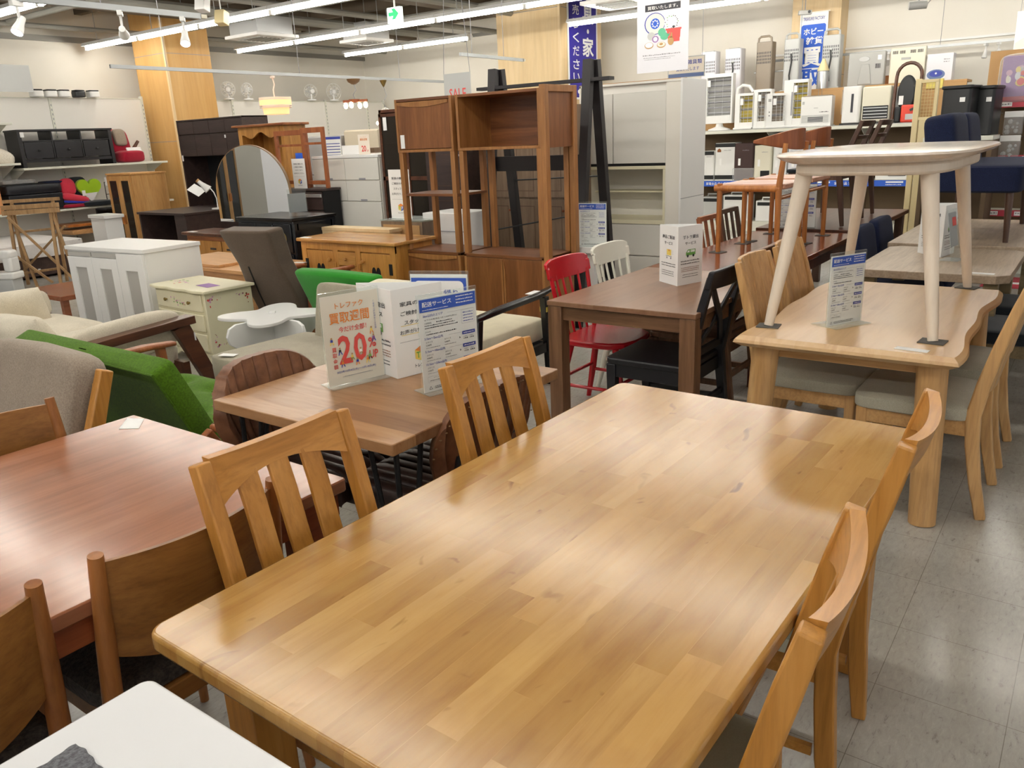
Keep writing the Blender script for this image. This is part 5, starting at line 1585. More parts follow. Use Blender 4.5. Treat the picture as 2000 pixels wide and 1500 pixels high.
# --- espresso wall unit
t = thing('wall_unit', 'tall dark espresso desk unit with overhead cupboards before the golden pillar', 'cabinet', (-10.23, 7.0, 0), 0)
W, D, H = 1.52, 0.42, 1.94
bx = MB(); bx.box(-W / 2, -W / 2 + 0.03, 0, D, 0, H); bx.box(W / 2 - 0.03, W / 2, 0, D, 0, H)
bx.each('side_panel', 'espresso', t)
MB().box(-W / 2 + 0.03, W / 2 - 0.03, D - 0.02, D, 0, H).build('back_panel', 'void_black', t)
MB().box(-W / 2, W / 2, -0.002, D, H - 0.02, H).build('top', 'espresso', t, bevel=0.003)
for k in range(4):
    x0 = -W / 2 + 0.032 + k * (W - 0.06) / 4
    front(t, 'upper_door', x0 + 0.003, x0 + (W - 0.06) / 4 - 0.003, 1.745, H - 0.025, 0.02, 0.02, 'espresso', 0.002)
    front(t, 'door', x0 + 0.003, x0 + (W - 0.06) / 4 - 0.003, 1.45, 1.725, 0.02, 0.02, 'espresso', 0.002)
MB().box(-W / 2 + 0.03, W / 2 - 0.03, 0.02, D - 0.02, 1.44, 1.90).build('cupboard_body', 'espresso', t)
MB().box(-W / 2 + 0.03, W / 2 - 0.03, 0.0, D - 0.02, 0.70, 0.73).build('desk_shelf', 'espresso', t)
lb = MB(); lb.cbox((-W / 2 + 0.035, -0.002, 1.42), (0.03, 0.003, 0.08)); lb.cbox((0.35, -0.002, 1.69), (0.03, 0.003, 0.04))
lb.each('price_label', 'paper', t, smooth=0)

# --- pine hutch
t = thing('hutch', 'golden pine hutch with a carved scalloped top beside the espresso unit', 'cabinet', (-8.66, 6.65, 0), 0)
W, D, H = 0.90, 0.34, 1.80
MB().box(-W / 2 - 0.06, W / 2 + 0.06, -0.05, D + 0.02, H - 0.03, H).build('cornice', 'mahogany_x', t, bevel=0.008)
bx = MB(); bx.box(-W / 2, -W / 2 + 0.07, 0, D, 0, H - 0.03); bx.box(W / 2 - 0.07, W / 2, 0, D, 0, H - 0.03)
bx.each('side_panel', 'golden_oak', t, bevel=0.003)
MB().box(-W / 2 + 0.07, W / 2 - 0.07, D - 0.02, D, 0, H - 0.03).build('back_panel', 'golden_oak', t)
sc_ = [(-W / 2 + 0.07, H - 0.03), (W / 2 - 0.07, H - 0.03)] + [(W / 2 - 0.07 - (W - 0.14) * k / 30, H - 0.13 + 0.035 * math.cos(k / 30 * 4 * PI) - 0.03 * (abs(k - 15) / 15) ** 3) for k in range(31)]
MB().prism(sc_, -0.004, 0.02, 'Y').build('scalloped_panel', 'golden_oak', t)
MB().box(-W / 2 + 0.07, W / 2 - 0.07, 0.02, D - 0.02, 1.06, 1.085).build('shelf', 'golden_oak', t)
MB().box(-W / 2, W / 2, -0.06, D, 0, 0.80).build('base_cabinet', 'golden_oak', t, bevel=0.004)

# --- drawer unit with silver handles and standing frames
t = thing('drawer_unit', 'dark brown drawer unit with silver handle strips below the standing frames', 'drawers', (-7.27, 6.0, 0), 0)
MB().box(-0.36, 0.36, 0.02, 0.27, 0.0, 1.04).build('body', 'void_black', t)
MB().box(-0.37, 0.37, 0.0, 0.28, 1.04, 1.065).build('top', 'espresso', t, bevel=0.003)
for k in range(4):
    z1 = 1.03 - k * 0.2
    dr = front(t, 'drawer', -0.355, 0.355, z1 - 0.19, z1, 0.02, 0.016, 'espresso', 0.003)
    MB().box(-0.355, 0.355, -0.008, 0.004, z1 - 0.055, z1 - 0.02).build('handle', 'aluminium', dr, bevel=0.002)
def screen(label, loc, rz, w, h):
    t = thing('screen_frame', label, 'frame', loc, rz, 'reddish wooden frames standing open')
    g = MB()
    g.box(-w / 2, -w / 2 + 0.045, -0.015, 0.015, 0, h); g.box(w / 2 - 0.045, w / 2, -0.015, 0.015, 0, h)
    g.each('stile', 'redwood', t, bevel=0.002)
    g = MB(); g.box(-w / 2 + 0.045, w / 2 - 0.045, -0.015, 0.015, h - 0.055, h); g.box(-w / 2 + 0.045, w / 2 - 0.045, -0.012, 0.012, h * 0.72, h * 0.72 + 0.025); g.box(-w / 2 + 0.045, w / 2 - 0.045, -0.015, 0.015, 0.04, 0.08)
    g.each('cross_rail', 'redwood', t, bevel=0.002)
screen('reddish wooden open frame standing on the dark drawer unit, left one', (-7.55, 6.20, 1.066), 3, 0.52, 0.625)
screen('reddish wooden open frame standing on the dark drawer unit, right one', (-7.085, 6.12, 1.066), -2, 0.385, 0.64)

# --- white eight drawer chest
t = thing('chest', 'white chest of wide drawers with small grip notches', 'chest', (-6.83, 6.3, 0), 0)
W, D, H = 1.04, 0.45, 1.40
MB().box(-W / 2, W / 2, 0.02, D, 0.0, H - 0.03).build('body', 'cabinet_side', t, bevel=0.003)
MB().box(-W / 2 - 0.005, W / 2 + 0.005, 0.0, D + 0.01, H - 0.03, H).build('top', 'white_satin', t, bevel=0.004)
zs = [(1.14, 1.365), (0.915, 1.13)]
def wdrawer(x0, x1, z0, z1):
    dr = front(t, 'drawer', x0, x1, z0, z1, 0.02, 0.02, 'cabinet_white', 0.003)
    k = MB()
    for hx in ([(x0 + x1) / 2] if x1 - x0 < 0.7 else [x0 + (x1 - x0) * 0.24, x0 + (x1 - x0) * 0.76]): k.box(hx - 0.05, hx + 0.05, -0.001, 0.006, z0, z0 + 0.02)
    k.each('grip_notch', 'print_grey', dr, smooth=0)
for z0, z1 in zs:
    wdrawer(-W / 2 + 0.005, -0.003, z0, z1); wdrawer(0.003, W / 2 - 0.005, z0, z1)
for z0, z1 in ((0.62, 0.905), (0.34, 0.61), (0.05, 0.33)): wdrawer(-W / 2 + 0.005, W / 2 - 0.005, z0, z1)

# --- dark glass cabinet beside the walnut shelving
t = thing('cabinet', 'tall dark brown glass fronted cabinet left of the walnut shelving', 'cabinet', (-5.92, 6.35, 0), 0)
W, D, H = 0.74, 0.40, 1.84
bx = MB(); bx.box(-W / 2, -W / 2 + 0.03, 0, D, 0, H); bx.box(W / 2 - 0.03, W / 2, 0, D, 0, H)
bx.each('side_panel', 'mahogany_y', t)
MB().box(-W / 2, W / 2, 0, D, H - 0.03, H).build('top', 'mahogany_y', t)
MB().box(-W / 2 + 0.03, W / 2 - 0.03, D - 0.02, D, 0, H).build('back_panel', 'dark_walnut', t)
sh = MB()
for z in (0.3, 0.72, 1.14, 1.50): sh.box(-W / 2 + 0.03, W / 2 - 0.03, 0.03, D - 0.02, z, z + 0.02)
sh.each('shelf', 'taupe_laminate', t)
for s in (0, 1):
    x0 = -W / 2 + 0.01 + s * 0.36; x1 = x0 + 0.355
    d = MB(); d.box(x0, x0 + 0.03, -0.02, 0, 0.05, H - 0.04); d.box(x1 - 0.03, x1, -0.02, 0, 0.05, H - 0.04); d.box(x0, x1, -0.02, 0, H - 0.07, H - 0.04); d.box(x0, x1, -0.02, 0, 0.05, 0.09); d.box(x0, x1, -0.02, 0, 1.13, 1.17)
    dr = d.build('door', 'mahogany_y', t)
    MB().box(x0 + 0.03, x1 - 0.03, -0.012, -0.008, 0.09, H - 0.07).build('glass_pane', 'smoked_glass', dr, smooth=0)
MB().cbox((-W / 2 + 0.10, -0.024, 1.70), (0.05, 0.003, 0.13)).build('price_label', 'paper', t, smooth=0)

# --- taupe cupboards seen through the walnut shelving
def cupboard(label, x0, x1, y, D, H, mat, split, knobs):
    t = thing('cupboard', label, 'cupboard', ((x0 + x1) / 2, y, 0), 0)
    W = x1 - x0
    MB().box(-W / 2, W / 2, 0.02, D, 0, H).build('body', mat, t, bevel=0.002)
    n = max(1, round(W / 0.36))
    for i in range(n):
        for z0, z1 in split:
            a0 = -W / 2 + i * W / n + 0.004; a1 = a0 + W / n - 0.008
            d = MB(); d.box(a0, a1, 0.0, 0.02, z0, z1)
            dr = d.build('door', mat, t, bevel=0.002)
            f = MB(); f.box(a0 + 0.055, a0 + 0.06, -0.001, 0.002, z0 + 0.06, z1 - 0.06); f.box(a1 - 0.06, a1 - 0.055, -0.001, 0.002, z0 + 0.06, z1 - 0.06); f.box(a0 + 0.06, a1 - 0.06, -0.001, 0.002, z0 + 0.06, z0 + 0.065); f.box(a0 + 0.06, a1 - 0.06, -0.001, 0.002, z1 - 0.065, z1 - 0.06)
            f.build('panel_groove', 'dark_walnut', dr, smooth=0)
            hx = a1 - 0.03 if i % 2 == 0 else a0 + 0.03
            hz = z1 - 0.10 if knobs == 'low' and z0 < 0.5 else z0 + 0.35
            if knobs == 'bar': MB().box(hx - 0.03, hx + 0.03, -0.02, 0.0, hz - 0.01, hz + 0.01).build('handle', 'aluminium', dr)
            else: knob(MB(), (hx, 0.0, hz), 0.012, 0.025).build('knob', 'mahogany', dr)
    return t
cupboard('taupe panelled cupboard standing behind the right bay of the walnut shelving', -5.02, -4.09, 6.5, 0.45, 1.78, 'taupe_laminate', ((0.05, 0.93), (0.95, 1.76)), 'low')
cupboard('dark brown low cupboard with silver handles behind the left bay of the walnut shelving', -5.72 + 0.17, -5.04, 6.2, 0.4, 1.46, 'espresso', ((0.1, 1.0), (1.02, 1.44)), 'bar')
t = thing('storage_box', 'white storage box with a lid line seen through the left bay of the walnut shelving', 'box', (-4.72, 5.45, 0), 0)
MB().box(-0.24, 0.22, 0, 0.4, 0, 0.90).build('body', 'white_satin', t, bevel=0.004)
MB().box(-0.245, 0.225, -0.004, 0.0, 0.742, 0.748).build('seam', 'print_grey', t, smooth=0)

# --- walnut shelving, two bays
def walnut_bay(label, x0, x1, opened, wide):
    W = x1 - x0
    t = thing('shelving_unit', label, 'shelf', ((x0 + x1) / 2, 4.75, 0), 0)
    D = 0.40
    # base cabinet
    h = MB(); h.box(-W / 2, -W / 2 + 0.022, 0.0, D, 0.10, 0.68); h.box(W / 2 - 0.022, W / 2, 0.0, D, 0.0 if wide else 0.10, 0.68)
    h.each('base_side', 'teak_edge', t, bevel=0.002)
    MB().box(-W / 2, W / 2, 0.0, D, 0.662, 0.685).build('base_top', 'teak_x', t, bevel=0.002)
    MB().box(-W / 2 + 0.022, W / 2 - 0.022, 0.0, D, 0.10, 0.122).build('base_bottom', 'teak_edge', t, bevel=0.002)
    MB().box(-W / 2 + 0.022, W / 2 - 0.022, D - 0.015, D, 0.12, 0.662).build('base_back', 'teak', t)
    MB().box(-W / 2 + 0.03, W / 2 - 0.03, 0.07, D - 0.02, 0.0, 0.10).build('plinth', 'void_black', t)
    if wide:
        for s in (0, 1):
            a0 = -W / 2 + 0.024 + s * (W - 0.044) / 2; a1 = a0 + (W - 0.05) / 2
            dr = front(t, 'door', a0, a1, 0.124, 0.66, 0.018, 0.016, 'teak', 0.002)
        g = MB()
        for s in (-1, 1): g.prism([(s * 0.004, 0.65), (s * 0.016, 0.58), (s * 0.020, 0.40), (s * 0.012, 0.2), (s * 0.004, 0.14)], -0.006, 0.002, 'Y')
        g.each('finger_grip', 'teak_edge', t)
    else:
        for k in range(2):
            z1 = 0.66 - k * 0.27
            dr = front(t, 'drawer', -W / 2 + 0.024, W / 2 - 0.024, z1 - 0.255, z1, 0.018, 0.016, 'teak', 0.002)
            gp = [(-W / 2 + 0.03, z1)] + [(-W / 2 + 0.03 + (W - 0.06) * i / 16, z1 - 0.02 - 0.022 * math.sin(PI * i / 16)) for i in range(17)] + [(W / 2 - 0.03, z1)]
            MB().prism(gp, -0.008, 0.002, 'Y').build('finger_grip', 'teak_edge', dr)
    # posts
    p = MB()
    for sx in (-1, 1):
        for y in (0.025, D - 0.03): p.box(sx * (W / 2 - 0.022) - 0.02, sx * (W / 2 - 0.022) + 0.02, y - 0.02, y + 0.025, 0.685, 1.44)
    p.each('post', 'teak_edge', t, bevel=0.003)
    if not wide:
        MB().box(-W / 2 + 0.02, W / 2 - 0.0, 0.01, D - 0.02, 1.105, 1.125).build('shelf', 'teak_x', t, bevel=0.002)
    # top box
    z0, z1 = 1.435, 1.825
    h = MB(); h.box(-W / 2, -W / 2 + 0.022, 0, D, z0, z1); h.box(W / 2 - 0.022, W / 2, 0, D, z0, z1)
    h.each('box_side', 'teak_edge', t, bevel=0.002)
    MB().box(-W / 2 + 0.022, W / 2 - 0.022, 0, D, z1 - 0.02, z1).build('box_top', 'teak_x', t, bevel=0.002)
    MB().box(-W / 2 + 0.022, W / 2 - 0.022, 0, D, z0, z0 + 0.02).build('box_bottom', 'teak_edge', t, bevel=0.002)
    MB().box(-W / 2 + 0.022, W / 2 - 0.022, D - 0.015, D, z0 + 0.02, z1 - 0.02).build('box_back', 'teak_x', t)
    if opened:
        # open end frame: two full posts, a top rail and a recessed panel beside the top box
        e0 = W / 2 + 0.004
        for y in (-0.01, D - 0.045): MB().box(e0, e0 + 0.045, y, y + 0.05, 0.60, 1.845).build('end_post', 'teak_edge', t, bevel=0.003)
        MB().box(e0, e0 + 0.045, 0.04, D - 0.045, 1.80, 1.845).build('end_rail', 'teak_edge', t, bevel=0.002)
        MB().box(e0 + 0.012, e0 + 0.03, 0.04, D - 0.045, z0, 1.80).build('end_panel', 'teak', t)
    else:
        dr = front(t, 'flap_door', -W / 2 + 0.024, W / 2 - 0.024, z0 + 0.024, z1 - 0.024, 0.018, 0.016, 'teak', 0.002)
        gp = [(-W / 2 + 0.03, z1 - 0.024)] + [(-W / 2 + 0.03 + (W - 0.06) * i / 16, z1 - 0.045 - 0.02 * math.sin(PI * i / 16)) for i in range(17)] + [(W / 2 - 0.03, z1 - 0.024)]
        MB().prism(gp, -0.006, 0.002, 'Y').build('finger_grip', 'teak_edge', dr)
        MB().cbox((-W / 2 + 0.06, -0.001, 1.515), (0.04, 0.003, 0.10)).build('price_label', 'paper', t, smooth=0)
walnut_bay('narrow walnut shelving bay with closed flap and drawers, left half', -4.53, -3.965, False, False)
walnut_bay('wide walnut shelving bay with open top box and double end posts', -3.925, -3.19, True, True)

# --- black A frame shelf
t = thing('ladder_shelf', 'tall black A frame rack standing behind the walnut shelving', 'rack', (-3.84, 5.75, 0), 0)
for s in (-1, 1):
    MB().beam([(s * 0.46, -0.26, 0), (s * 0.46, -0.02, 2.06)], (0.075, 0.055), (1, 0, 0)).build('leg', 'black_rack', t, bevel=0.002)
    MB().beam([(s * 0.46 + 0.02, 0.30, 0), (s * 0.46 + 0.02, 0.04, 2.06)], (0.075, 0.055), (1, 0, 0)).build('leg', 'black_rack', t, bevel=0.002)
MB().box(-0.62, 0.66, -0.06, 0.02, 1.90, 1.925).build('top_bar', 'black_rack', t)
MB().box(-0.42, 0.42, -0.09, -0.06, 1.24, 1.36).build('cross_board', 'black_rack', t)
MB().box(-0.5, 0.5, -0.25, 0.28, 0.3, 0.325).build('shelf', 'black_rack', t)
wr = MB(); wr.tube([(-0.44, 0.15, 1.15), (0.44, 0.15, 1.18)], 0.006, 6); wr.tube([(-0.44, -0.15, 0.75), (0.44, 0.18, 0.9)], 0.006, 6)
wr.each('wire_brace', 'black_metal', t)
t = thing('crate', 'black box on the floor between the red and white chairs', 'box', (-3.42, 5.02, 0), 0)
MB().box(-0.09, 0.14, 0.0, 0.25, 0, 0.62).build('body', 'black_satin', t, bevel=0.004)

# --- white kitchen cupboard
t = thing('kitchen_cupboard', 'tall white kitchen cupboard with sliding doors over an open niche', 'cupboard', (-3.72, 7.0, 0), 0)
W, D, H = 1.10, 0.52, 1.95
xr = W / 2 - 0.0
MB().box(xr - 0.02, xr, -0.01, D, 0, H).build('side_panel', 'white_satin', t, bevel=0.002)
MB().box(-W / 2, -W / 2 + 0.02, 0.05, D, 0, H).build('side_panel', 'cabinet_side', t, bevel=0.002)
MB().box(-W / 2, xr - 0.02, D - 0.02, D, 0, H).build('back_panel', 'white_panel', t)
MB().box(-W / 2, xr - 0.02, 0.05, D, H - 0.02, H).build('top', 'white_panel', t)
MB().box(-W / 2, xr - 0.19, 0.10, 0.12, 1.86, 1.945).build('cornice', 'white_panel', t)
MB().box(-W / 2, xr - 0.02, 0.055, 0.125, 1.946, 1.956).build('edge_strip', 'peg_tan', t, smooth=0)
MB().box(xr - 0.19, xr - 0.02, 0.06, D - 0.02, 0, H - 0.004).build('tall_panel', 'cabinet_side', t, bevel=0.002)
dl = [(-W / 2 + 0.02, 0.0 - 0.20), (-0.195, xr - 0.195)]
for i, (a0, a1) in enumerate(dl):
    front(t, 'door', a0, a1 - 0.004, 1.225, 1.86, 0.10 + 0.0, 0.022, 'cabinet_white', 0.003)
MB().box(-W / 2 + 0.02, xr - 0.19, 0.10, D - 0.02, 1.225, 1.86).build('upper_body', 'white_panel', t)
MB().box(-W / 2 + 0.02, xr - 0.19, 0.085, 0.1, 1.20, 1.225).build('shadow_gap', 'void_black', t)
nf = MB(); nf.box(-W / 2 + 0.02, xr - 0.19, 0.08, D - 0.02, 1.17, 1.20); nf.box(-W / 2 + 0.02, xr - 0.19, 0.06, D - 0.02, 0.66, 0.70); nf.box(xr - 0.215, xr - 0.19, 0.06, D - 0.02, 0.70, 1.17)
nf.each('niche_frame', 'pale_cream', t, bevel=0.002)
sh = MB(); sh.box(-W / 2 + 0.02, xr - 0.22, 0.30, D - 0.02, 0.94, 0.955)
sh.each('niche_shelf', 'pale_cream', t)
for z0, z1 in ((0.36, 0.655), (0.05, 0.35)):
    dr = front(t, 'drawer', -W / 2 + 0.02, xr - 0.193, z0, z1, 0.08, 0.022, 'cabinet_white', 0.003)
MB().box(-W / 2 + 0.02, xr - 0.19, 0.085, D - 0.02, 0.0, 0.655).build('base_body', 'cabinet_side', t)
MB().box(xr - 0.001, xr + 0.001, -0.01, D, 0.905, 0.910).build('seam', 'print_grey', t, smooth=0)

# ================================================================== left wall shelving
def gondola_panel(label, x, y0, y1, ztop, bays, deck=True):
    """white shop shelving along the left wall; faces +x"""
    t = thing('shop_shelving', label, 'shelving', (x, y0, 0), 0)
    L = y1 - y0
    n = len(bays) - 1
    for a, b in zip(bays, bays[1:]):
        MB().box(-0.03, 0.0, a - y0 + 0.02, b - y0 - 0.02, 0.0, ztop).build('back_panel', 'white_panel', t, bevel=0.004)
    for a in bays:
        u = MB().box(-0.04, 0.012, a - y0 - 0.02, a - y0 + 0.02, 0.0, ztop + 0.03).build('upright', 'shelf_white', t)
        sl = MB()
        for k in range(34): sl.box(0.0118, 0.0135, a - y0 - 0.006, a - y0 + 0.006, 0.1 + k * 0.065, 0.13 + k * 0.065)
        sl.build('slot_row', 'print_grey', u, smooth=0)
    MB().box(-0.04, 0.01, 0, L, ztop - 0.012, ztop).build('top_cap', 'shelf_white', t, bevel=0.003)
    return t
g1 = gondola_panel('white panelled shop shelving along the left wall before the pillar', -13.0, 3.3, 7.74, 2.37, (3.3, 4.78, 6.26, 7.72))
def deck(parent, x1, y0, y1, z, depth=0.55, px=-13.0, py=3.3):
    MB().box(x1 - depth - px, x1 - px, y0 - py, y1 - py, z - 0.03, z).build('shelf', 'shelf_white', parent, bevel=0.004)
    b = MB()
    for y in (y0 + 0.05, y1 - 0.05): b.prism([(x1 - depth - px, z - 0.03), (x1 - 0.08 - px, z - 0.03), (x1 - depth - px, z - 0.22)], y - py - 0.003, y - py + 0.003, 'Y')
    b.each('bracket', 'shelf_white', parent, smooth=0)
deck(g1, -12.43, 5.44, 7.66, 1.385)
deck(g1, -12.43, 4.0, 5.42, 1.46)
deck(g1, -12.43, 4.0, 5.42, 2.0)
deck(g1, -12.43, 4.0, 7.66, 0.78)
MB().box(0.0, 0.57, 2.4, 4.4, 0.0, 0.12).build('plinth', 'shelf_white', g1)
g2 = gondola_panel('white panelled shop shelving along the left wall beyond the pillar', -13.0, 9.0, 13.3, 2.35, (9.0, 9.45, 11.65, 12.8, 13.3))
deck(g2, -12.5, 9.1, 13.2, 1.20, 0.45, -13.0, 9.0)

# rice cookers on top of the shelving
def cooker(label, y, body, lid):
    t = thing('rice_cooker', label, 'cooker', (-12.93, y, 2.372), 0, 'small cookers on top of the left shelving')
    MB().prism(rrect(-0.09, 0.07, -0.08, 0.08, 0.035, 4), 0.0, 0.085).build('body', body, t, bevel=0.012)
    MB().prism(rrect(-0.085, 0.065, -0.075, 0.075, 0.03, 4), 0.085, 0.105).build('lid', lid, t, bevel=0.008)
cooker('white rice cooker with dark lid on the left shelving top, first from the left', 6.06, 'plastic_white', 'plastic_black')
cooker('white rice cooker with dark lid on the left shelving top, second from the left', 6.26, 'plastic_white', 'plastic_black')
cooker('white rice cooker with dark lid on the left shelving top, third from the left', 6.45, 'plastic_white', 'plastic_black')
cooker('all black rice cooker on the left shelving top', 6.68, 'plastic_black', 'plastic_black')
cooker('white rice cooker with dark lid on the left shelving top, nearest to the pillar', 6.90, 'plastic_white', 'plastic_black')
# electric fans
def fan(label, y, yawd, r=0.13, lie=0):
    t = thing('electric_fan', label, 'fan', (-12.95, y, 2.362), yawd, 'white electric fans on the shelving beyond the pillar')
    g = MB()
    for k in range(14):
        a = 2 * PI * k / 14
        g.tube([(0.03 * math.cos(a), -0.06, 0.17 + 0.03 * math.sin(a)), (r * 0.8 * math.cos(a), -0.065, 0.17 + r * 0.8 * math.sin(a)), (r * math.cos(a), -0.02, 0.17 + r * math.sin(a))], 0.0025, 4)
    for rr, yy in ((r, -0.02), (r * 0.6, -0.066)): g.tube([(rr * math.cos(2 * PI * k / 24), yy, 0.17 + rr * math.sin(2 * PI * k / 24)) for k in range(24)], 0.004, 5, True)
    g.build('guard', 'white_satin', t)
    b = MB()
    for k in range(5):
        a = 2 * PI * k / 5
        b.cbox((0.055 * math.cos(a), -0.03, 0.17 + 0.055 * math.sin(a)), (0.10, 0.004, 0.06), (0.3, -a, 0))
    b.build('blades', 'plastic_bag', t)
    MB().lathe([(0.001, -0.05), (0.04, -0.04), (0.05, 0.02), (0.04, 0.09), (0.001, 0.10)], 16, (0, 0, 0.17), 'Y').build('motor', 'white_satin', t)
    MB().lathe([(0.09, 0), (0.085, 0.02), (0.02, 0.03), (0.018, 0.12), (0.001, 0.12)], 18).build('base', 'white_satin', t)
fan('white electric fan on the left shelving, right beside the golden pillar', 9.36, 70)
fan('white electric fan turned sideways on the left shelving, second from the pillar', 9.78, 20, 0.12)
fan('white electric fan showing its motor back, left of the wooden chandelier', 11.27, 250, 0.13)
fan('white electric fan facing out, closest to the room corner on the shelving', 11.85, 75, 0.16)

# black tv board on the upper shelf
t = thing('tv_board', 'long black console with three drawers on the upper shelf at left', 'console', (-12.5, 6.16, 1.386), 90)
W, D, H = 1.36, 0.40, 0.52
MB().box(-W / 2 - 0.01, W / 2 + 0.01, -0.02, D, H - 0.025, H).build('top', 'black_brown', t, bevel=0.003)
bx = MB(); bx.box(-W / 2, -W / 2 + 0.05, 0, D, 0, H - 0.025); bx.box(W / 2 - 0.05, W / 2, 0, D, 0, H - 0.025)
bx.each('side_panel', 'black_brown', t, bevel=0.002)
MB().box(-W / 2 + 0.05, W / 2 - 0.05, 0.015, D - 0.02, 0.10, 0.115).build('bottom', 'black_brown', t)
MB().box(-W / 2 + 0.05, W / 2 - 0.05, 0.015, D, 0.355, 0.37).build('shelf', 'black_brown', t)
dv = MB()
for x in (-0.21, 0.21): dv.box(x - 0.01, x + 0.01, 0.01, D, 0.115, H - 0.025)
dv.each('divider', 'black_brown', t)
for k in range(3):
    x0 = -0.625 + k * 0.42
    dr = front(t, 'drawer', x0 + 0.01, x0 + 0.395, 0.12, 0.35, 0.02, 0.02, 'black_brown', 0.003)
    knob(MB(), (x0 + 0.2, 0.0, 0.235), 0.016, 0.028).build('knob', 'black_satin', dr)
fl = MB(); fl.box(-W / 2 + 0.05, W / 2 - 0.05, 0.01, 0.03, 0.07, 0.10); fl.each('rail', 'black_brown', t)
MB().cbox((-0.62, -0.003, 0.45), (0.05, 0.003, 0.07)).build('price_label', 'paper', t, smooth=0)
# red and taupe seat with pad
t = thing('massage_seat', 'red and taupe padded massage seat at the right end of the upper shelf', 'seat', (-12.62, 7.12, 1.386), 100)
MB().cushion((0, -0.02, 0.09), (0.40, 0.30, 0.17), 0.01, None, 0.4).build('seat', 'crimson_cloth', t)
MB().cushion((-0.02, 0.14, 0.30), (0.34, 0.12, 0.42), 0.0, (R(-12), 0, 0), 0.5).build('backrest', 'crimson_cloth', t)
MB().cushion((-0.04, 0.09, 0.38), (0.22, 0.10, 0.26), 0.0, (R(-12), 0, 0), 0.5).build('pad', 'taupe_wool', t)
MB().tube([(0.12, 0.10, 0.10), (0.18, 0.06, 0.22), (0.26, 0.04, 0.32)], [0.03, 0.028, 0.022], 10).build('handle', 'mahogany_y', t)
MB().cbox((0.04, -0.10, 0.185), (0.26, 0.02, 0.08), (R(-20), 0, 0)).build('paper_sheet', 'paper', t, smooth=0)
# fleece bundle
o = MB().cushion((-12.62, 5.16, 1.56), (0.32, 0.52, 0.20), 0.03, (R(-16), 0, 0.2), 0.6).build('fleece_bundle', 'white_fleece'); tag(o, 'cream fleece bundle on the upper shelf at the left edge', 'bundle')
# lower shelf goods
t = thing('storage_stool', 'long black leather bench box on the lower shelf at left', 'bench', (-12.72, 5.52, 0.782), 90)
MB().box(-0.33, 0.42, -0.22, 0.20, 0.02, 0.24).build('body', 'black_leather', t, bevel=0.015, seg=3)
MB().cushion((0.045, -0.01, 0.31), (0.78, 0.44, 0.14), 0.01, None, 0.2).build('lid', 'black_leather', t)
o = MB().cushion((-12.72, 5.42, 1.20), (0.34, 0.46, 0.06), 0.01, None, 0.4).build('packaged_sheet', 'plastic_bag'); tag(o, 'clear plastic wrapped sheet lying on the black bench box', 'package')
o = MB().cushion((-12.70, 5.95, 1.165), (0.30, 0.40, 0.04), 0.0, None, 0.4).build('folded_cloth', 'navy_cloth'); tag(o, 'dark blue folded cloth on the right end of the black bench box', 'cloth')
t = thing('drawer_box', 'orange cardboard drawer box on the lower shelf at the left edge', 'box', (-12.68, 4.93, 0.782), 90)
MB().box(-0.25, 0.16, -0.2, 0.2, 0, 0.50).build('body', 'carton_orange', t, bevel=0.004)
sm = MB(); sm.box(-0.25, 0.16, -0.203, -0.2, 0.10, 0.106); sm.box(-0.25, 0.16, -0.203, -0.2, 0.30, 0.306); sm.each('seam', 'mahogany', t, smooth=0)
t = thing('seat_cushion', 'coral red moulded seat cushion on a blue pad on the lower shelf', 'cushion', (-12.58, 6.02, 0.782), 0)
MB().cushion((0, 0.04, 0.30), (0.12, 0.24, 0.26), 0.0, (0, R(-8), 0), 0.8).build('head_pad', 'coral_cloth', t)
MB().cushion((0.02, 0.10, 0.13), (0.26, 0.40, 0.12), 0.0, (R(-14), 0, 0), 0.6).build('seat_pad', 'coral_cloth', t)
MB().cushion((0.0, 0.14, 0.075), (0.30, 0.46, 0.05), 0.0, (R(-6), 0, 0), 0.6).build('base_pad', 'blue_cloth', t)
MB().cushion((0.0, 0.13, 0.03), (0.32, 0.48, 0.06), 0.0, None, 0.5).build('under_pad', 'crimson_cloth', t)
MB().cbox((0.14, 0.20, 0.20), (0.004, 0.05, 0.08)).build('price_tag', 'paper', t, smooth=0)
t = thing('back_cushion', 'lime green and black shaped back cushion on the lower shelf', 'cushion', (-12.55, 6.36, 0.782), 0)
hp = []
for i in range(40):
    a = 2 * PI * i / 40
    hp.append((0.0 + 0.0115 * 16 * math.sin(a) ** 3, 0.26 + 0.0115 * (13 * math.cos(a) - 5 * math.cos(2 * a) - 2 * math.cos(3 * a) - math.cos(4 * a))))
MB().prism(hp, -0.03, 0.03, 'X').build('heart_pad', 'lime_cloth', t, bevel=0.02, seg=3)
MB().prism([(-0.11, 0.19), (0.11, 0.20), (0.0, 0.06)], 0.031, 0.034, 'X').build('care_card', 'paper', t, smooth=0)
MB().cushion((-0.10, -0.12, 0.22), (0.14, 0.28, 0.44), 0.0, None, 0.5).build('back_part', 'dark_cloth', t)
MB().cushion((0.02, 0.06, 0.04), (0.34, 0.50, 0.08), 0.0, None, 0.5).build('seat_part', 'dark_cloth', t)
t = thing('wire_stand', 'black wire stand on the lower shelf left of the beech cabinet', 'stand', (-12.6, 6.82, 0.782), 0)
g = MB(); g.tube([(0, -0.18, 0), (0, -0.18, 0.33), (0, 0.2, 0.33), (0, 0.2, 0)], 0.007, 6)
g.tube([(0, -0.18, 0.15), (0, 0.2, 0.15)], 0.005, 6); g.tube([(0, 0.05, 0.0), (0, 0.05, 0.33)], 0.005, 6)
g.each('rod', 'black_metal', t)
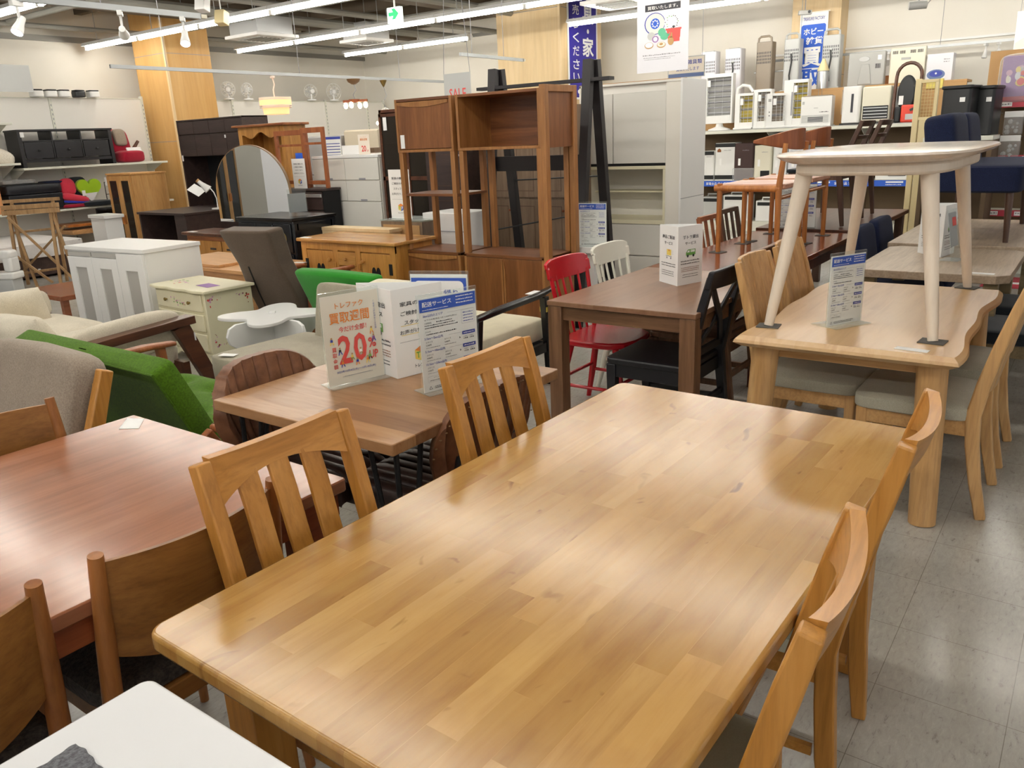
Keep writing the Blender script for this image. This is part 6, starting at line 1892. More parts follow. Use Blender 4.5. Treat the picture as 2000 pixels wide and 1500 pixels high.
# boards and dark stand below
b = MB(); b.cbox((-12.6, 6.3, 0.53), (0.5, 0.9, 0.035)); o = b.build('shelf_board', 'maple_orange'); tag(o, 'orange brown board stored under the lower shelf', 'board')
b = MB(); b.cbox((-12.5, 6.3, 0.44), (0.5, 0.9, 0.06)); o = b.build('shelf_board', 'light_ply_x'); tag(o, 'pale wooden board stored under the lower shelf', 'board')
t = thing('stand', 'black stand under the shelf behind the small white cabinet', 'stand', (-12.43, 6.55, 0), 0)
MB().box(-0.02, 0.02, -0.2, 0.3, 0.0, 0.72).build('side_panel', 'black_brown', t)
MB().box(-0.02, 0.3, -0.2, 0.34, 0.72, 0.745).build('top', 'black_brown', t)

# bed
t = thing('bed', 'white mattress on a dark brown wood grain bed base at left', 'bed', (-12.2, 4.5, 0), 0)
MB().box(-0.76, 0.95, -1.0, 0.95, 0.03, 0.27).build('bed_base', 'bed_brown', t, bevel=0.005)
MB().cushion((0.115, -0.02, 0.36), (1.76, 2.02, 0.19), 0.005, None, 0.08, 30).build('mattress', 'mattress_white', t, smooth=50)
pp = MB(); pp.tube([(0.985, -0.98, 0.435), (0.985, 0.93, 0.435), (-0.74, 0.975, 0.435)], 0.006, 6); pp.build('piping', 'print_grey', t)
MB().cbox((0.952, 0.35, 0.10), (0.003, 0.03, 0.05)).build('price_label', 'paper', t, smooth=0)
lg = MB()
for sx in (-0.68, 0.85):
    for sy in (-0.9, 0.85): lg.box(sx - 0.03, sx + 0.03, sy - 0.03, sy + 0.03, 0, 0.03)
lg.each('leg', 'void_black', t)

# folding trestles
t = thing('trestle', 'folded brown wooden trestle rack with crossed legs before the bed', 'rack', (-10.52, 4.60, 0), 56)
def bm_(nm, p, q, w=(0.04, 0.026)): MB().beam([p, q], w, (0, 1, 0)).build(nm, 'trestle_wood', t, bevel=0.003)
for x in (-0.24, 0.20):
    bm_('leg', (x - 0.02, -0.24, 0), (x, -0.035, 0.97), (0.05, 0.034)); bm_('leg', (x - 0.02, 0.24, 0), (x + 0.03, 0.05, 1.01), (0.05, 0.034))
    bm_('leg', (x + 0.16, -0.20, 0), (x + 0.01, -0.03, 0.90), (0.04, 0.03))
for z, y, w in ((1.03, 0.06, 0.04), (0.965, -0.065, 0.055), (0.905, -0.085, 0.055)): MB().beam([(-0.31, y, z), (0.31, y, z)], (0.02, w), (0, 1, 0)).build('top_bar', 'trestle_wood', t, bevel=0.003)
bm_('brace', (-0.26, -0.09, 0.86), (0.34, -0.22, 0.06)); bm_('brace', (-0.28, -0.18, 0.45), (0.10, -0.24, 0.06)); bm_('brace', (0.30, 0.10, 0.70), (-0.30, 0.20, 0.15))
bm_('brace', (-0.26, 0.0, 0.17), (0.22, 0.0, 0.20)); bm_('brace', (-0.26, 0.06, 0.66), (0.22, 0.06, 0.68))

# white sewing machine at the left edge
t = thing('sewing_machine', 'white sewing machine partly cut off by the left edge', 'sewing machine', (-10.22, 4.0, 0.0), 30)
MB().box(-0.20, 0.20, -0.10, 0.10, 0.20, 0.28).build('bed_plate', 'plastic_white', t, bevel=0.02, seg=3)
MB().box(0.08, 0.19, -0.08, 0.08, 0.28, 0.46).build('column', 'plastic_white', t, bevel=0.03, seg=3)
MB().box(-0.20, 0.19, -0.085, 0.085, 0.42, 0.53).build('arm', 'plastic_white', t, bevel=0.035, seg=3)
MB().box(-0.19, -0.10, -0.06, 0.06, 0.34, 0.43).build('head', 'plastic_white', t, bevel=0.015)
MB().box(-0.17, 0.17, -0.09, 0.09, 0.0, 0.20).build('stand', 'plastic_lightgrey', t, bevel=0.01)

# desk lamp and paper before the espresso unit
t = thing('desk_lamp', 'white desk lamp with a cone shade on a gooseneck before the espresso unit', 'lamp', (-9.70, 6.60, 0.757), 0)
MB().lathe([(0.08, 0), (0.078, 0.015), (0.012, 0.02), (0.001, 0.02)], 20).build('base', 'white_satin', t)
MB().tube([(0, 0, 0.02), (0.0, 0, 0.14), (-0.03, -0.01, 0.22), (-0.09, -0.02, 0.28), (-0.17, -0.03, 0.32)], 0.007, 8).build('gooseneck', 'white_satin', t)
o = MB().lathe([(0.025, 0.08), (0.03, 0.03), (0.058, -0.085), (0.055, -0.085), (0.026, 0.025), (0.001, 0.04)], 20).build('lamp_shade', 'white_satin', t); o.location = (-0.18, -0.05, 0.31); o.rotation_euler = (R(30), R(-35), 0)
o = MB().lathe([(0.001, 0.105), (0.027, 0.105), (0.027, 0.08), (0.001, 0.08)], 16).build('cap', 'peg_tan', t); o.location = (-0.18, -0.05, 0.31); o.rotation_euler = (R(30), R(-35), 0)
o = MB().cbox((0, 0, 0), (0.22, 0.002, 0.14), (R(-55), R(25), R(10))).build('hanging_paper', 'paper', t, smooth=0); o.location = (-0.34, -0.06, 0.25)

# reflected in the mirror: cabinets at the left out of the picture
glazed('cabinet', 'tall beech glass door cabinet seen only in the arched mirror', (-12.1, 2.9, 0), 60, 0.9, 0.4, 1.6)
t = thing('wardrobe', 'pale blue white wardrobe seen only in the arched mirror', 'wardrobe', (-11.4, 1.9, 0), 55)
MB().box(-0.5, 0.5, 0.02, 0.5, 0, 1.75).build('body', 'fridge_white', t)
for s in (0, 1):
    dr = front(t, 'door', -0.495 + s * 0.495, -0.005 + s * 0.495, 0.05, 1.73, 0.02, 0.02, 'fridge_white')
    MB().box((-0.04 if s == 0 else 0.03), (-0.03 if s == 0 else 0.04), -0.02, 0.0, 0.8, 0.95).build('handle', 'plastic_grey', dr)

t = thing('hanging_sign', 'plain white card hanging above the left shelving at the edge', 'sign', (-12.7, 5.62, 2.42), 90)
MB().box(-0.36, 0.30, 0, 0.004, 0, 0.36).build('sheet', 'plastic_lightgrey', t, smooth=0)
MB().tube([(-0.3, 0.002, 0.36), (-0.3, 0.002, ZC + 0.4 - 2.42)], 0.004, 5).build('wire', 'print_grey', t)
for x, y, z, lb in ((-9.05, 6.6, 3.05, 'beige ceiling speaker box right of the golden pillar top'), (-8.83, 6.2, 3.14, 'white ceiling speaker box above the beige one')):
    t = thing('ceiling_speaker', lb, 'speaker', (x, y, z), 20)
    MB().cbox((0, 0, 0), (0.13, 0.12, 0.16), (R(-15), 0, 0)).build('box', 'cream_post' if x < -9 else 'white_satin', t, bevel=0.008)
    MB().tube([(0, 0, 0.09), (0, 0, ZC + 0.4 - z)], 0.008, 6).build('bracket', 'white_satin', t)

# ================================================================== fridges beyond the white chest
def fridge(label, px, y, w, h, d, mat, split=None, art=None):
    t = thing('refrigerator', label, 'refrigerator', (px, y, 0), 25, 'refrigerators behind the white chest')
    MB().box(-w / 2, w / 2, 0.03, d, 0.02, h).build('body', mat, t, bevel=0.012)
    zs = [0.06, split or h * 0.6, h - 0.005]
    for a, b in zip(zs, zs[1:]):
        dr = MB().box(-w / 2, w / 2, 0.0, 0.03, a, b - 0.012).build('door', mat, t, bevel=0.010)
    MB().box(-w / 2 + 0.02, w / 2 - 0.02, 0.04, d - 0.02, 0.0, 0.06).build('plinth', 'plastic_black', t)
    if art: 
        a = Art(t, xf((0, 0, 0))); art(a, w, h); a.done()
def poster_lines(u0, u1, v0, v1, head='print_navy'):
    def f(a, w, h):
        a.rect(u0 * w, u1 * w, v0, v1, 'paper', 0)
        a.rect(u0 * w, u1 * w, v1 - 0.04, v1, head, 1)
        for k in range(6): a.rect(u0 * w + 0.015, u1 * w - 0.015, v0 + 0.05 + k * (v1 - v0 - 0.12) / 6, v0 + 0.062 + k * (v1 - v0 - 0.12) / 6, head, 1)
        a.rect(u0 * w + 0.02, u1 * w - 0.02, v0 + 0.01, v0 + 0.035, 'print_red', 1)
    return f
fridge('grey refrigerator with a poster seen through the reddish frames', -10.55, 9.35, 0.58, 1.66, 0.6, 'fridge_grey', 1.05, poster_lines(0.02, 0.48, 1.25, 1.64))
fridge('beige refrigerator between the grey and the white one', -9.95, 9.6, 0.58, 1.73, 0.6, 'fridge_beige', 1.0)
fridge('white refrigerator with a blue striped poster above the white chest', -9.3, 9.75, 0.56, 1.78, 0.6, 'fridge_white', 1.0, poster_lines(-0.25, 0.15, 1.34, 1.64))
fridge('white refrigerator at the left edge of the dark glass cabinet', -8.7, 9.95, 0.5, 1.80, 0.6, 'fridge_white', 1.1)
fridge('beige refrigerator seen through the left reddish frame', -11.3, 9.2, 0.56, 1.58, 0.6, 'fridge_beige', 1.0, poster_lines(0.0, 0.45, 1.15, 1.5))
o = MB().cbox((-7.7, 7.52, 1.43), (0.55, 0.3, 0.06)).build('shelf_board', 'taupe_laminate'); tag(o, 'brown shelf board behind the white chest', 'board')
t = thing('low_cabinet', 'low cream cabinet behind the white chest', 'cabinet', (-7.7, 7.37, 0)); MB().box(-0.3, 0.3, 0, 0.3, 0, 1.40).build('body', 'white_panel', t)
t = thing('washing_machine', 'white appliance standing behind the right reddish frame', 'appliance', (-8.25, 7.6, 0), 10)
MB().box(-0.3, 0.3, 0, 0.5, 0, 1.22).build('body', 'fridge_white', t, bevel=0.02); MB().box(-0.29, 0.29, 0.02, 0.48, 1.22, 1.30).build('lid', 'white_satin', t, bevel=0.02)

# ================================================================== heaters on the far gondola
YF = 12.0
t = thing('shop_shelving', 'long glossy grey topped shelving carrying the electric heaters', 'shelving', (-3.6, YF, 0), 0)
MB().box(-1.85, 1.9, 0.0, 0.58, 1.42, 1.465).build('top_shelf', 'shelf_white', t, bevel=0.006)
MB().box(-1.85, 1.9, 0.0, 0.58, 1.465, 1.472).build('glass_sheet', 'plastic_lightgrey', t)
MB().box(-1.85, 1.9, 0.57, 0.60, 0.0, 1.96).build('back_panel', 'shelf_brown', t)
MB().box(-1.85, 1.9, 0.56, 0.57, 1.47, 1.955).build('upper_panel', 'peg_tan', t)
MB().box(-1.85, 1.9, 0.56, 1.0, 1.955, 1.985).build('rear_top', 'peg_tan', t, bevel=0.003)
MB().box(-1.85, 1.9, 0.05, 0.58, 0.70, 0.735).build('lower_shelf', 'shelf_white', t, bevel=0.004)
MB().box(-1.85, 1.9, 0.05, 0.58, 0.0, 0.14).build('plinth', 'shelf_white', t)
up = MB()
for x in (-1.85, -0.55, 0.75, 1.9): up.box(x - 0.02, x + 0.02, 0.545, 0.575, 0, 1.42)
up.each('upright', 'shelf_brown', t)
br_ = MB()
for x in (-0.55, 0.75): br_.prism([(0.55, 1.42), (0.08, 1.42), (0.55, 1.20)], x - 0.004, x + 0.004, 'X')
br_.each('bracket', 'shelf_white', t)
st = MB().box(-1.85, 1.9, 0.035, 0.048, 0.655, 0.735).build('price_strip', 'print_flag_blue', t, smooth=0)
a = Art(st, xf((0, 0.035, 0)))
for k in range(4):
    x = -1.72 + k * 0.95
    a.rect(x, x + 0.22, 0.70, 0.722, 'paper', 0)
    a.text('家電全品 安心保証付', x + 0.28, 0.675, 0.042, 'paper', 1, align='L', bold=0.01)
    a.dashes(x, x + 0.2, 0.672, 0.012, 'paper', 1, k)
a.done()

def place(name, label, x, y, z, rz=0, group=None): return thing(name, label, 'heater' if 'heater' in name else name.replace('_', ' '), (x, y, z), rz, group)
HG = 'electric heaters on the glossy shelf'
def quartz(label, x, w, h, d=0.14, base='disc', rz=0, z=1.474, y=12.16, panel='smoked', tubes=6, x0=0.12, x1=0.9, tint='plastic_grey'):
    t = place('electric_heater', label, x, y, z, rz, HG)
    fr = MB()
    zb = 0.10 if base == 'disc' else 0.02
    a0, a1 = -w / 2 + w * x0, -w / 2 + w * x1
    b0, b1 = zb + (h - zb) * 0.16, h - (h - zb) * 0.07
    fr.box(-w / 2, a0, 0, d, zb, h); fr.box(a1, w / 2, 0, d, zb, h); fr.box(a0, a1, 0, d, zb, b0); fr.box(a0, a1, 0, d, b1, h)
    fr.build('casing', 'plastic_white', t, bevel=0.004)
    MB().box(a0, a1, d * 0.55, d * 0.6, b0, b1).build('reflector', tint, t, smooth=0)
    tb = MB()
    for k in range(tubes): 
        zz = b0 + (b1 - b0) * (k + 0.5) / tubes
        tb.tube([(a0, d * 0.35, zz), (a1, d * 0.35, zz)], 0.012, 8)
    tb.each('heating_tube', 'print_grey', t)
    g = MB()
    for k in range(1, 3): g.tube([(a0 + (a1 - a0) * k / 3, -0.004, b0), (a0 + (a1 - a0) * k / 3, -0.004, b1)], 0.003, 4)
    for k in range(8): g.tube([(a0, -0.004, b0 + (b1 - b0) * (k + 0.5) / 8), (a1, -0.004, b0 + (b1 - b0) * (k + 0.5) / 8)], 0.002, 4)
    g.build('wire_guard', 'aluminium', t)
    if base == 'disc':
        MB().lathe([(0.17, 0), (0.165, 0.015), (0.06, 0.05), (0.045, 0.11), (0.001, 0.11)], 24, (0, d / 2, 0)).build('base', 'plastic_white', t)
    else:
        MB().box(-w / 2 - 0.01, w / 2 + 0.01, -0.03, d + 0.03, 0, 0.025).build('base', 'plastic_white', t, bevel=0.006)
    MB().cbox((a0 + 0.03, -0.006, b1 - 0.08), (0.045, 0.002, 0.09)).build('price_label', 'paper', t, smooth=0)
    return t
quartz('wide white electric heater with six grey tubes next to the white cupboard', -4.93, 0.42, 0.80, 0.12, 'disc', tubes=7, x0=0.06, x1=0.94)
t = quartz('white electric heater with a round carrying handle', -4.53, 0.29, 0.50, 0.15, 'box', tubes=3, x0=0.26, x1=0.92, tint='gold_tag')
MB().tube([(-0.145, 0.07, 0.47), (-0.13, 0.07, 0.58), (-0.06, 0.07, 0.62), (0.04, 0.07, 0.60), (0.10, 0.07, 0.52)], 0.024, 10).build('carry_handle', 'plastic_white', t)
quartz('slim white electric heater with grey panel, third in the row', -4.27, 0.26, 0.54, 0.15, 'box', tubes=3, x0=0.25, x1=0.95, tint='plastic_bronze')
t = quartz('white electric heater leaning with its control side forward', -4.04, 0.26, 0.47, 0.2, 'box', 28, tubes=2, x0=0.3, x1=0.97, tint='plastic_bronze', y=12.10)
a = Art(t, xf((-0.09, 0, 0))); a.rect(-0.02, 0.02, 0.36, 0.40, 'plastic_grey'); a.disc(0, 0.22, 0.008, 'print_black'); a.disc(0, 0.17, 0.008, 'print_black'); a.done()
t = quartz('tall white electric heater with a yellow coloured panel before the flag', -3.80, 0.34, 0.64, 0.16, 'box', tubes=5, x0=0.40, x1=0.97, tint='gold_tag', y=12.2)
MB().box(-0.06, -0.04, -0.004, 0.0, 0.16, 0.48).build('indicator_slot', 'print_grey', t, smooth=0)
def fanheater(label, x, w, h, d=0.17, z=1.474, y=12.14, low=True):
    t = place('fan_heater', label, x, y, z, 0, 'boxy fan heaters')
    MB().box(-w / 2, w / 2, 0, d, 0.015, h).build('casing', 'plastic_white', t, bevel=0.008)
    MB().box(-w / 2 + 0.03, w / 2 - 0.03, -0.001, d, h, h + 0.012).build('control_panel', 'plastic_bronze', t, bevel=0.003)
    g = MB()
    for k in range(6): g.box(-w / 2 + 0.02, w / 2 - 0.03, -0.006, 0.002, 0.05 + k * 0.018, 0.058 + k * 0.018)
    g.each('louver', 'plastic_lightgrey', t)
    MB().box(-w / 4, w / 4, -0.003, 0.001, 0.06, 0.13).build('grille', 'print_black', t, smooth=0)
    MB().box(-w / 2 - 0.01, w / 2 + 0.01, -0.04, d + 0.02, 0, 0.015).build('base', 'plastic_white', t)
    a = Art(t, xf((0, 0, 0)))
    a.dashes(-0.03, 0.03, h * 0.6, 0.008, 'print_grey', 1, 3); a.dashes(0.05, 0.17, h * 0.46, 0.012, 'print_black', 1, 4); a.rect(-w / 2 + 0.02, -w / 2 + 0.05, h * 0.74, h * 0.84, 'plastic_lightgrey', 1)
    a.done()
    return t
fanheater('white fan heater with a bottom louver grille before the flag', -3.49, 0.42, 0.40)
# right part of the glossy shelf
t = place('oil_heater', 'white oil heater standing sideways in the middle of the glossy shelf', -3.02, 12.12, 1.474, 0, 'boxy fan heaters')
MB().prism(rrect(-0.12, 0.12, 0, 0.24, 0.04, 4), 0.02, 0.50).build('casing', 'plastic_white', t, bevel=0.01)
MB().box(0.0, 0.03, -0.004, 0.0, 0.16, 0.40).build('slot', 'print_black', t, smooth=0)
MB().box(-0.13, -0.122, 0.02, 0.22, 0.14, 0.46).build('side_tank', 'plastic_bag', t)
MB().box(-0.13, 0.13, -0.02, 0.26, 0, 0.02).build('base', 'plastic_black', t)
t = place('fan_heater', 'large ivory heater with a dark grille of bright bars', -2.70, 12.12, 1.474, 0, 'boxy fan heaters')
MB().box(-0.18, 0.18, 0, 0.24, 0.02, 0.48).build('casing', 'plastic_ivory', t, bevel=0.02, seg=3)
MB().box(-0.16, 0.16, -0.006, 0.0, 0.06, 0.23).build('grille', 'plastic_black', t, bevel=0.002)
g = MB()
for k in range(4): g.box(-0.15, 0.15, -0.012, -0.006, 0.08 + k * 0.04, 0.09 + k * 0.04)
g.each('louver', 'aluminium', t)
MB().box(-0.2, 0.2, -0.03, 0.26, 0, 0.02).build('base', 'plastic_black', t)
t = place('oil_heater', 'grey ribbed heater body right of the large ivory heater', -2.47, 12.22, 1.474, 0, 'boxy fan heaters')
MB().box(-0.10, 0.10, 0, 0.2, 0, 0.46).build('casing', 'plastic_lightgrey', t, bevel=0.02)
t = place('baby_bouncer', 'black and brown arched baby bouncer propped on the glossy shelf', -2.32, 12.06, 1.474)
t['category'] = 'baby bouncer'
MB().tube([(-0.15, 0.0, 0.0), (-0.15, 0.06, 0.50)] + [(-0.15 * math.cos(PI * k / 10), 0.08, 0.58 + 0.16 * math.sin(PI * k / 10)) for k in range(11)] + [(0.15, 0.06, 0.50), (0.15, 0.0, 0.0)], 0.022, 10).build('frame', 'mahogany_y', t)
pl = [(0.115 * math.cos(2 * PI * k / 40), 0.36 + (0.23 * math.sin(2 * PI * k / 40))) for k in range(40)]
MB().prism(pl, 0.0, 0.09, 'Y').build('seat', 'plastic_black', t, bevel=0.03, seg=3)
MB().cbox((-0.06, -0.003, 0.28), (0.055, 0.003, 0.11)).build('price_label', 'paper', t, smooth=0)
t = place('tool_case', 'red and black plastic case at the right end of the glossy shelf', -2.30, 12.02, 1.474); t['category'] = 'case'
MB().box(-0.14, -0.06, -0.02, 0.05, 0, 0.20).build('end_cover', 'plastic_black', t, bevel=0.02)
MB().box(-0.06, 0.16, -0.02, 0.045, 0, 0.22).build('body', 'red_plastic', t, bevel=0.02)
MB().beam([(0.05, -0.025, 0.15), (0.14, -0.025, 0.19)], (0.01, 0.03), (0, 1, 0)).build('handle', 'plastic_black', t)
MB().cbox((0.06, -0.022, 0.07), (0.12, 0.003, 0.07)).build('label_sheet', 'plastic_lightgrey', t, smooth=0)
t = place('electric_heater', 'gold topped round quartz stove before the flag', -3.38, 12.40, 1.974, 0, HG)
MB().lathe([(0.075, 0), (0.075, 0.22), (0.07, 0.24), (0.001, 0.24)], 20).build('glass_cylinder', 'aluminium', t)
g = MB()
for k in range(10): g.tube([(0.08 * math.cos(2 * PI * k / 10), 0.08 * math.sin(2 * PI * k / 10), -0.15), (0.08 * math.cos(2 * PI * k / 10), 0.08 * math.sin(2 * PI * k / 10), 0.22)], 0.003, 4)
g.each('guard_bar', 'zinc', t)
MB().lathe([(0.085, 0.24), (0.02, 0.40), (0.001, 0.41)], 20).build('cone_top', 'cream_post', t)
t.location = (-3.56, 12.62, 1.986); 
# towers standing on the rear top, backs to the camera
def tower(label, x, h, w, mat, cord=True, handle=True, y=12.72):
    t = place('tower_heater', label, x, y, 1.986, 0, 'tower heaters on the rear top of the heater shelving')
    MB().prism(rrect(-w / 2, w / 2, 0, 0.2, 0.03, 4), 0.02, h).build('casing', mat, t, bevel=0.006)
    if handle:
        MB().tube([(-w / 2 + 0.02, 0.03, h - 0.02), (-w / 2 + 0.025, 0.03, h + 0.05), (-w / 2 + 0.06, 0.03, h + 0.075), (w / 2 - 0.06, 0.03, h + 0.075), (w / 2 - 0.025, 0.03, h + 0.05), (w / 2 - 0.02, 0.03, h - 0.02)], 0.016, 8).build('carry_handle', mat, t)
    else:
        MB().box(-w * 0.3, w * 0.3, 0.03, 0.17, h, h + 0.012).build('top_grille', 'plastic_grey', t, bevel=0.003)
    v = MB()
    for r_ in range(4):
        for k in range(9): v.box(-w * 0.40 + k * w * 0.1 - 0.005, -w * 0.40 + k * w * 0.1 + 0.005, -0.002, 0.001, h - 0.17 - r_ * 0.045, h - 0.14 - r_ * 0.045)
    v.build('vent_rows', 'print_black', t, smooth=0)
    if cord:
        MB().lathe([(0.001, -0.012), (0.02, -0.012), (0.02, 0.0), (0.001, 0.0)], 14, (0, 0, h - 0.20), 'Y').build('cord_reel', 'plastic_lightgrey', t)
        MB().tube([(0, -0.014, h - 0.2), (0.01, -0.016, h - 0.32), (-0.015, -0.016, h - 0.5), (0.0, -0.016, h - 0.62)], 0.011, 8).build('cord', 'plastic_black', t)
    MB().box(-w / 2 - 0.02, w / 2 + 0.02, -0.03, 0.23, 0, 0.02).build('base', mat, t, bevel=0.004)
tower('white tower heater with a top grille, left of its twin', -5.35, 0.66, 0.25, 'fridge_white', False, False)
tower('white tower heater with black cord bundle, second from the left', -4.95, 0.67, 0.26, 'fridge_white', True, False)
tower('bronze grey tower heater with a handle, alone against the wall', -4.47, 0.72, 0.24, 'plastic_bronze', False)
tower('grey tower heater with a handle and black cord left of the flag', -4.06, 0.72, 0.23, 'plastic_lightgrey')
tower('grey tower heater with a handle and black cord right of the flag', -3.50, 0.72, 0.25, 'plastic_lightgrey')
t = place('panel_heater', 'wide grey panel heater with an oval grip hole on the rear top', -2.98, 12.62, 1.986)
MB().box(-0.24, 0.24, 0, 0.1, 0, 0.44).build('casing', 'plastic_grey', t, bevel=0.012)
MB().prism([(-0.03 + 0.07 * math.cos(2 * PI * k / 24), 0.35 + 0.035 * math.sin(2 * PI * k / 24)) for k in range(24)], -0.006, 0.001, 'Y').build('grip', 'plastic_lightgrey', t, bevel=0.002)
MB().prism([(-0.10, 0.02), (-0.06, 0.28), (0.04, 0.28), (0.08, 0.02)], -0.012, 0.001, 'Y').build('centre_rib', 'plastic_grey', t, bevel=0.004)
g = MB()
for k in range(5): g.box(0.12 + k * 0.014, 0.128 + k * 0.014, -0.003, 0.001, 0.22, 0.28)
g.build('vent_slots', 'print_black', t, smooth=0)
MB().cbox((0.17, -0.002, 0.36), (0.05, 0.003, 0.06)).build('price_label', 'paper', t, smooth=0)
t = place('panel_heater', 'ivory panel heater with top vents on the rear top', -2.46, 12.64, 1.986)
MB().box(-0.22, 0.22, 0, 0.1, 0, 0.46).build('casing', 'plastic_ivory', t, bevel=0.016)
g = MB()
for c in (-0.16, -0.07, 0.06, 0.15):
    for k in range(5): g.box(c + k * 0.014 - 0.03, c + k * 0.014 - 0.022, -0.003, 0.001, 0.38, 0.42)
g.build('vent_slots', 'print_black', t, smooth=0)
MB().box(-0.08, 0.04, -0.004, 0.001, 0.30, 0.33).build('grip', 'plastic_grey', t, bevel=0.002)
t = place('carton', 'blue white carton with a picture of a round fan on the rear top', -2.06, 12.62, 1.986); t['category'] = 'box'
bx_ = MB().box(-0.15, 0.16, 0, 0.2, 0, 0.34).build('carton', 'fridge_white', t)
a = Art(t, xf((0, 0, 0))); a.disc(-0.03, 0.08, 0.11, 'lens_blue', 0, 0.065); a.disc(-0.03, 0.09, 0.08, 'print_navy', 1, 0.04); a.disc(-0.03, 0.095, 0.012, 'paper', 2); a.dashes(0.05, 0.12, 0.26, 0.012, 'print_grey', 1, 2); a.dashes(0.05, 0.12, 0.23, 0.012, 'print_grey', 1, 5); a.done()
for i, (x, w, m_) in enumerate(((-3.14, 0.14, 'red_plastic'), (-2.72, 0.10, 'carton_orange'), (-2.1, 0.20, 'yellow_box'))):
    o = MB().cbox((x, 12.58 if i == 2 else 12.9, 1.99 + 0.06), (w, 0.08, 0.12)).build('toy_box', m_, bevel=0.004)
    tag(o, ('red and yellow toy packet between the grey tower and panel heaters', 'small orange packet between the two panel heaters', 'yellow carton below the blue fan carton')[i], 'packet')
    if i == 2: o.location = (0.02, 0, -0.10)

# heaters on the lower shelf
LG = 'heaters on the lower shelf behind the lifted chairs'
def lowh(label, x, w, h, mat, kind):
    t = place('fan_heater', label, x, 12.10, 0.737, 0, LG)
    MB().prism(rrect(-w / 2, w / 2, 0, 0.28, 0.03, 4), 0.0, h).build('casing', mat, t, bevel=0.008)
    if kind == 'band':
        b = MB(); b.box(-w / 2 + 0.005, w / 2 - 0.005, -0.003, 0.01, h - 0.06, h - 0.005); b.box(-w / 2 + 0.005, w / 2 - 0.005, -0.003, 0.01, 0.02, 0.08)
        b.each('black_band', 'plastic_black', t)
    if kind == 'grille': MB().box(-w * 0.1, w * 0.42, -0.004, 0.01, 0.05, 0.14).build('grille', 'plastic_black', t, bevel=0.003)
    if kind == 'tank': MB().box(-w / 2 - 0.01, w / 2 + 0.01, -0.02, 0.1, 0.0, 0.18).build('clear_tank', 'plastic_bag', t, bevel=0.01)
    MB().cbox((-w * 0.2, -0.004, h * 0.5), (0.035, 0.002, 0.10)).build('price_label', 'paper', t, smooth=0)
    a = Art(t, xf((0, 0, 0))); a.dashes(-w * 0.05, w * 0.3, h * 0.80, 0.012, 'print_grey', 2, int(abs(x) * 10)); a.done()
    return t
lowh('white heater with black band partly hidden by the white cupboard', -5.06, 0.22, 0.44, 'plastic_white', 'band')
t = lowh('white heater with black bands and a small house mark', -4.78, 0.32, 0.55, 'plastic_white', 'band')
a = Art(t, xf((-0.09, 0, 0))); a.poly([(-0.03, 0.42), (0.03, 0.42), (0.03, 0.45), (0.0, 0.475), (-0.03, 0.45)], 'mahogany_x', 2, 'house_mark'); a.done()
lowh('dark brown dehumidifier with a clear tank', -4.49, 0.30, 0.54, 'plastic_brown', 'tank')
lowh('rounded white heater with a black square grille', -4.20, 0.26, 0.50, 'plastic_ivory', 'grille')
lowh('narrow white heater right of the rounded one', -3.95, 0.20, 0.47, 'plastic_white', 'none')
lowh('white heater with a printed sheet behind the near lifted chair', -3.70, 0.26, 0.48, 'fridge_white', 'none')
lowh('wide white heater behind the bow shaped backrests', -3.30, 0.45, 0.45, 'plastic_white', 'none')
lowh('white fan heater with grille behind the ladder back chairs', -2.90, 0.40, 0.30, 'plastic_white', 'none')
lowh('white fan heater with a black grille next to the cream post', -2.42, 0.42, 0.42, 'plastic_white', 'grille')
def floorh(label, x, w, h, mat):
    t = place('fan_heater', label, x, 12.08, 0.142, 0, 'heaters on the bottom deck behind the reddish table')
    MB().prism(rrect(-w / 2, w / 2, 0, 0.3, 0.03, 4), 0.0, h).build('casing', mat, t, bevel=0.008)
    MB().box(-w / 2 + 0.03, w / 2 - 0.03, -0.004, 0.01, h - 0.07, h - 0.02).build('control_panel', 'plastic_black', t, bevel=0.003)
    MB().tube([(-w / 4, 0.1, h), (-w / 4, 0.1, h + 0.04), (w / 4, 0.1, h + 0.04), (w / 4, 0.1, h)], 0.012, 8).build('carry_handle', mat, t)
floorh('grey air purifier on the bottom deck next to the white cupboard', -4.98, 0.32, 0.35, 'plastic_lightgrey')
floorh('white rounded air purifier with dark top on the bottom deck', -4.58, 0.40, 0.38, 'plastic_white')
floorh('small white heater on the bottom deck', -4.12, 0.30, 0.30, 'plastic_white')

# cream end post of the heater shelving with a mesh panel
t = thing('shelf_end', 'cream metal end post with a wire mesh panel beside the navy sofa', 'post', (-1.66, 9.5, 0), 0)
MB().box(-0.085, -0.03, -0.03, 0.03, 0.0, 1.90).build('post', 'cream_post', t, bevel=0.004)
MB().box(-0.02, 0.05, -0.03, 0.03, 0.0, 1.50).build('post', 'cream_post', t, bevel=0.004)
h = MB(); h.box(-0.03, 0.13, -0.03, 0.03, 1.86, 1.89); h.box(0.10, 0.13, -0.03, 0.03, 1.50, 1.87); h.box(-0.03, 0.13, -0.03, 0.03, 1.50, 1.53)
h.each('mesh_frame', 'cream_post', t, bevel=0.002)
w = MB()
for k in range(5): w.tube([(-0.02 + k * 0.028, 0, 1.53), (-0.02 + k * 0.028, 0, 1.86)], 0.002, 4)
for k in range(10): w.tube([(-0.03, 0.003, 1.55 + k * 0.033), (0.10, 0.003, 1.55 + k * 0.033)], 0.002, 4)
w.build('wire_mesh', 'cream_post', t, smooth=0)
MB().box(-0.09, 0.06, -0.10, 0.10, 0.0, 0.02).build('foot', 'cream_post', t)
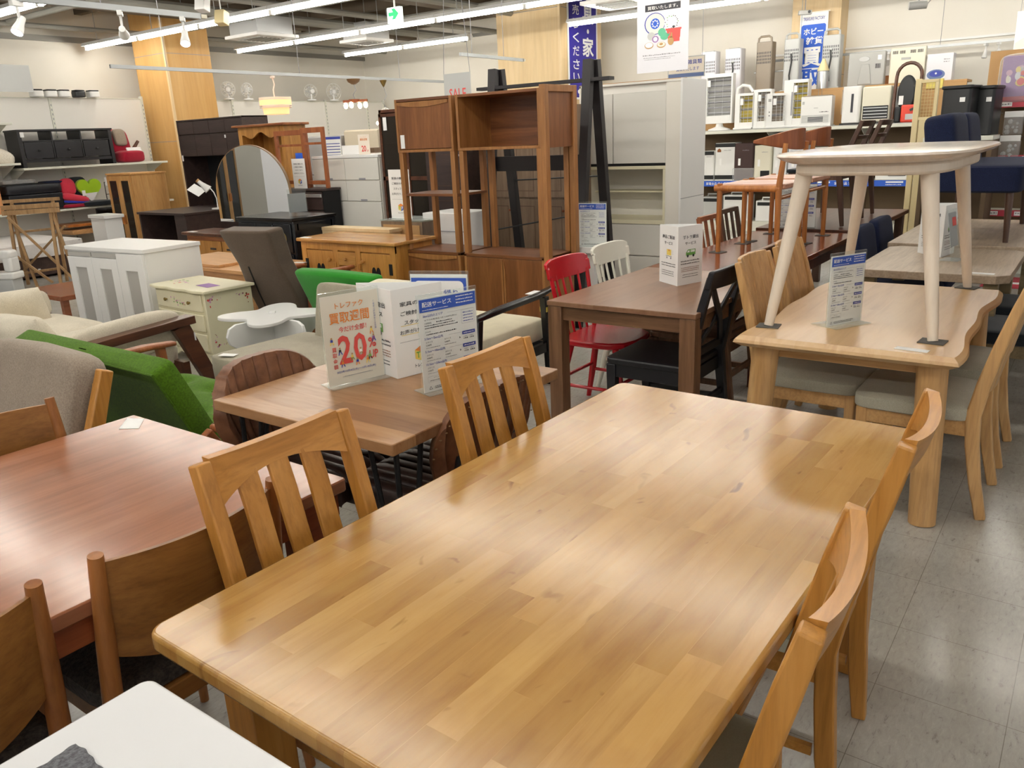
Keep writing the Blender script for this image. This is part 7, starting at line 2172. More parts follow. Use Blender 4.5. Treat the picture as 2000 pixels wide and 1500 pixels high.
# low shelf behind post with bins
t = thing('shop_shelving', 'tan backed shelving behind the navy sofa carrying the black bins', 'shelving', (-1.2, 8.75, 0), 0)
MB().box(-0.30, 0.28, 0.0, 0.55, 1.30, 1.34).build('shelf', 'shelf_white', t, bevel=0.004)
MB().box(-0.30, 0.28, 0.52, 0.55, 0.0, 1.34).build('back_panel', 'shelf_brown', t)
lg = MB(); lg.box(-0.30, -0.26, 0, 0.5, 0, 1.30); lg.box(0.24, 0.28, 0, 0.5, 0, 1.30); lg.each('side_panel', 'shelf_brown', t)
def bin_(label, x, y, w, d, h, rz):
    t = thing('waste_bin', label, 'bin', (x, y, 1.342), rz, 'black waste bins behind the navy sofa')
    MB().prism(rrect(-w / 2, w / 2, -d / 2, d / 2, 0.03, 4), 0.0, h - 0.03).build('body', 'plastic_black', t, bevel=0.005)
    MB().prism(rrect(-w / 2 - 0.012, w / 2 + 0.012, -d / 2 - 0.012, d / 2 + 0.012, 0.035, 4), h - 0.03, h).build('lid', 'plastic_black', t, bevel=0.008)
    MB().cbox((w * 0.22, -d / 2 - 0.002, h * 0.72), (0.045, 0.003, 0.04)).build('price_label', 'paper', t, smooth=0)
bin_('black rectangular waste bin behind the navy sofa', -1.24, 8.92, 0.25, 0.30, 0.45, -8)
bin_('black waste bin with a round lid right of the rectangular one', -1.03, 9.12, 0.16, 0.3, 0.44, -8)

# ================================================================== right hand toy shelving
t = thing('shop_shelving', 'brown backed shelving with red price strips at the right edge', 'shelving', (-0.2, 9.3, 0), -4)
MB().box(-0.95, 1.2, 0.42, 0.46, 0, 2.05).build('back_panel', 'shelf_brown', t)
MB().box(-0.97, 1.2, 0.40, 0.43, 1.7, 2.12).build('upper_panel', 'peg_tan', t)
for z in (1.62, 1.12, 0.60):
    MB().box(-0.83, 1.2, 0.0, 0.42, z - 0.03, z).build('shelf', 'shelf_white', t, bevel=0.003)
    s_ = MB().box(-0.83, 1.2, -0.012, 0.0, z - 0.04, z + 0.02).build('price_strip', 'strip_red', t, smooth=0)
    a = Art(s_, xf((0, -0.012, 0)))
    for k in range(7): a.rect(-0.78 + k * 0.26, -0.66 + k * 0.26, z - 0.03, z + 0.01, 'paper', 0); a.dashes(-0.77 + k * 0.26, -0.67 + k * 0.26, z - 0.015, 0.014, 'print_grey', 1, k)
    a.done()
MB().box(-0.83, 1.2, 0.02, 0.42, 0, 0.1).build('plinth', 'shelf_white', t)
hk = MB()
for z in (1.53, 1.30):
    for k in range(4): hk.tube([(-0.80 + k * 0.20, 0.42, z), (-0.80 + k * 0.20, 0.05, z + 0.01)], 0.004, 5)
hk.each('hook', 'zinc', t)
t = thing('toy_box', 'pink and purple toy package wrapped in glossy film at the right edge', 'package', (-0.66, 9.32, 1.642), -4)
MB().box(-0.32, 0.45, 0, 0.22, 0, 0.40).build('carton', 'toy_purple', t, bevel=0.005)
a = Art(t, xf((0, 0, 0)), 0.001)
rn = random.Random(21)
for i in range(60): a.disc(rn.uniform(-0.27, 0.40), rn.uniform(0.05, 0.36), rn.uniform(0.012, 0.045), rn.choice(['toy_pink', 'paper', 'print_cream', 'print_red', 'print_teal', 'print_yellow', 'toy_purple', 'fridge_white', 'toy_pink']), i % 12, rn.uniform(0.012, 0.04), 10, 'package_print')
a.rect(-0.31, 0.44, 0.0, 0.035, 'strip_red', 13); a.done()
MB().cushion((0.06, 0.10, 0.20), (0.82, 0.28, 0.44), 0.0, None, 0.25).build('film_wrap', 'plastic_bag', t)
def bag(label, x, z, w, h, col, seed):
    t = thing('toy_bag', label, 'bag', (x, 9.33, z), -4, 'clear bags of small toys on the right shelving')
    rn = random.Random(seed)
    MB().sheet(lambda u, v: (-w / 2 + w * u, 0.0 - 0.03 * math.sin(PI * v) * math.sin(PI * u), -h + h * v), 8, 8, 0.05, (0, 1, 0)).build('film', 'plastic_bag', t, bevel=0.01)
    MB().box(-w / 2, w / 2, -0.002, 0.004, -0.01, 0.045).build('header_card', 'paper', t)
    g = MB()
    for i in range(7): 
        r = rn.uniform(0.012, 0.028)
        g.lathe([(0.001, -r), (r * 0.7, -r * 0.7), (r, 0), (r * 0.7, r * 0.7), (0.001, r)], 8, (rn.uniform(-w * 0.3, w * 0.3), 0.02, rn.uniform(-h * 0.85, -h * 0.25)))
    for o in g.each('toy', col, t): pass
cs = ['print_yellow', 'plastic_grey', 'lens_blue', 'strip_red', 'plastic_lightgrey', 'print_navy', 'print_teal']
for i, (x, z) in enumerate(((-1.03, 1.50), (-0.83, 1.50), (-0.63, 1.50), (-0.43, 1.50))):
    bag('clear toy bag on the upper hook row of the right shelving, %s from the left' % ('first', 'second', 'third', 'fourth')[i], x, z, 0.16, 0.17, cs[i], i)
for i, (x, z) in enumerate(((-1.05, 1.28), (-0.84, 1.28), (-0.62, 1.28), (-0.42, 1.28))):
    bag('clear toy bag on the lower hook row of the right shelving, %s from the left' % ('first', 'second', 'third', 'fourth')[i], x, z, 0.18, 0.19, cs[i + 3], i + 10)
o = MB().cbox((-1.13, 9.10, 1.58), (0.10, 0.05, 0.16)).build('card_holder', 'plastic_bag'); tag(o, 'clear plastic card holder beside the black bins', 'holder')
o = MB().cushion((-0.99, 9.26, 1.66), (0.06, 0.05, 0.09), 0, None, 0.8).build('plush_toy', 'print_yellow'); tag(o, 'small yellow plush toy beside the pink toy package', 'toy')
# red floor mat with stripes
t = thing('floor_mat', 'red floor mat with a white stripe at the right edge', 'mat', (-0.30, 8.6, 0), 0)
MB().box(-0.55, 1.2, -0.1, 0.5, 0.001, 0.006).build('mat', 'strip_red', t, smooth=0)
MB().box(-0.55, 1.2, 0.10, 0.2, 0.0062, 0.007).build('stripe', 'paper', t, smooth=0)

# rails and lamps on the back wall
rail('white light rail along the back wall above the panel heaters', (-4.6, 13.2, 2.46), (-1.0, 13.2, 2.46))
trim(MB().box(-4.6, -1.0, 13.47, 13.5, 2.54, 2.57).build('trim', 'white_satin', smooth=0), 'white cable duct along the back wall', 'trim')
spot('white spot lamp under the back wall rail, left of the lit one', (-1.61, 13.2, 2.44), False, 160, 15)
spot('lit white spot lamp under the back wall rail near the pink toys', (-1.46, 13.2, 2.44), True, 30, 50)
spot('lit white spot lamp under the back wall rail behind the grey panel heater', (-2.83, 13.2, 2.44), True, 20, 50)
spot('small grey spot lamp hanging between the tower heaters', (-4.02, 12.98, 2.50), False, 120, 25, 'plastic_grey')
o = MB().tube([(0, 0, 0), (0, 0, ZC + 0.4 - 2.5)], 0.005, 6).build('hanging_rod', 'zinc', [q for q in COL.objects if q.name.startswith('spot_lamp') and not q.parent][-1])
t = thing('security_camera', 'grey cylinder shaped security camera hanging at the upper right', 'camera', (-1.70, 9.0, 2.54), -70)
MB().lathe([(0.001, -0.085), (0.035, -0.085), (0.038, -0.07), (0.036, 0.07), (0.001, 0.08)], 18, (0, 0, 0), 'Y').build('body', 'plastic_grey', t)
MB().tube([(0, 0.0, 0.035), (0, 0.0, 0.10), (0.0, 0.02, ZC + 0.4 - 2.54)], 0.008, 8).build('bracket', 'plastic_grey', t)
MB().tube([(0, 0.07, 0.0), (0, 0.12, 0.06), (0.0, 0.10, 0.2), (0, 0.03, 0.4)], 0.005, 6).build('cable', 'plastic_grey', t)
for x, y, z, lb in ((-5.66, 12.4, 2.88, 'small grey ceiling camera beside the blue banner'), (-3.86, 12.6, 3.03, 'small grey ceiling camera above the blue and white flag')):
    t = thing('ceiling_camera', lb, 'camera', (x, y, z), 30, 'small grey ceiling cameras')
    MB().box(-0.09, 0.09, -0.03, 0.03, -0.035, 0.025).build('body', 'plastic_grey', t, bevel=0.01)
    MB().tube([(0, 0, 0.025), (0, 0, ZC + 0.4 - z)], 0.006, 6).build('rod', 'print_grey', t)
    MB().lathe([(0.001, -0.01), (0.02, -0.01), (0.02, 0.0), (0.001, 0.0)], 12, (0.05, -0.03, 0), 'Y').build('lens', 'plastic_black', t)
o = MB().box(-0.28, 0.28, -0.03, 0.03, -0.015, 0.0).build('hook_bar', 'zinc'); o.location = (-4.4, 12.95, 2.30); tag(o, 'thin metal bar with clips behind the white tower heaters', 'bar')

# ================================================================== signs and printed cards
def acrylic(label, loc, rz, w, h, dep=0.10):
    t = thing('sign_holder', label, 'sign', loc, rz)
    MB().box(-w / 2 - 0.004, w / 2 + 0.004, -0.003, 0.004, 0.0, h + 0.012).build('acrylic_holder', 'clear_acrylic', t, bevel=0.001)
    MB().box(-w / 2 - 0.004, w / 2 + 0.004, -dep * 0.4, dep * 0.6, 0.0, 0.003).build('acrylic_foot', 'clear_acrylic', t)
    MB().box(-w / 2, w / 2, -0.0012, 0.0012, 0.004, h).build('printed_sheet', 'paper', t, smooth=0)
    return t

# --- the sale week sign
t = acrylic('orange and red sale week sign with a big 20 on the oak plank table', (-2.04, 1.842, 0.7215), 74, 0.215, 0.315)
W, H = 0.215, 0.315
sh = [c for c in kids(t) if c.name.startswith('printed_sheet')][0]; sh.data.materials.clear(); sh.data.materials.append(M['print_cream'])
a = Art(t, xf((0, -0.003, 0)), 0.0008)
a.text('トレファク', -0.005, 0.268, 0.021, 'print_orange', 1, 0.105, bold=0.012)
a.text('買取週間', -0.008, 0.218, 0.038, 'print_orange', 1, 0.150, bold=0.012)
a.text('今だけ全部！', 0.0, 0.186, 0.020, 'print_red', 1, 0.105, bold=0.012)
a.text('2', -0.036, 0.075, 0.100, 'print_red', 1, 0.050, bold=0.022)
a.text('0', 0.022, 0.075, 0.100, 'print_red', 1, 0.050, bold=0.022)
a.text('%', 0.069, 0.115, 0.036, 'print_red', 1, 0.030, bold=0.02)
a.text('UP', 0.072, 0.075, 0.030, 'print_red', 1, 0.034, bold=0.02)
a.vtext('買取金額', -0.076, 0.122, 0.016, 0.020, 'print_red', 1, 0.012)
a.vtext('「査定」がお得な15日間', 0.088, 0.272, 0.0065, 0.0085, 'print_navy', 1)
a.text('2023年10月4日(水)～10月18日(水)', 0.0, 0.044, 0.010, 'print_navy', 1, 0.150, bold=0.008)
a.dashes(-0.055, 0.060, 0.030, 0.003, 'print_grey', 1, 4)
rn = random.Random(3)
for (u, v, c1, c2) in ((-0.083, 0.163, 'print_navy', 'print_yellow'), (0.070, 0.178, 'print_yellow', 'print_orange'), (0.076, 0.150, 'toy_purple', 'print_navy'), (-0.056, 0.124, 'print_black', 'print_navy'), (-0.050, 0.080, 'print_orange', 'print_navy'), (-0.012, 0.098, 'print_yellow', 'print_green'), (0.006, 0.078, 'print_navy', 'print_orange'), (0.046, 0.078, 'print_orange', 'print_yellow'), (0.056, 0.088, 'print_green', 'print_black'), (0.022, 0.112, 'paper', 'peg_tan')):
    a.disc(u, v + 0.008, 0.0035, 'peg_tan', 3, n=10, name='figure_print')
    a.poly([(u - 0.004, v + 0.004), (u + 0.004, v + 0.004), (u + 0.005, v - 0.005), (u - 0.005, v - 0.005)], c1, 3, 'figure_print')
    a.poly([(u - 0.005, v - 0.005), (u - 0.001, v - 0.005), (u - 0.004, v - 0.016), (u - 0.007, v - 0.016)], c2, 3, 'figure_print')
    a.poly([(u + 0.001, v - 0.005), (u + 0.005, v - 0.005), (u + 0.009, v - 0.014), (u + 0.006, v - 0.015)], c2, 3, 'figure_print')
a.done()

def delivery(t, W, H, off=-0.003):
    a = Art(t, xf((0, off, 0)), 0.0008)
    a.rect(-W / 2 + 0.003, W / 2 - 0.003, H * 0.855, H * 0.985, 'print_blue', 0)
    a.text('配送サービス', -W * 0.44, H * 0.905, H * 0.052, 'paper', 1, W * 0.50, 'L', 0.012)
    for k in range(3): a.dashes(W * 0.14, W * 0.44, H * (0.955 - k * 0.033), H * 0.012, 'paper', 1, k)
    a.dashes(-W * 0.44, W * 0.0, H * 0.872, H * 0.009, 'paper', 1, 9)
    def head(v, st): a.text(st, -W * 0.44, v, H * 0.030, 'print_navy', 1, None, 'L', 0.01); a.line(-W * 0.02, W * 0.44, v + H * 0.012, H * 0.002, 'print_grey')
    head(H * 0.80, '3km以内のエリア')
    a.text('以下の対象商品 1点 2,200円(税込)', -W * 0.42, H * 0.762, H * 0.018, 'print_black', 1, W * 0.56, 'L')
    a.text('○家電製品', -W * 0.42, H * 0.730, H * 0.016, 'print_black', 1, None, 'L')
    for k in range(3): a.dashes(-W * 0.22 if k == 0 else -W * 0.42, W * (0.05 + 0.05 * k), H * (0.732 - k * 0.025), H * 0.011, 'print_black', 1, 20 + k)
    a.text('○その他', -W * 0.42, H * 0.640, H * 0.016, 'print_black', 1, None, 'L'); a.dashes(-W * 0.40, W * 0.12, H * 0.615, H * 0.012, 'print_black', 1, 31)
    for k in range(4): a.dashes(W * 0.25, W * 0.43, H * (0.775 - k * 0.03), H * 0.011, 'print_navy', 1, 40 + k)
    for u0, u1, v0, v1 in ((0.22, 0.45, 0.665, 0.667), (0.22, 0.45, 0.81, 0.812), (0.22, 0.222, 0.665, 0.81), (0.448, 0.45, 0.665, 0.81)): a.rect(W * u0, W * u1, H * v0, H * v1, 'print_grey', 1)
    for i, (v, h1, p1, p2) in enumerate(((0.565, '3.1km～5km以内', '3,300円', '4,400円'), (0.430, '5.1km～10km以内', '4,400円', '5,500円'), (0.295, '10.1km～20km以内', '5,500円', '6,600円'))):
        head(H * v, h1)
        a.text('小サイズ', -W * 0.42, H * (v - 0.035), H * 0.019, 'print_black', 1, None, 'L'); a.text('大サイズ', -W * 0.10, H * (v - 0.035), H * 0.019, 'print_black', 1, None, 'L')
        a.text(p1, -W * 0.42, H * (v - 0.066), H * 0.019, 'print_black', 1, None, 'L', 0.01); a.text(p2, -W * 0.10, H * (v - 0.066), H * 0.019, 'print_black', 1, None, 'L', 0.01)
        a.dashes(-W * 0.42, -W * 0.18, H * (v - 0.088), H * 0.009, 'print_grey', 1, 50 + i); a.dashes(-W * 0.10, W * 0.10, H * (v - 0.088), H * 0.009, 'print_grey', 1, 60 + i)
        a.poly([(W * 0.165, H * (v - 0.03)), (W * 0.185, H * (v - 0.042)), (W * 0.165, H * (v - 0.054))], 'print_black', 1, 'lettering')
        a.rect(W * 0.22, W * 0.45, H * (v - 0.018), H * (v + 0.018), 'print_navy', 1)
        a.dashes(W * 0.24, W * 0.43, H * (v - 0.005), H * 0.010, 'paper', 2, 70 + i)
        for q in range(2):
            a.dashes(W * (0.24 + q * 0.11), W * (0.31 + q * 0.11), H * (v - 0.045), H * 0.009, 'print_grey', 1, 80 + i + q); a.dashes(W * (0.24 + q * 0.11), W * (0.32 + q * 0.11), H * (v - 0.066), H * 0.013, 'print_black', 1, 90 + i + q)
    for u0, u1, v0, v1 in ((-0.43, -0.12, 0.115, 0.117), (-0.43, -0.12, 0.175, 0.177), (-0.43, -0.428, 0.115, 0.175), (-0.122, -0.12, 0.115, 0.175)): a.rect(W * u0, W * u1, H * v0, H * v1, 'print_grey', 1)
    a.text('オプション', -W * 0.275, H * 0.152, H * 0.014, 'print_black', 1); a.dashes(-W * 0.40, -W * 0.15, H * 0.128, H * 0.009, 'print_black', 1, 99)
    a.poly([(-W * 0.42, H * 0.04), (-W * 0.36, H * 0.04), (-W * 0.39, H * 0.075)], 'print_black', 1, 'lettering'); a.poly([(-W * 0.408, H * 0.045), (-W * 0.372, H * 0.045), (-W * 0.39, H * 0.066)], 'paper', 2, 'lettering')
    a.dashes(-W * 0.32, W * 0.25, H * 0.06, H * 0.010, 'print_black', 1, 101); a.dashes(-W * 0.32, W * 0.20, H * 0.042, H * 0.010, 'print_black', 1, 102)
    a.done()
t = acrylic('blue headed delivery price sign on the oak plank table behind the slat back chair', (-1.70, 1.955, 0.7215), 74, 0.225, 0.318); delivery(t, 0.225, 0.318)
t = acrylic('blue headed delivery price sign on the pale oak table under the whitewashed table', (-0.83, 3.485, 0.7015), 62, 0.195, 0.295, 0.14); delivery(t, 0.195, 0.295)

def logo_cube(a, u, v, s):
    """coloured cube mark with the shop name under it"""
    a.poly([(u - s, v + s * 0.55), (u, v + s * 1.05), (u + s, v + s * 0.55), (u, v + s * 0.15)], 'print_orange', 1, 'logo')
    a.poly([(u - s, v + s * 0.55), (u, v + s * 0.15), (u, v - s), (u - s, v - s * 0.6)], 'print_yellow', 1, 'logo')
    a.poly([(u + s, v + s * 0.55), (u, v + s * 0.15), (u, v - s), (u + s, v - s * 0.6)], 'print_blue', 1, 'logo')
    a.text('T', u - s * 0.5, v - s * 0.55, s * 0.8, 'print_green', 2, s * 0.6, name='logo', bold=0.03); a.text('F', u + s * 0.5, v - s * 0.55, s * 0.8, 'paper', 2, s * 0.5, name='logo', bold=0.03)
    a.text('トレファク', u, v - s * 1.75, s * 0.5, 'print_black', 1, s * 2.2, name='logo', bold=0.02)
STAFF = ('家具の購入を', 'ご検討の場合、', 'スタッフまで', 'お声がけください')
def staff(a, W, H, mat='print_black', under=True):
    for k, st in enumerate(STAFF):
        v = H * (0.80 - k * 0.105)
        if under and k in (2, 3): a.line(-W * 0.36, W * 0.36, v - H * 0.008, H * 0.006, 'print_yellow', 1)
        a.text(st, 0, v, H * 0.050, mat, 2, W * (0.70 if k != 2 else 0.58) * (1.0 if k != 3 else 1.1), bold=0.008)
    a.line(-W * 0.40, W * 0.40, H * 0.40, H * 0.004, 'print_grey', 1)
    logo_cube(a, 0, H * 0.235, W * 0.13)

def tri_card(label, A, B, C, z, h, faces):
    """three sided card: corners A (left), B (nearest), C (right)"""
    cx, cy = (A[0] + B[0] + C[0]) / 3, (A[1] + B[1] + C[1]) / 3
    t = thing('table_card', label, 'sign', (cx, cy, z))
    P = [(p[0] - cx, p[1] - cy) for p in (A, B, C)]
    for i in range(3):
        p, q = Vector((*P[i], 0)), Vector((*P[(i + 1) % 3], 0))
        d = (q - p); L = d.length; ang = math.atan2(d.y, d.x)
        mt = Matrix.Translation(p) @ Matrix.Rotation(ang, 4, 'Z')
        g = MB().box(0, L, 0, 0.0015, 0, h)
        g.v = [tuple(mt @ Vector(v)) for v in g.v]
        o = g.build('panel', 'paper', t, smooth=0)
        if faces[i]:
            a = Art(o, mt @ Matrix.Translation((L / 2, 0, 0)), 0.0008)
            faces[i](a, L, h); a.done()
    return t
def f_staff(a, W, H): staff(a, W, H)
def f_deliver(a, W, H):
    a.text('商品ご配送', 0, H * 0.78, H * 0.062, 'print_black', 1, W * 0.66, bold=0.015); a.text('サービス', 0, H * 0.68, H * 0.055, 'print_black', 1, W * 0.44, bold=0.015)
    a.rect(-W * 0.09, W * 0.15, H * 0.50, H * 0.60, 'print_yellow', 1, 'picture'); a.rect(0.0, W * 0.06, H * 0.57, H * 0.60, 'print_orange', 2, 'picture'); a.line(-W * 0.14, W * 0.18, H * 0.485, H * 0.006, 'print_black', 1)
    for u in (-0.08, 0.13): a.disc(W * u, H * 0.455, W * 0.03, 'print_grey', 1, name='picture')
    for k in range(3): a.rect(W * 0.20, W * 0.26, H * (0.53 + k * 0.025), H * (0.533 + k * 0.025), 'print_grey', 1, 'picture')
    for k in range(2): a.dashes(-W * 0.38, W * 0.38, H * (0.35 - k * 0.04), H * 0.016, 'print_black', 1, k)
    for k in range(3): a.dashes(-W * 0.36, W * 0.30, H * (0.22 - k * 0.035), H * 0.013, 'print_black', 1, 7 + k)
def f_truck(a, W, H):
    a.text('軽トラ貸出', 0, H * 0.78, H * 0.062, 'print_black', 1, W * 0.62, bold=0.015); a.text('サービス', 0, H * 0.68, H * 0.055, 'print_black', 1, W * 0.44, bold=0.015)
    a.poly([(-W * 0.18, H * 0.50), (W * 0.20, H * 0.50), (W * 0.20, H * 0.60), (-W * 0.05, H * 0.60), (-W * 0.10, H * 0.60), (-W * 0.18, H * 0.55)], 'print_green', 1, 'picture')
    a.rect(W * 0.00, W * 0.17, H * 0.55, H * 0.59, 'paper', 2, 'picture'); a.text('軽トラ', W * 0.085, H * 0.56, H * 0.02, 'print_green', 3, W * 0.13)
    a.poly([(-W * 0.15, H * 0.55), (-W * 0.04, H * 0.55), (-W * 0.04, H * 0.585), (-W * 0.09, H * 0.585)], 'paper', 2, 'picture')
    for u in (-0.11, 0.12): a.disc(W * u, H * 0.49, W * 0.04, 'print_black', 2, name='picture')
    for k in range(2): a.dashes(-W * 0.38, W * 0.38, H * (0.40 - k * 0.045), H * 0.02, 'print_black', 1, 17 + k)
    for k in range(3): a.dashes(-W * 0.36, W * 0.36, H * (0.29 - k * 0.03), H * 0.013, 'mahogany', 1, 27 + k)
    for k in range(2): a.dashes(-W * 0.30, W * 0.32, H * (0.17 - k * 0.04), H * 0.013, 'print_black', 1, 37 + k)
tri_card('white three sided card with staff notice behind the sale signs', (-2.17, 2.00, 0), (-1.935, 1.935, 0), (-1.885, 2.145, 0), 0.7215, 0.315, (f_truck, f_staff, f_deliver))
tri_card('white three sided card with truck and parcel pictures on the walnut table', (-1.94, 4.02, 0), (-1.785, 3.915, 0), (-1.725, 4.095, 0), 0.7225, 0.31, (f_deliver, f_truck, f_staff))
tri_card('white three sided card on the greyish wood table behind the whitewashed legs', (-0.935, 5.66, 0), (-0.775, 5.49, 0), (-0.735, 5.70, 0), 0.7015, 0.31, (f_deliver, f_truck, f_staff))
# small clear stand with a dark picture beside it
t = thing('sign_holder', 'slanted clear acrylic stand with a dark and red picture on the greyish table', 'sign', (-0.70, 5.42, 0.7015), 80)
MB().cbox((0, 0.01, 0.15), (0.15, 0.003, 0.30), (R(-10), 0, 0)).build('acrylic_holder', 'clear_acrylic', t)
MB().box(-0.075, 0.075, -0.05, 0.06, 0, 0.003).build('acrylic_foot', 'clear_acrylic', t)
MB().cbox((0, 0.016, 0.18), (0.12, 0.0015, 0.20), (R(-10), 0, 0)).build('printed_sheet', 'print_grey', t, smooth=0)
MB().cbox((0.02, 0.0215, 0.225), (0.06, 0.0015, 0.05), (R(-10), 0, 0)).build('red_picture', 'print_red', t, smooth=0)
# blue framed sign behind
t = acrylic('blue framed sign standing behind the white three sided card', (-1.96, 2.215, 0.7215), 20, 0.225, 0.325)
a = Art(t, xf((0, -0.003, 0)), 0.0008)
a.rect(-0.108, 0.108, 0.008, 0.312, 'print_blue', 0); a.poly(rrect(-0.097, 0.097, 0.019, 0.301, 0.018, 5), 'paper', 1)
a.text('お持ち帰り', 0, 0.245, 0.024, 'print_blue', 2, 0.15, bold=0.015)
a.done()
tag(MB().cbox((-2.10, 2.25, 0.7225), (0.10, 0.035, 0.002), (0, 0, R(40))).build('price_tag', 'paper', smooth=0), 'white price tag on the far side of the oak plank table', 'tag')

# --- staff notice cards further back
def card(label, x, y, z, w, h, rz=0):
    t = thing('notice_card', label, 'sign', (x, y, z), rz, 'staff notice cards')
    MB().box(-w / 2, w / 2, 0, 0.003, 0, h).build('printed_sheet', 'paper', t, smooth=0)
    MB().box(-w / 2, w / 2, -0.02, 0.08, -0.0005, 0.003).build('card_foot', 'clear_acrylic', t)
    a = Art(t, xf((0, 0, 0)), 0.0008); staff(a, w, h, under=False); a.done()
card('white staff notice card standing on the grey glass topped case', -5.13, 5.36, 0.853, 0.25, 0.43)
card('white staff notice card standing on the dark drawer unit', -7.33, 6.08, 1.066, 0.22, 0.32)
t = thing('notice_card', 'small sale week card standing on the white chest', 'sign', (-6.62, 6.42, 1.40), 0)
MB().box(-0.085, 0.085, 0, 0.003, 0, 0.21).build('printed_sheet', 'print_cream', t, smooth=0)
a = Art(t, xf((0, 0, 0)), 0.0008); a.text('トレファク', 0, 0.175, 0.014, 'print_orange', 1, 0.08); a.text('買取週間', 0, 0.145, 0.024, 'print_orange', 1, 0.11, bold=0.015); a.text('20', -0.005, 0.03, 0.065, 'print_red', 1, 0.07, bold=0.03); a.text('UP', 0.052, 0.03, 0.02, 'print_red', 1, 0.025, bold=0.02); a.done()
o = MB().box(-0.06, 0.06, 0, 0.003, 0, 0.06).build('blue_card', 'print_flag_blue', smooth=0); o.location = (-7.36, 6.20, 1.40); tag(o, 'small blue card behind the staff notice on the drawer unit', 'card'); o.location = (-7.36, 6.13, 1.385)
t = thing('brochure_stand', 'white leaflet rack with an album cover standing on the white chest', 'rack', (-6.92, 6.5, 1.402)); MB().box(-0.14, 0.14, 0, 0.15, 0, 0.10).build('body', 'paper', t, bevel=0.003)
t = thing('sign_holder', 'clear acrylic stand before the white chest seen edge on', 'sign', (-6.10, 5.0, 0.902), 70)
MB().box(-0.09, 0.09, -0.003, 0.003, 0, 0.24).build('acrylic_holder', 'clear_acrylic', t); MB().box(-0.085, 0.085, 0.0035, 0.005, 0.03, 0.20).build('printed_sheet', 'print_grey', t, smooth=0)
# delivery sign seen through the walnut shelving door
t = acrylic('blue headed delivery price sign seen between the right posts of the walnut shelving', (-3.10, 5.28, 0.70), 8, 0.22, 0.32)
delivery(t, 0.22, 0.32)
t2 = thing('stool', 'low white stand carrying the delivery sign behind the walnut shelving', 'stand', (-3.12, 5.3, 0)); MB().box(-0.12, 0.12, -0.1, 0.12, 0.66, 0.70).build('top', 'white_satin', t2)
MB().box(-0.03, 0.03, -0.03, 0.03, 0.0, 0.66).build('column', 'white_satin', t2)
# delivery sign behind the lifted chairs
t = acrylic('blue headed delivery price sign behind the lifted bow back chairs', (-2.02, 6.66, 0.7165), 10, 0.30, 0.40); delivery(t, 0.30, 0.40)

# --- SALE card hanging from the rail
t = thing('hanging_sign', 'hanging white SALE card in red letters above the walnut shelving', 'sign', (-5.33, 6.5, 1.80), 0)
MB().box(-0.17, 0.17, 0, 0.003, 0, 0.335).build('printed_sheet', 'plastic_lightgrey', t, smooth=0)
w = MB(); w.tube([(-0.165, 0.0015, 0.335), (-0.02, 0.0015, ZC + 0.4 - 1.80)], 0.003, 5); w.tube([(0.165, 0.0015, 0.335), (0.02, 0.0015, ZC + 0.4 - 1.80)], 0.003, 5)
w.each('wire', 'print_grey', t)
a = Art(t, xf((0, 0, 0)), 0.001); a.text('SALE', 0, 0.095, 0.10, 'print_red', 1, 0.21, bold=0.01); a.done()

# --- banner on the pillar (on its right face)
t = thing('banner', 'tall dark blue banner with white writing on the wide plywood pillar', 'banner', (-7.35, 12.27, 2.0), 90)
MB().box(-0.47, 0.47, -0.008, 0.0, 0.06, 1.9).build('sheet', 'paper', t, smooth=0)
a = Art(t, xf((0, -0.008, 0)), 0.0015)
a.rect(-0.43, 0.43, 0.09, 1.88, 'banner_blue', 0, 'blue_field')
for st, u, v0, h, stp, w in (('家具・家電', 0.19, 1.60, 0.29, 0.40, 0.36),):
    pass
a.text('具', 0.16, 1.23, 0.30, 'paper', 1, 0.36, bold=0.025); a.disc(0.16, 1.12, 0.035, 'paper', 1, name='lettering'); a.text('家', 0.16, 0.73, 0.30, 'paper', 1, 0.36, bold=0.025); a.text('電', 0.16, 0.36, 0.30, 'paper', 1, 0.36, bold=0.025); a.text('家', 0.16, 1.60, 0.26, 'paper', 1, 0.36, bold=0.025)
for i, c in enumerate('お売りください'):
    a.text(c, -0.22, 1.55 - i * 0.205, 0.15, 'paper', 1, 0.20, bold=0.012)
a.disc(-0.16, 0.18, 0.03, 'paper', 1, name='lettering')
a.done()
MB().tube([(-0.48, -0.01, 1.9), (0.48, -0.01, 1.9)], 0.012, 8).build('rod', 'white_satin', t)

# --- hanging poster of crockery
t = thing('hanging_poster', 'large white hanging poster with pictures of plates and pots', 'poster', (-4.10, 8.5, 2.12), 0)
MB().box(-0.30, 0.30, 0, 0.004, 0, 0.90).build('printed_sheet', 'fridge_white', t, smooth=0)
w = MB(); w.tube([(-0.28, 0.002, 0.9), (-0.28, 0.002, ZC + 0.4 - 2.12)], 0.003, 5); w.tube([(0.28, 0.002, 0.9), (0.28, 0.002, ZC + 0.4 - 2.12)], 0.003, 5)
w.each('wire', 'print_grey', t)
a = Art(t, Matrix.Diagonal((1, 1, 0.83, 1)), 0.0012)
a.rect(-0.205, 0.205, 0.735, 0.815, 'print_black', 0); a.text('買取いたします。', 0, 0.752, 0.042, 'paper', 1, 0.35, bold=0.006)
a.disc(-0.09, 0.585, 0.122, 'print_navy', 0, 0.132); a.disc(-0.087, 0.585, 0.112, 'print_cream', 1, 0.122); a.disc(-0.085, 0.585, 0.055, 'print_flag_blue', 2, 0.065)
for k in range(8):
    an = 2 * PI * k / 8
    a.disc(-0.085 + 0.032 * math.cos(an), 0.585 + 0.038 * math.sin(an), 0.009, 'paper', 3, 0.011, 8)
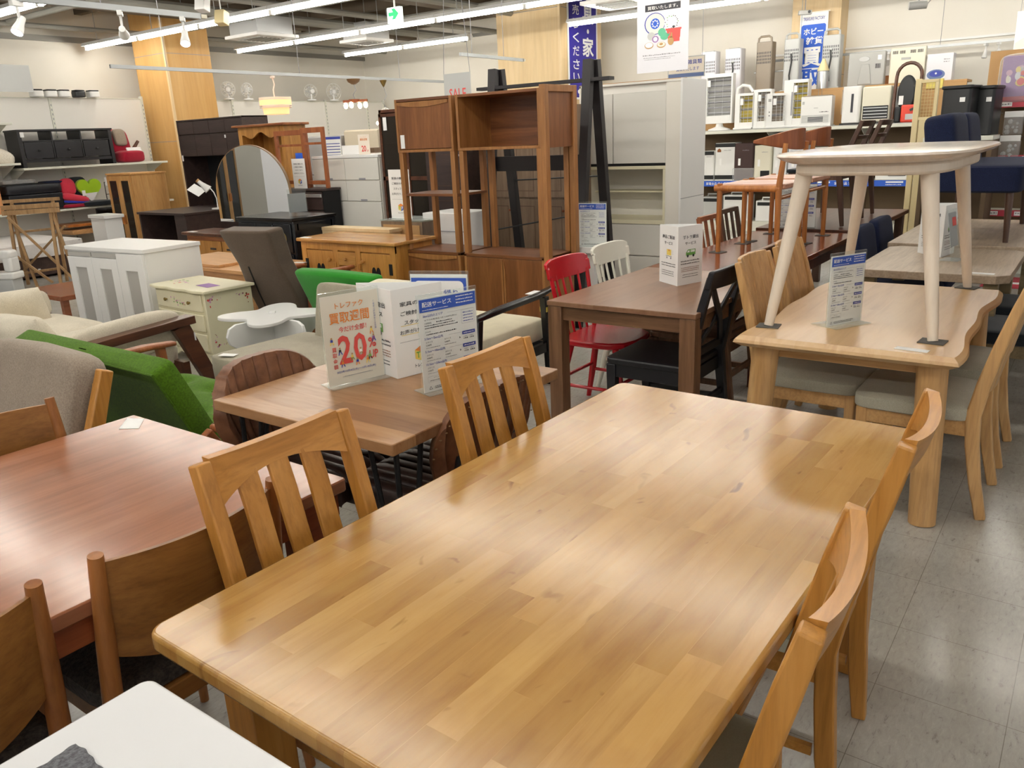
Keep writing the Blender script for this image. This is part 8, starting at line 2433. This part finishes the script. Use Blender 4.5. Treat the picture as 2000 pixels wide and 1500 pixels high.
a.disc(0.115, 0.585, 0.095, 'paper', 1, 0.105); rn = random.Random(8)
for k in range(18):
    an = 2 * PI * k / 18; rr = rn.uniform(0.6, 0.95)
    a.disc(0.115 + 0.095 * rr * math.cos(an), 0.585 + 0.105 * rr * math.sin(an), 0.008, rn.choice(['print_grey', 'print_green', 'print_black']), 2, 0.006, 6)
a.poly([(0.05, 0.49), (0.21, 0.50), (0.205, 0.40), (0.19, 0.375), (0.07, 0.37)], 'print_red', 3); a.rect(0.04, 0.22, 0.49, 0.51, 'print_red', 4); a.disc(0.13, 0.525, 0.015, 'print_black', 4)
a.disc(-0.005, 0.475, 0.045, 'print_teal', 4, 0.05); a.disc(0.025, 0.425, 0.048, 'print_teal', 5, 0.045); a.poly([(0.06, 0.43), (0.09, 0.47), (0.08, 0.42)], 'print_teal', 5)
a.rect(0.11, 0.20, 0.35, 0.39, 'print_red', 5); a.disc(0.10, 0.36, 0.035, 'peg_tan', 6, 0.05); a.poly([(0.09, 0.40), (0.12, 0.40), (0.115, 0.46), (0.105, 0.46)], 'peg_tan', 6)
a.disc(-0.13, 0.44, 0.045, 'plastic_lightgrey', 4, 0.05); a.disc(-0.08, 0.40, 0.038, 'toy_purple', 5, 0.04); a.disc(-0.08, 0.40, 0.025, 'paper', 6, 0.028)
a.disc(-0.155, 0.33, 0.052, 'peg_tan', 5, 0.04); a.disc(-0.155, 0.335, 0.045, 'paper', 6, 0.032); a.disc(-0.01, 0.325, 0.052, 'peg_tan', 5, 0.036); a.disc(-0.01, 0.33, 0.045, 'print_cream', 6, 0.028); a.disc(-0.01, 0.335, 0.022, 'peg_tan', 7, 0.015)
a.dashes(-0.23, 0.21, 0.205, 0.014, 'print_grey', 1, 5); a.dashes(-0.22, 0.15, 0.175, 0.010, 'print_grey', 1, 6); a.dashes(-0.21, 0.10, 0.455 - 0.30, 0.008, 'print_grey', 1, 7)
a.done()

# --- small category board beside the towers
t = thing('hanging_sign', 'white and pale blue board for small goods beside the white tower heaters', 'sign', (-4.27, 9.5, 2.10), 0)
MB().box(-0.235, 0.235, 0, 0.006, 0, 0.235).build('board', 'plastic_lightgrey', t, smooth=0)
a = Art(t, xf((0, 0, 0)), 0.0012); a.rect(-0.225, 0.225, 0.05, 0.225, 'print_cream', 0); a.rect(-0.225, 0.225, 0.008, 0.048, 'lens_blue', 0)
a.text('小物・雑貨類', 0.02, 0.145, 0.052, 'print_navy', 1, 0.36, bold=0.01); a.text('買取いたします', 0.02, 0.075, 0.040, 'print_navy', 1, 0.29, bold=0.006); a.done()
w = MB(); w.tube([(-0.2, 0.003, 0.235), (-0.2, 0.003, ZC + 0.4 - 2.10)], 0.003, 5); w.tube([(0.2, 0.003, 0.235), (0.2, 0.003, ZC + 0.4 - 2.10)], 0.003, 5); w.each('wire', 'print_grey', t)

# --- blue and white flag
t = thing('flag_banner', 'blue and white flag banner with Japanese writing before the back pillar', 'banner', (-3.84, 12.98, 2.0), 0)
def flagf(u, v): return (-0.20 + 0.40 * u, 0.012 * math.sin(v * 6 + u * 3) , 1.05 * v)
fw = 0.40
MB().sheet(lambda u, v: (-fw / 2 + fw * u, 0.006, 1.06 * v), 4, 8, 0.003, (0, 1, 0)).build('sheet', 'paper', t, smooth=0)
a = Art(t, xf((0, 0.006, 0)), 0.0015)
a.text('TREASURE FACTORY', 0, 0.955, 0.045, 'print_navy', 1, 0.31, bold=0.01)
a.poly(rrect(-0.175, 0.175, 0.30, 0.90, 0.03, 4), 'print_flag_blue', 0, 'blue_field')
a.text('ホビー', 0, 0.76, 0.09, 'paper', 1, 0.28, bold=0.02); a.text('雑貨', 0.02, 0.625, 0.105, 'paper', 1, 0.24, bold=0.02)
a.text('買', 0, 0.32, 0.27, 'paper', 1, 0.29, bold=0.03)
a.text('取', 0, 0.03, 0.26, 'print_flag_blue', 1, 0.29, bold=0.03)
a.disc(0.13, 0.06, 0.03, 'print_orange', 1, name='picture')
a.done()
MB().tube([(-0.24, 0.0, 1.06), (0.22, 0.0, 1.06)], 0.008, 8).build('rod', 'white_satin', t)

# --- poster at the upper right corner
t = thing('hanging_poster', 'white poster cut off by the right edge above the pink toys', 'poster', (-0.98, 12.4, 2.2), 0)
MB().box(-0.23, 0.5, 0, 0.004, 0, 0.52).build('printed_sheet', 'paper', t, smooth=0)
a = Art(t, xf((0, 0, 0)), 0.0012); a.poly([(-0.22, 0.06), (0.1, 0.20), (0.1, 0.36), (-0.22, 0.16)], 'print_cream', 0); a.poly([(-0.10, 0.02), (0.2, 0.02), (0.2, 0.14), (-0.02, 0.10)], 'peg_tan', 1); a.poly([(-0.05, 0.36), (0.3, 0.36), (0.3, 0.44), (0.0, 0.40)], 'print_black', 1); a.done()
w = MB(); w.tube([(-0.2, 0.002, 0.52), (-0.2, 0.002, 1.7)], 0.003, 5); w.tube([(0.4, 0.002, 0.52), (0.4, 0.002, 1.7)], 0.003, 5); w.each('wire', 'print_grey', t)
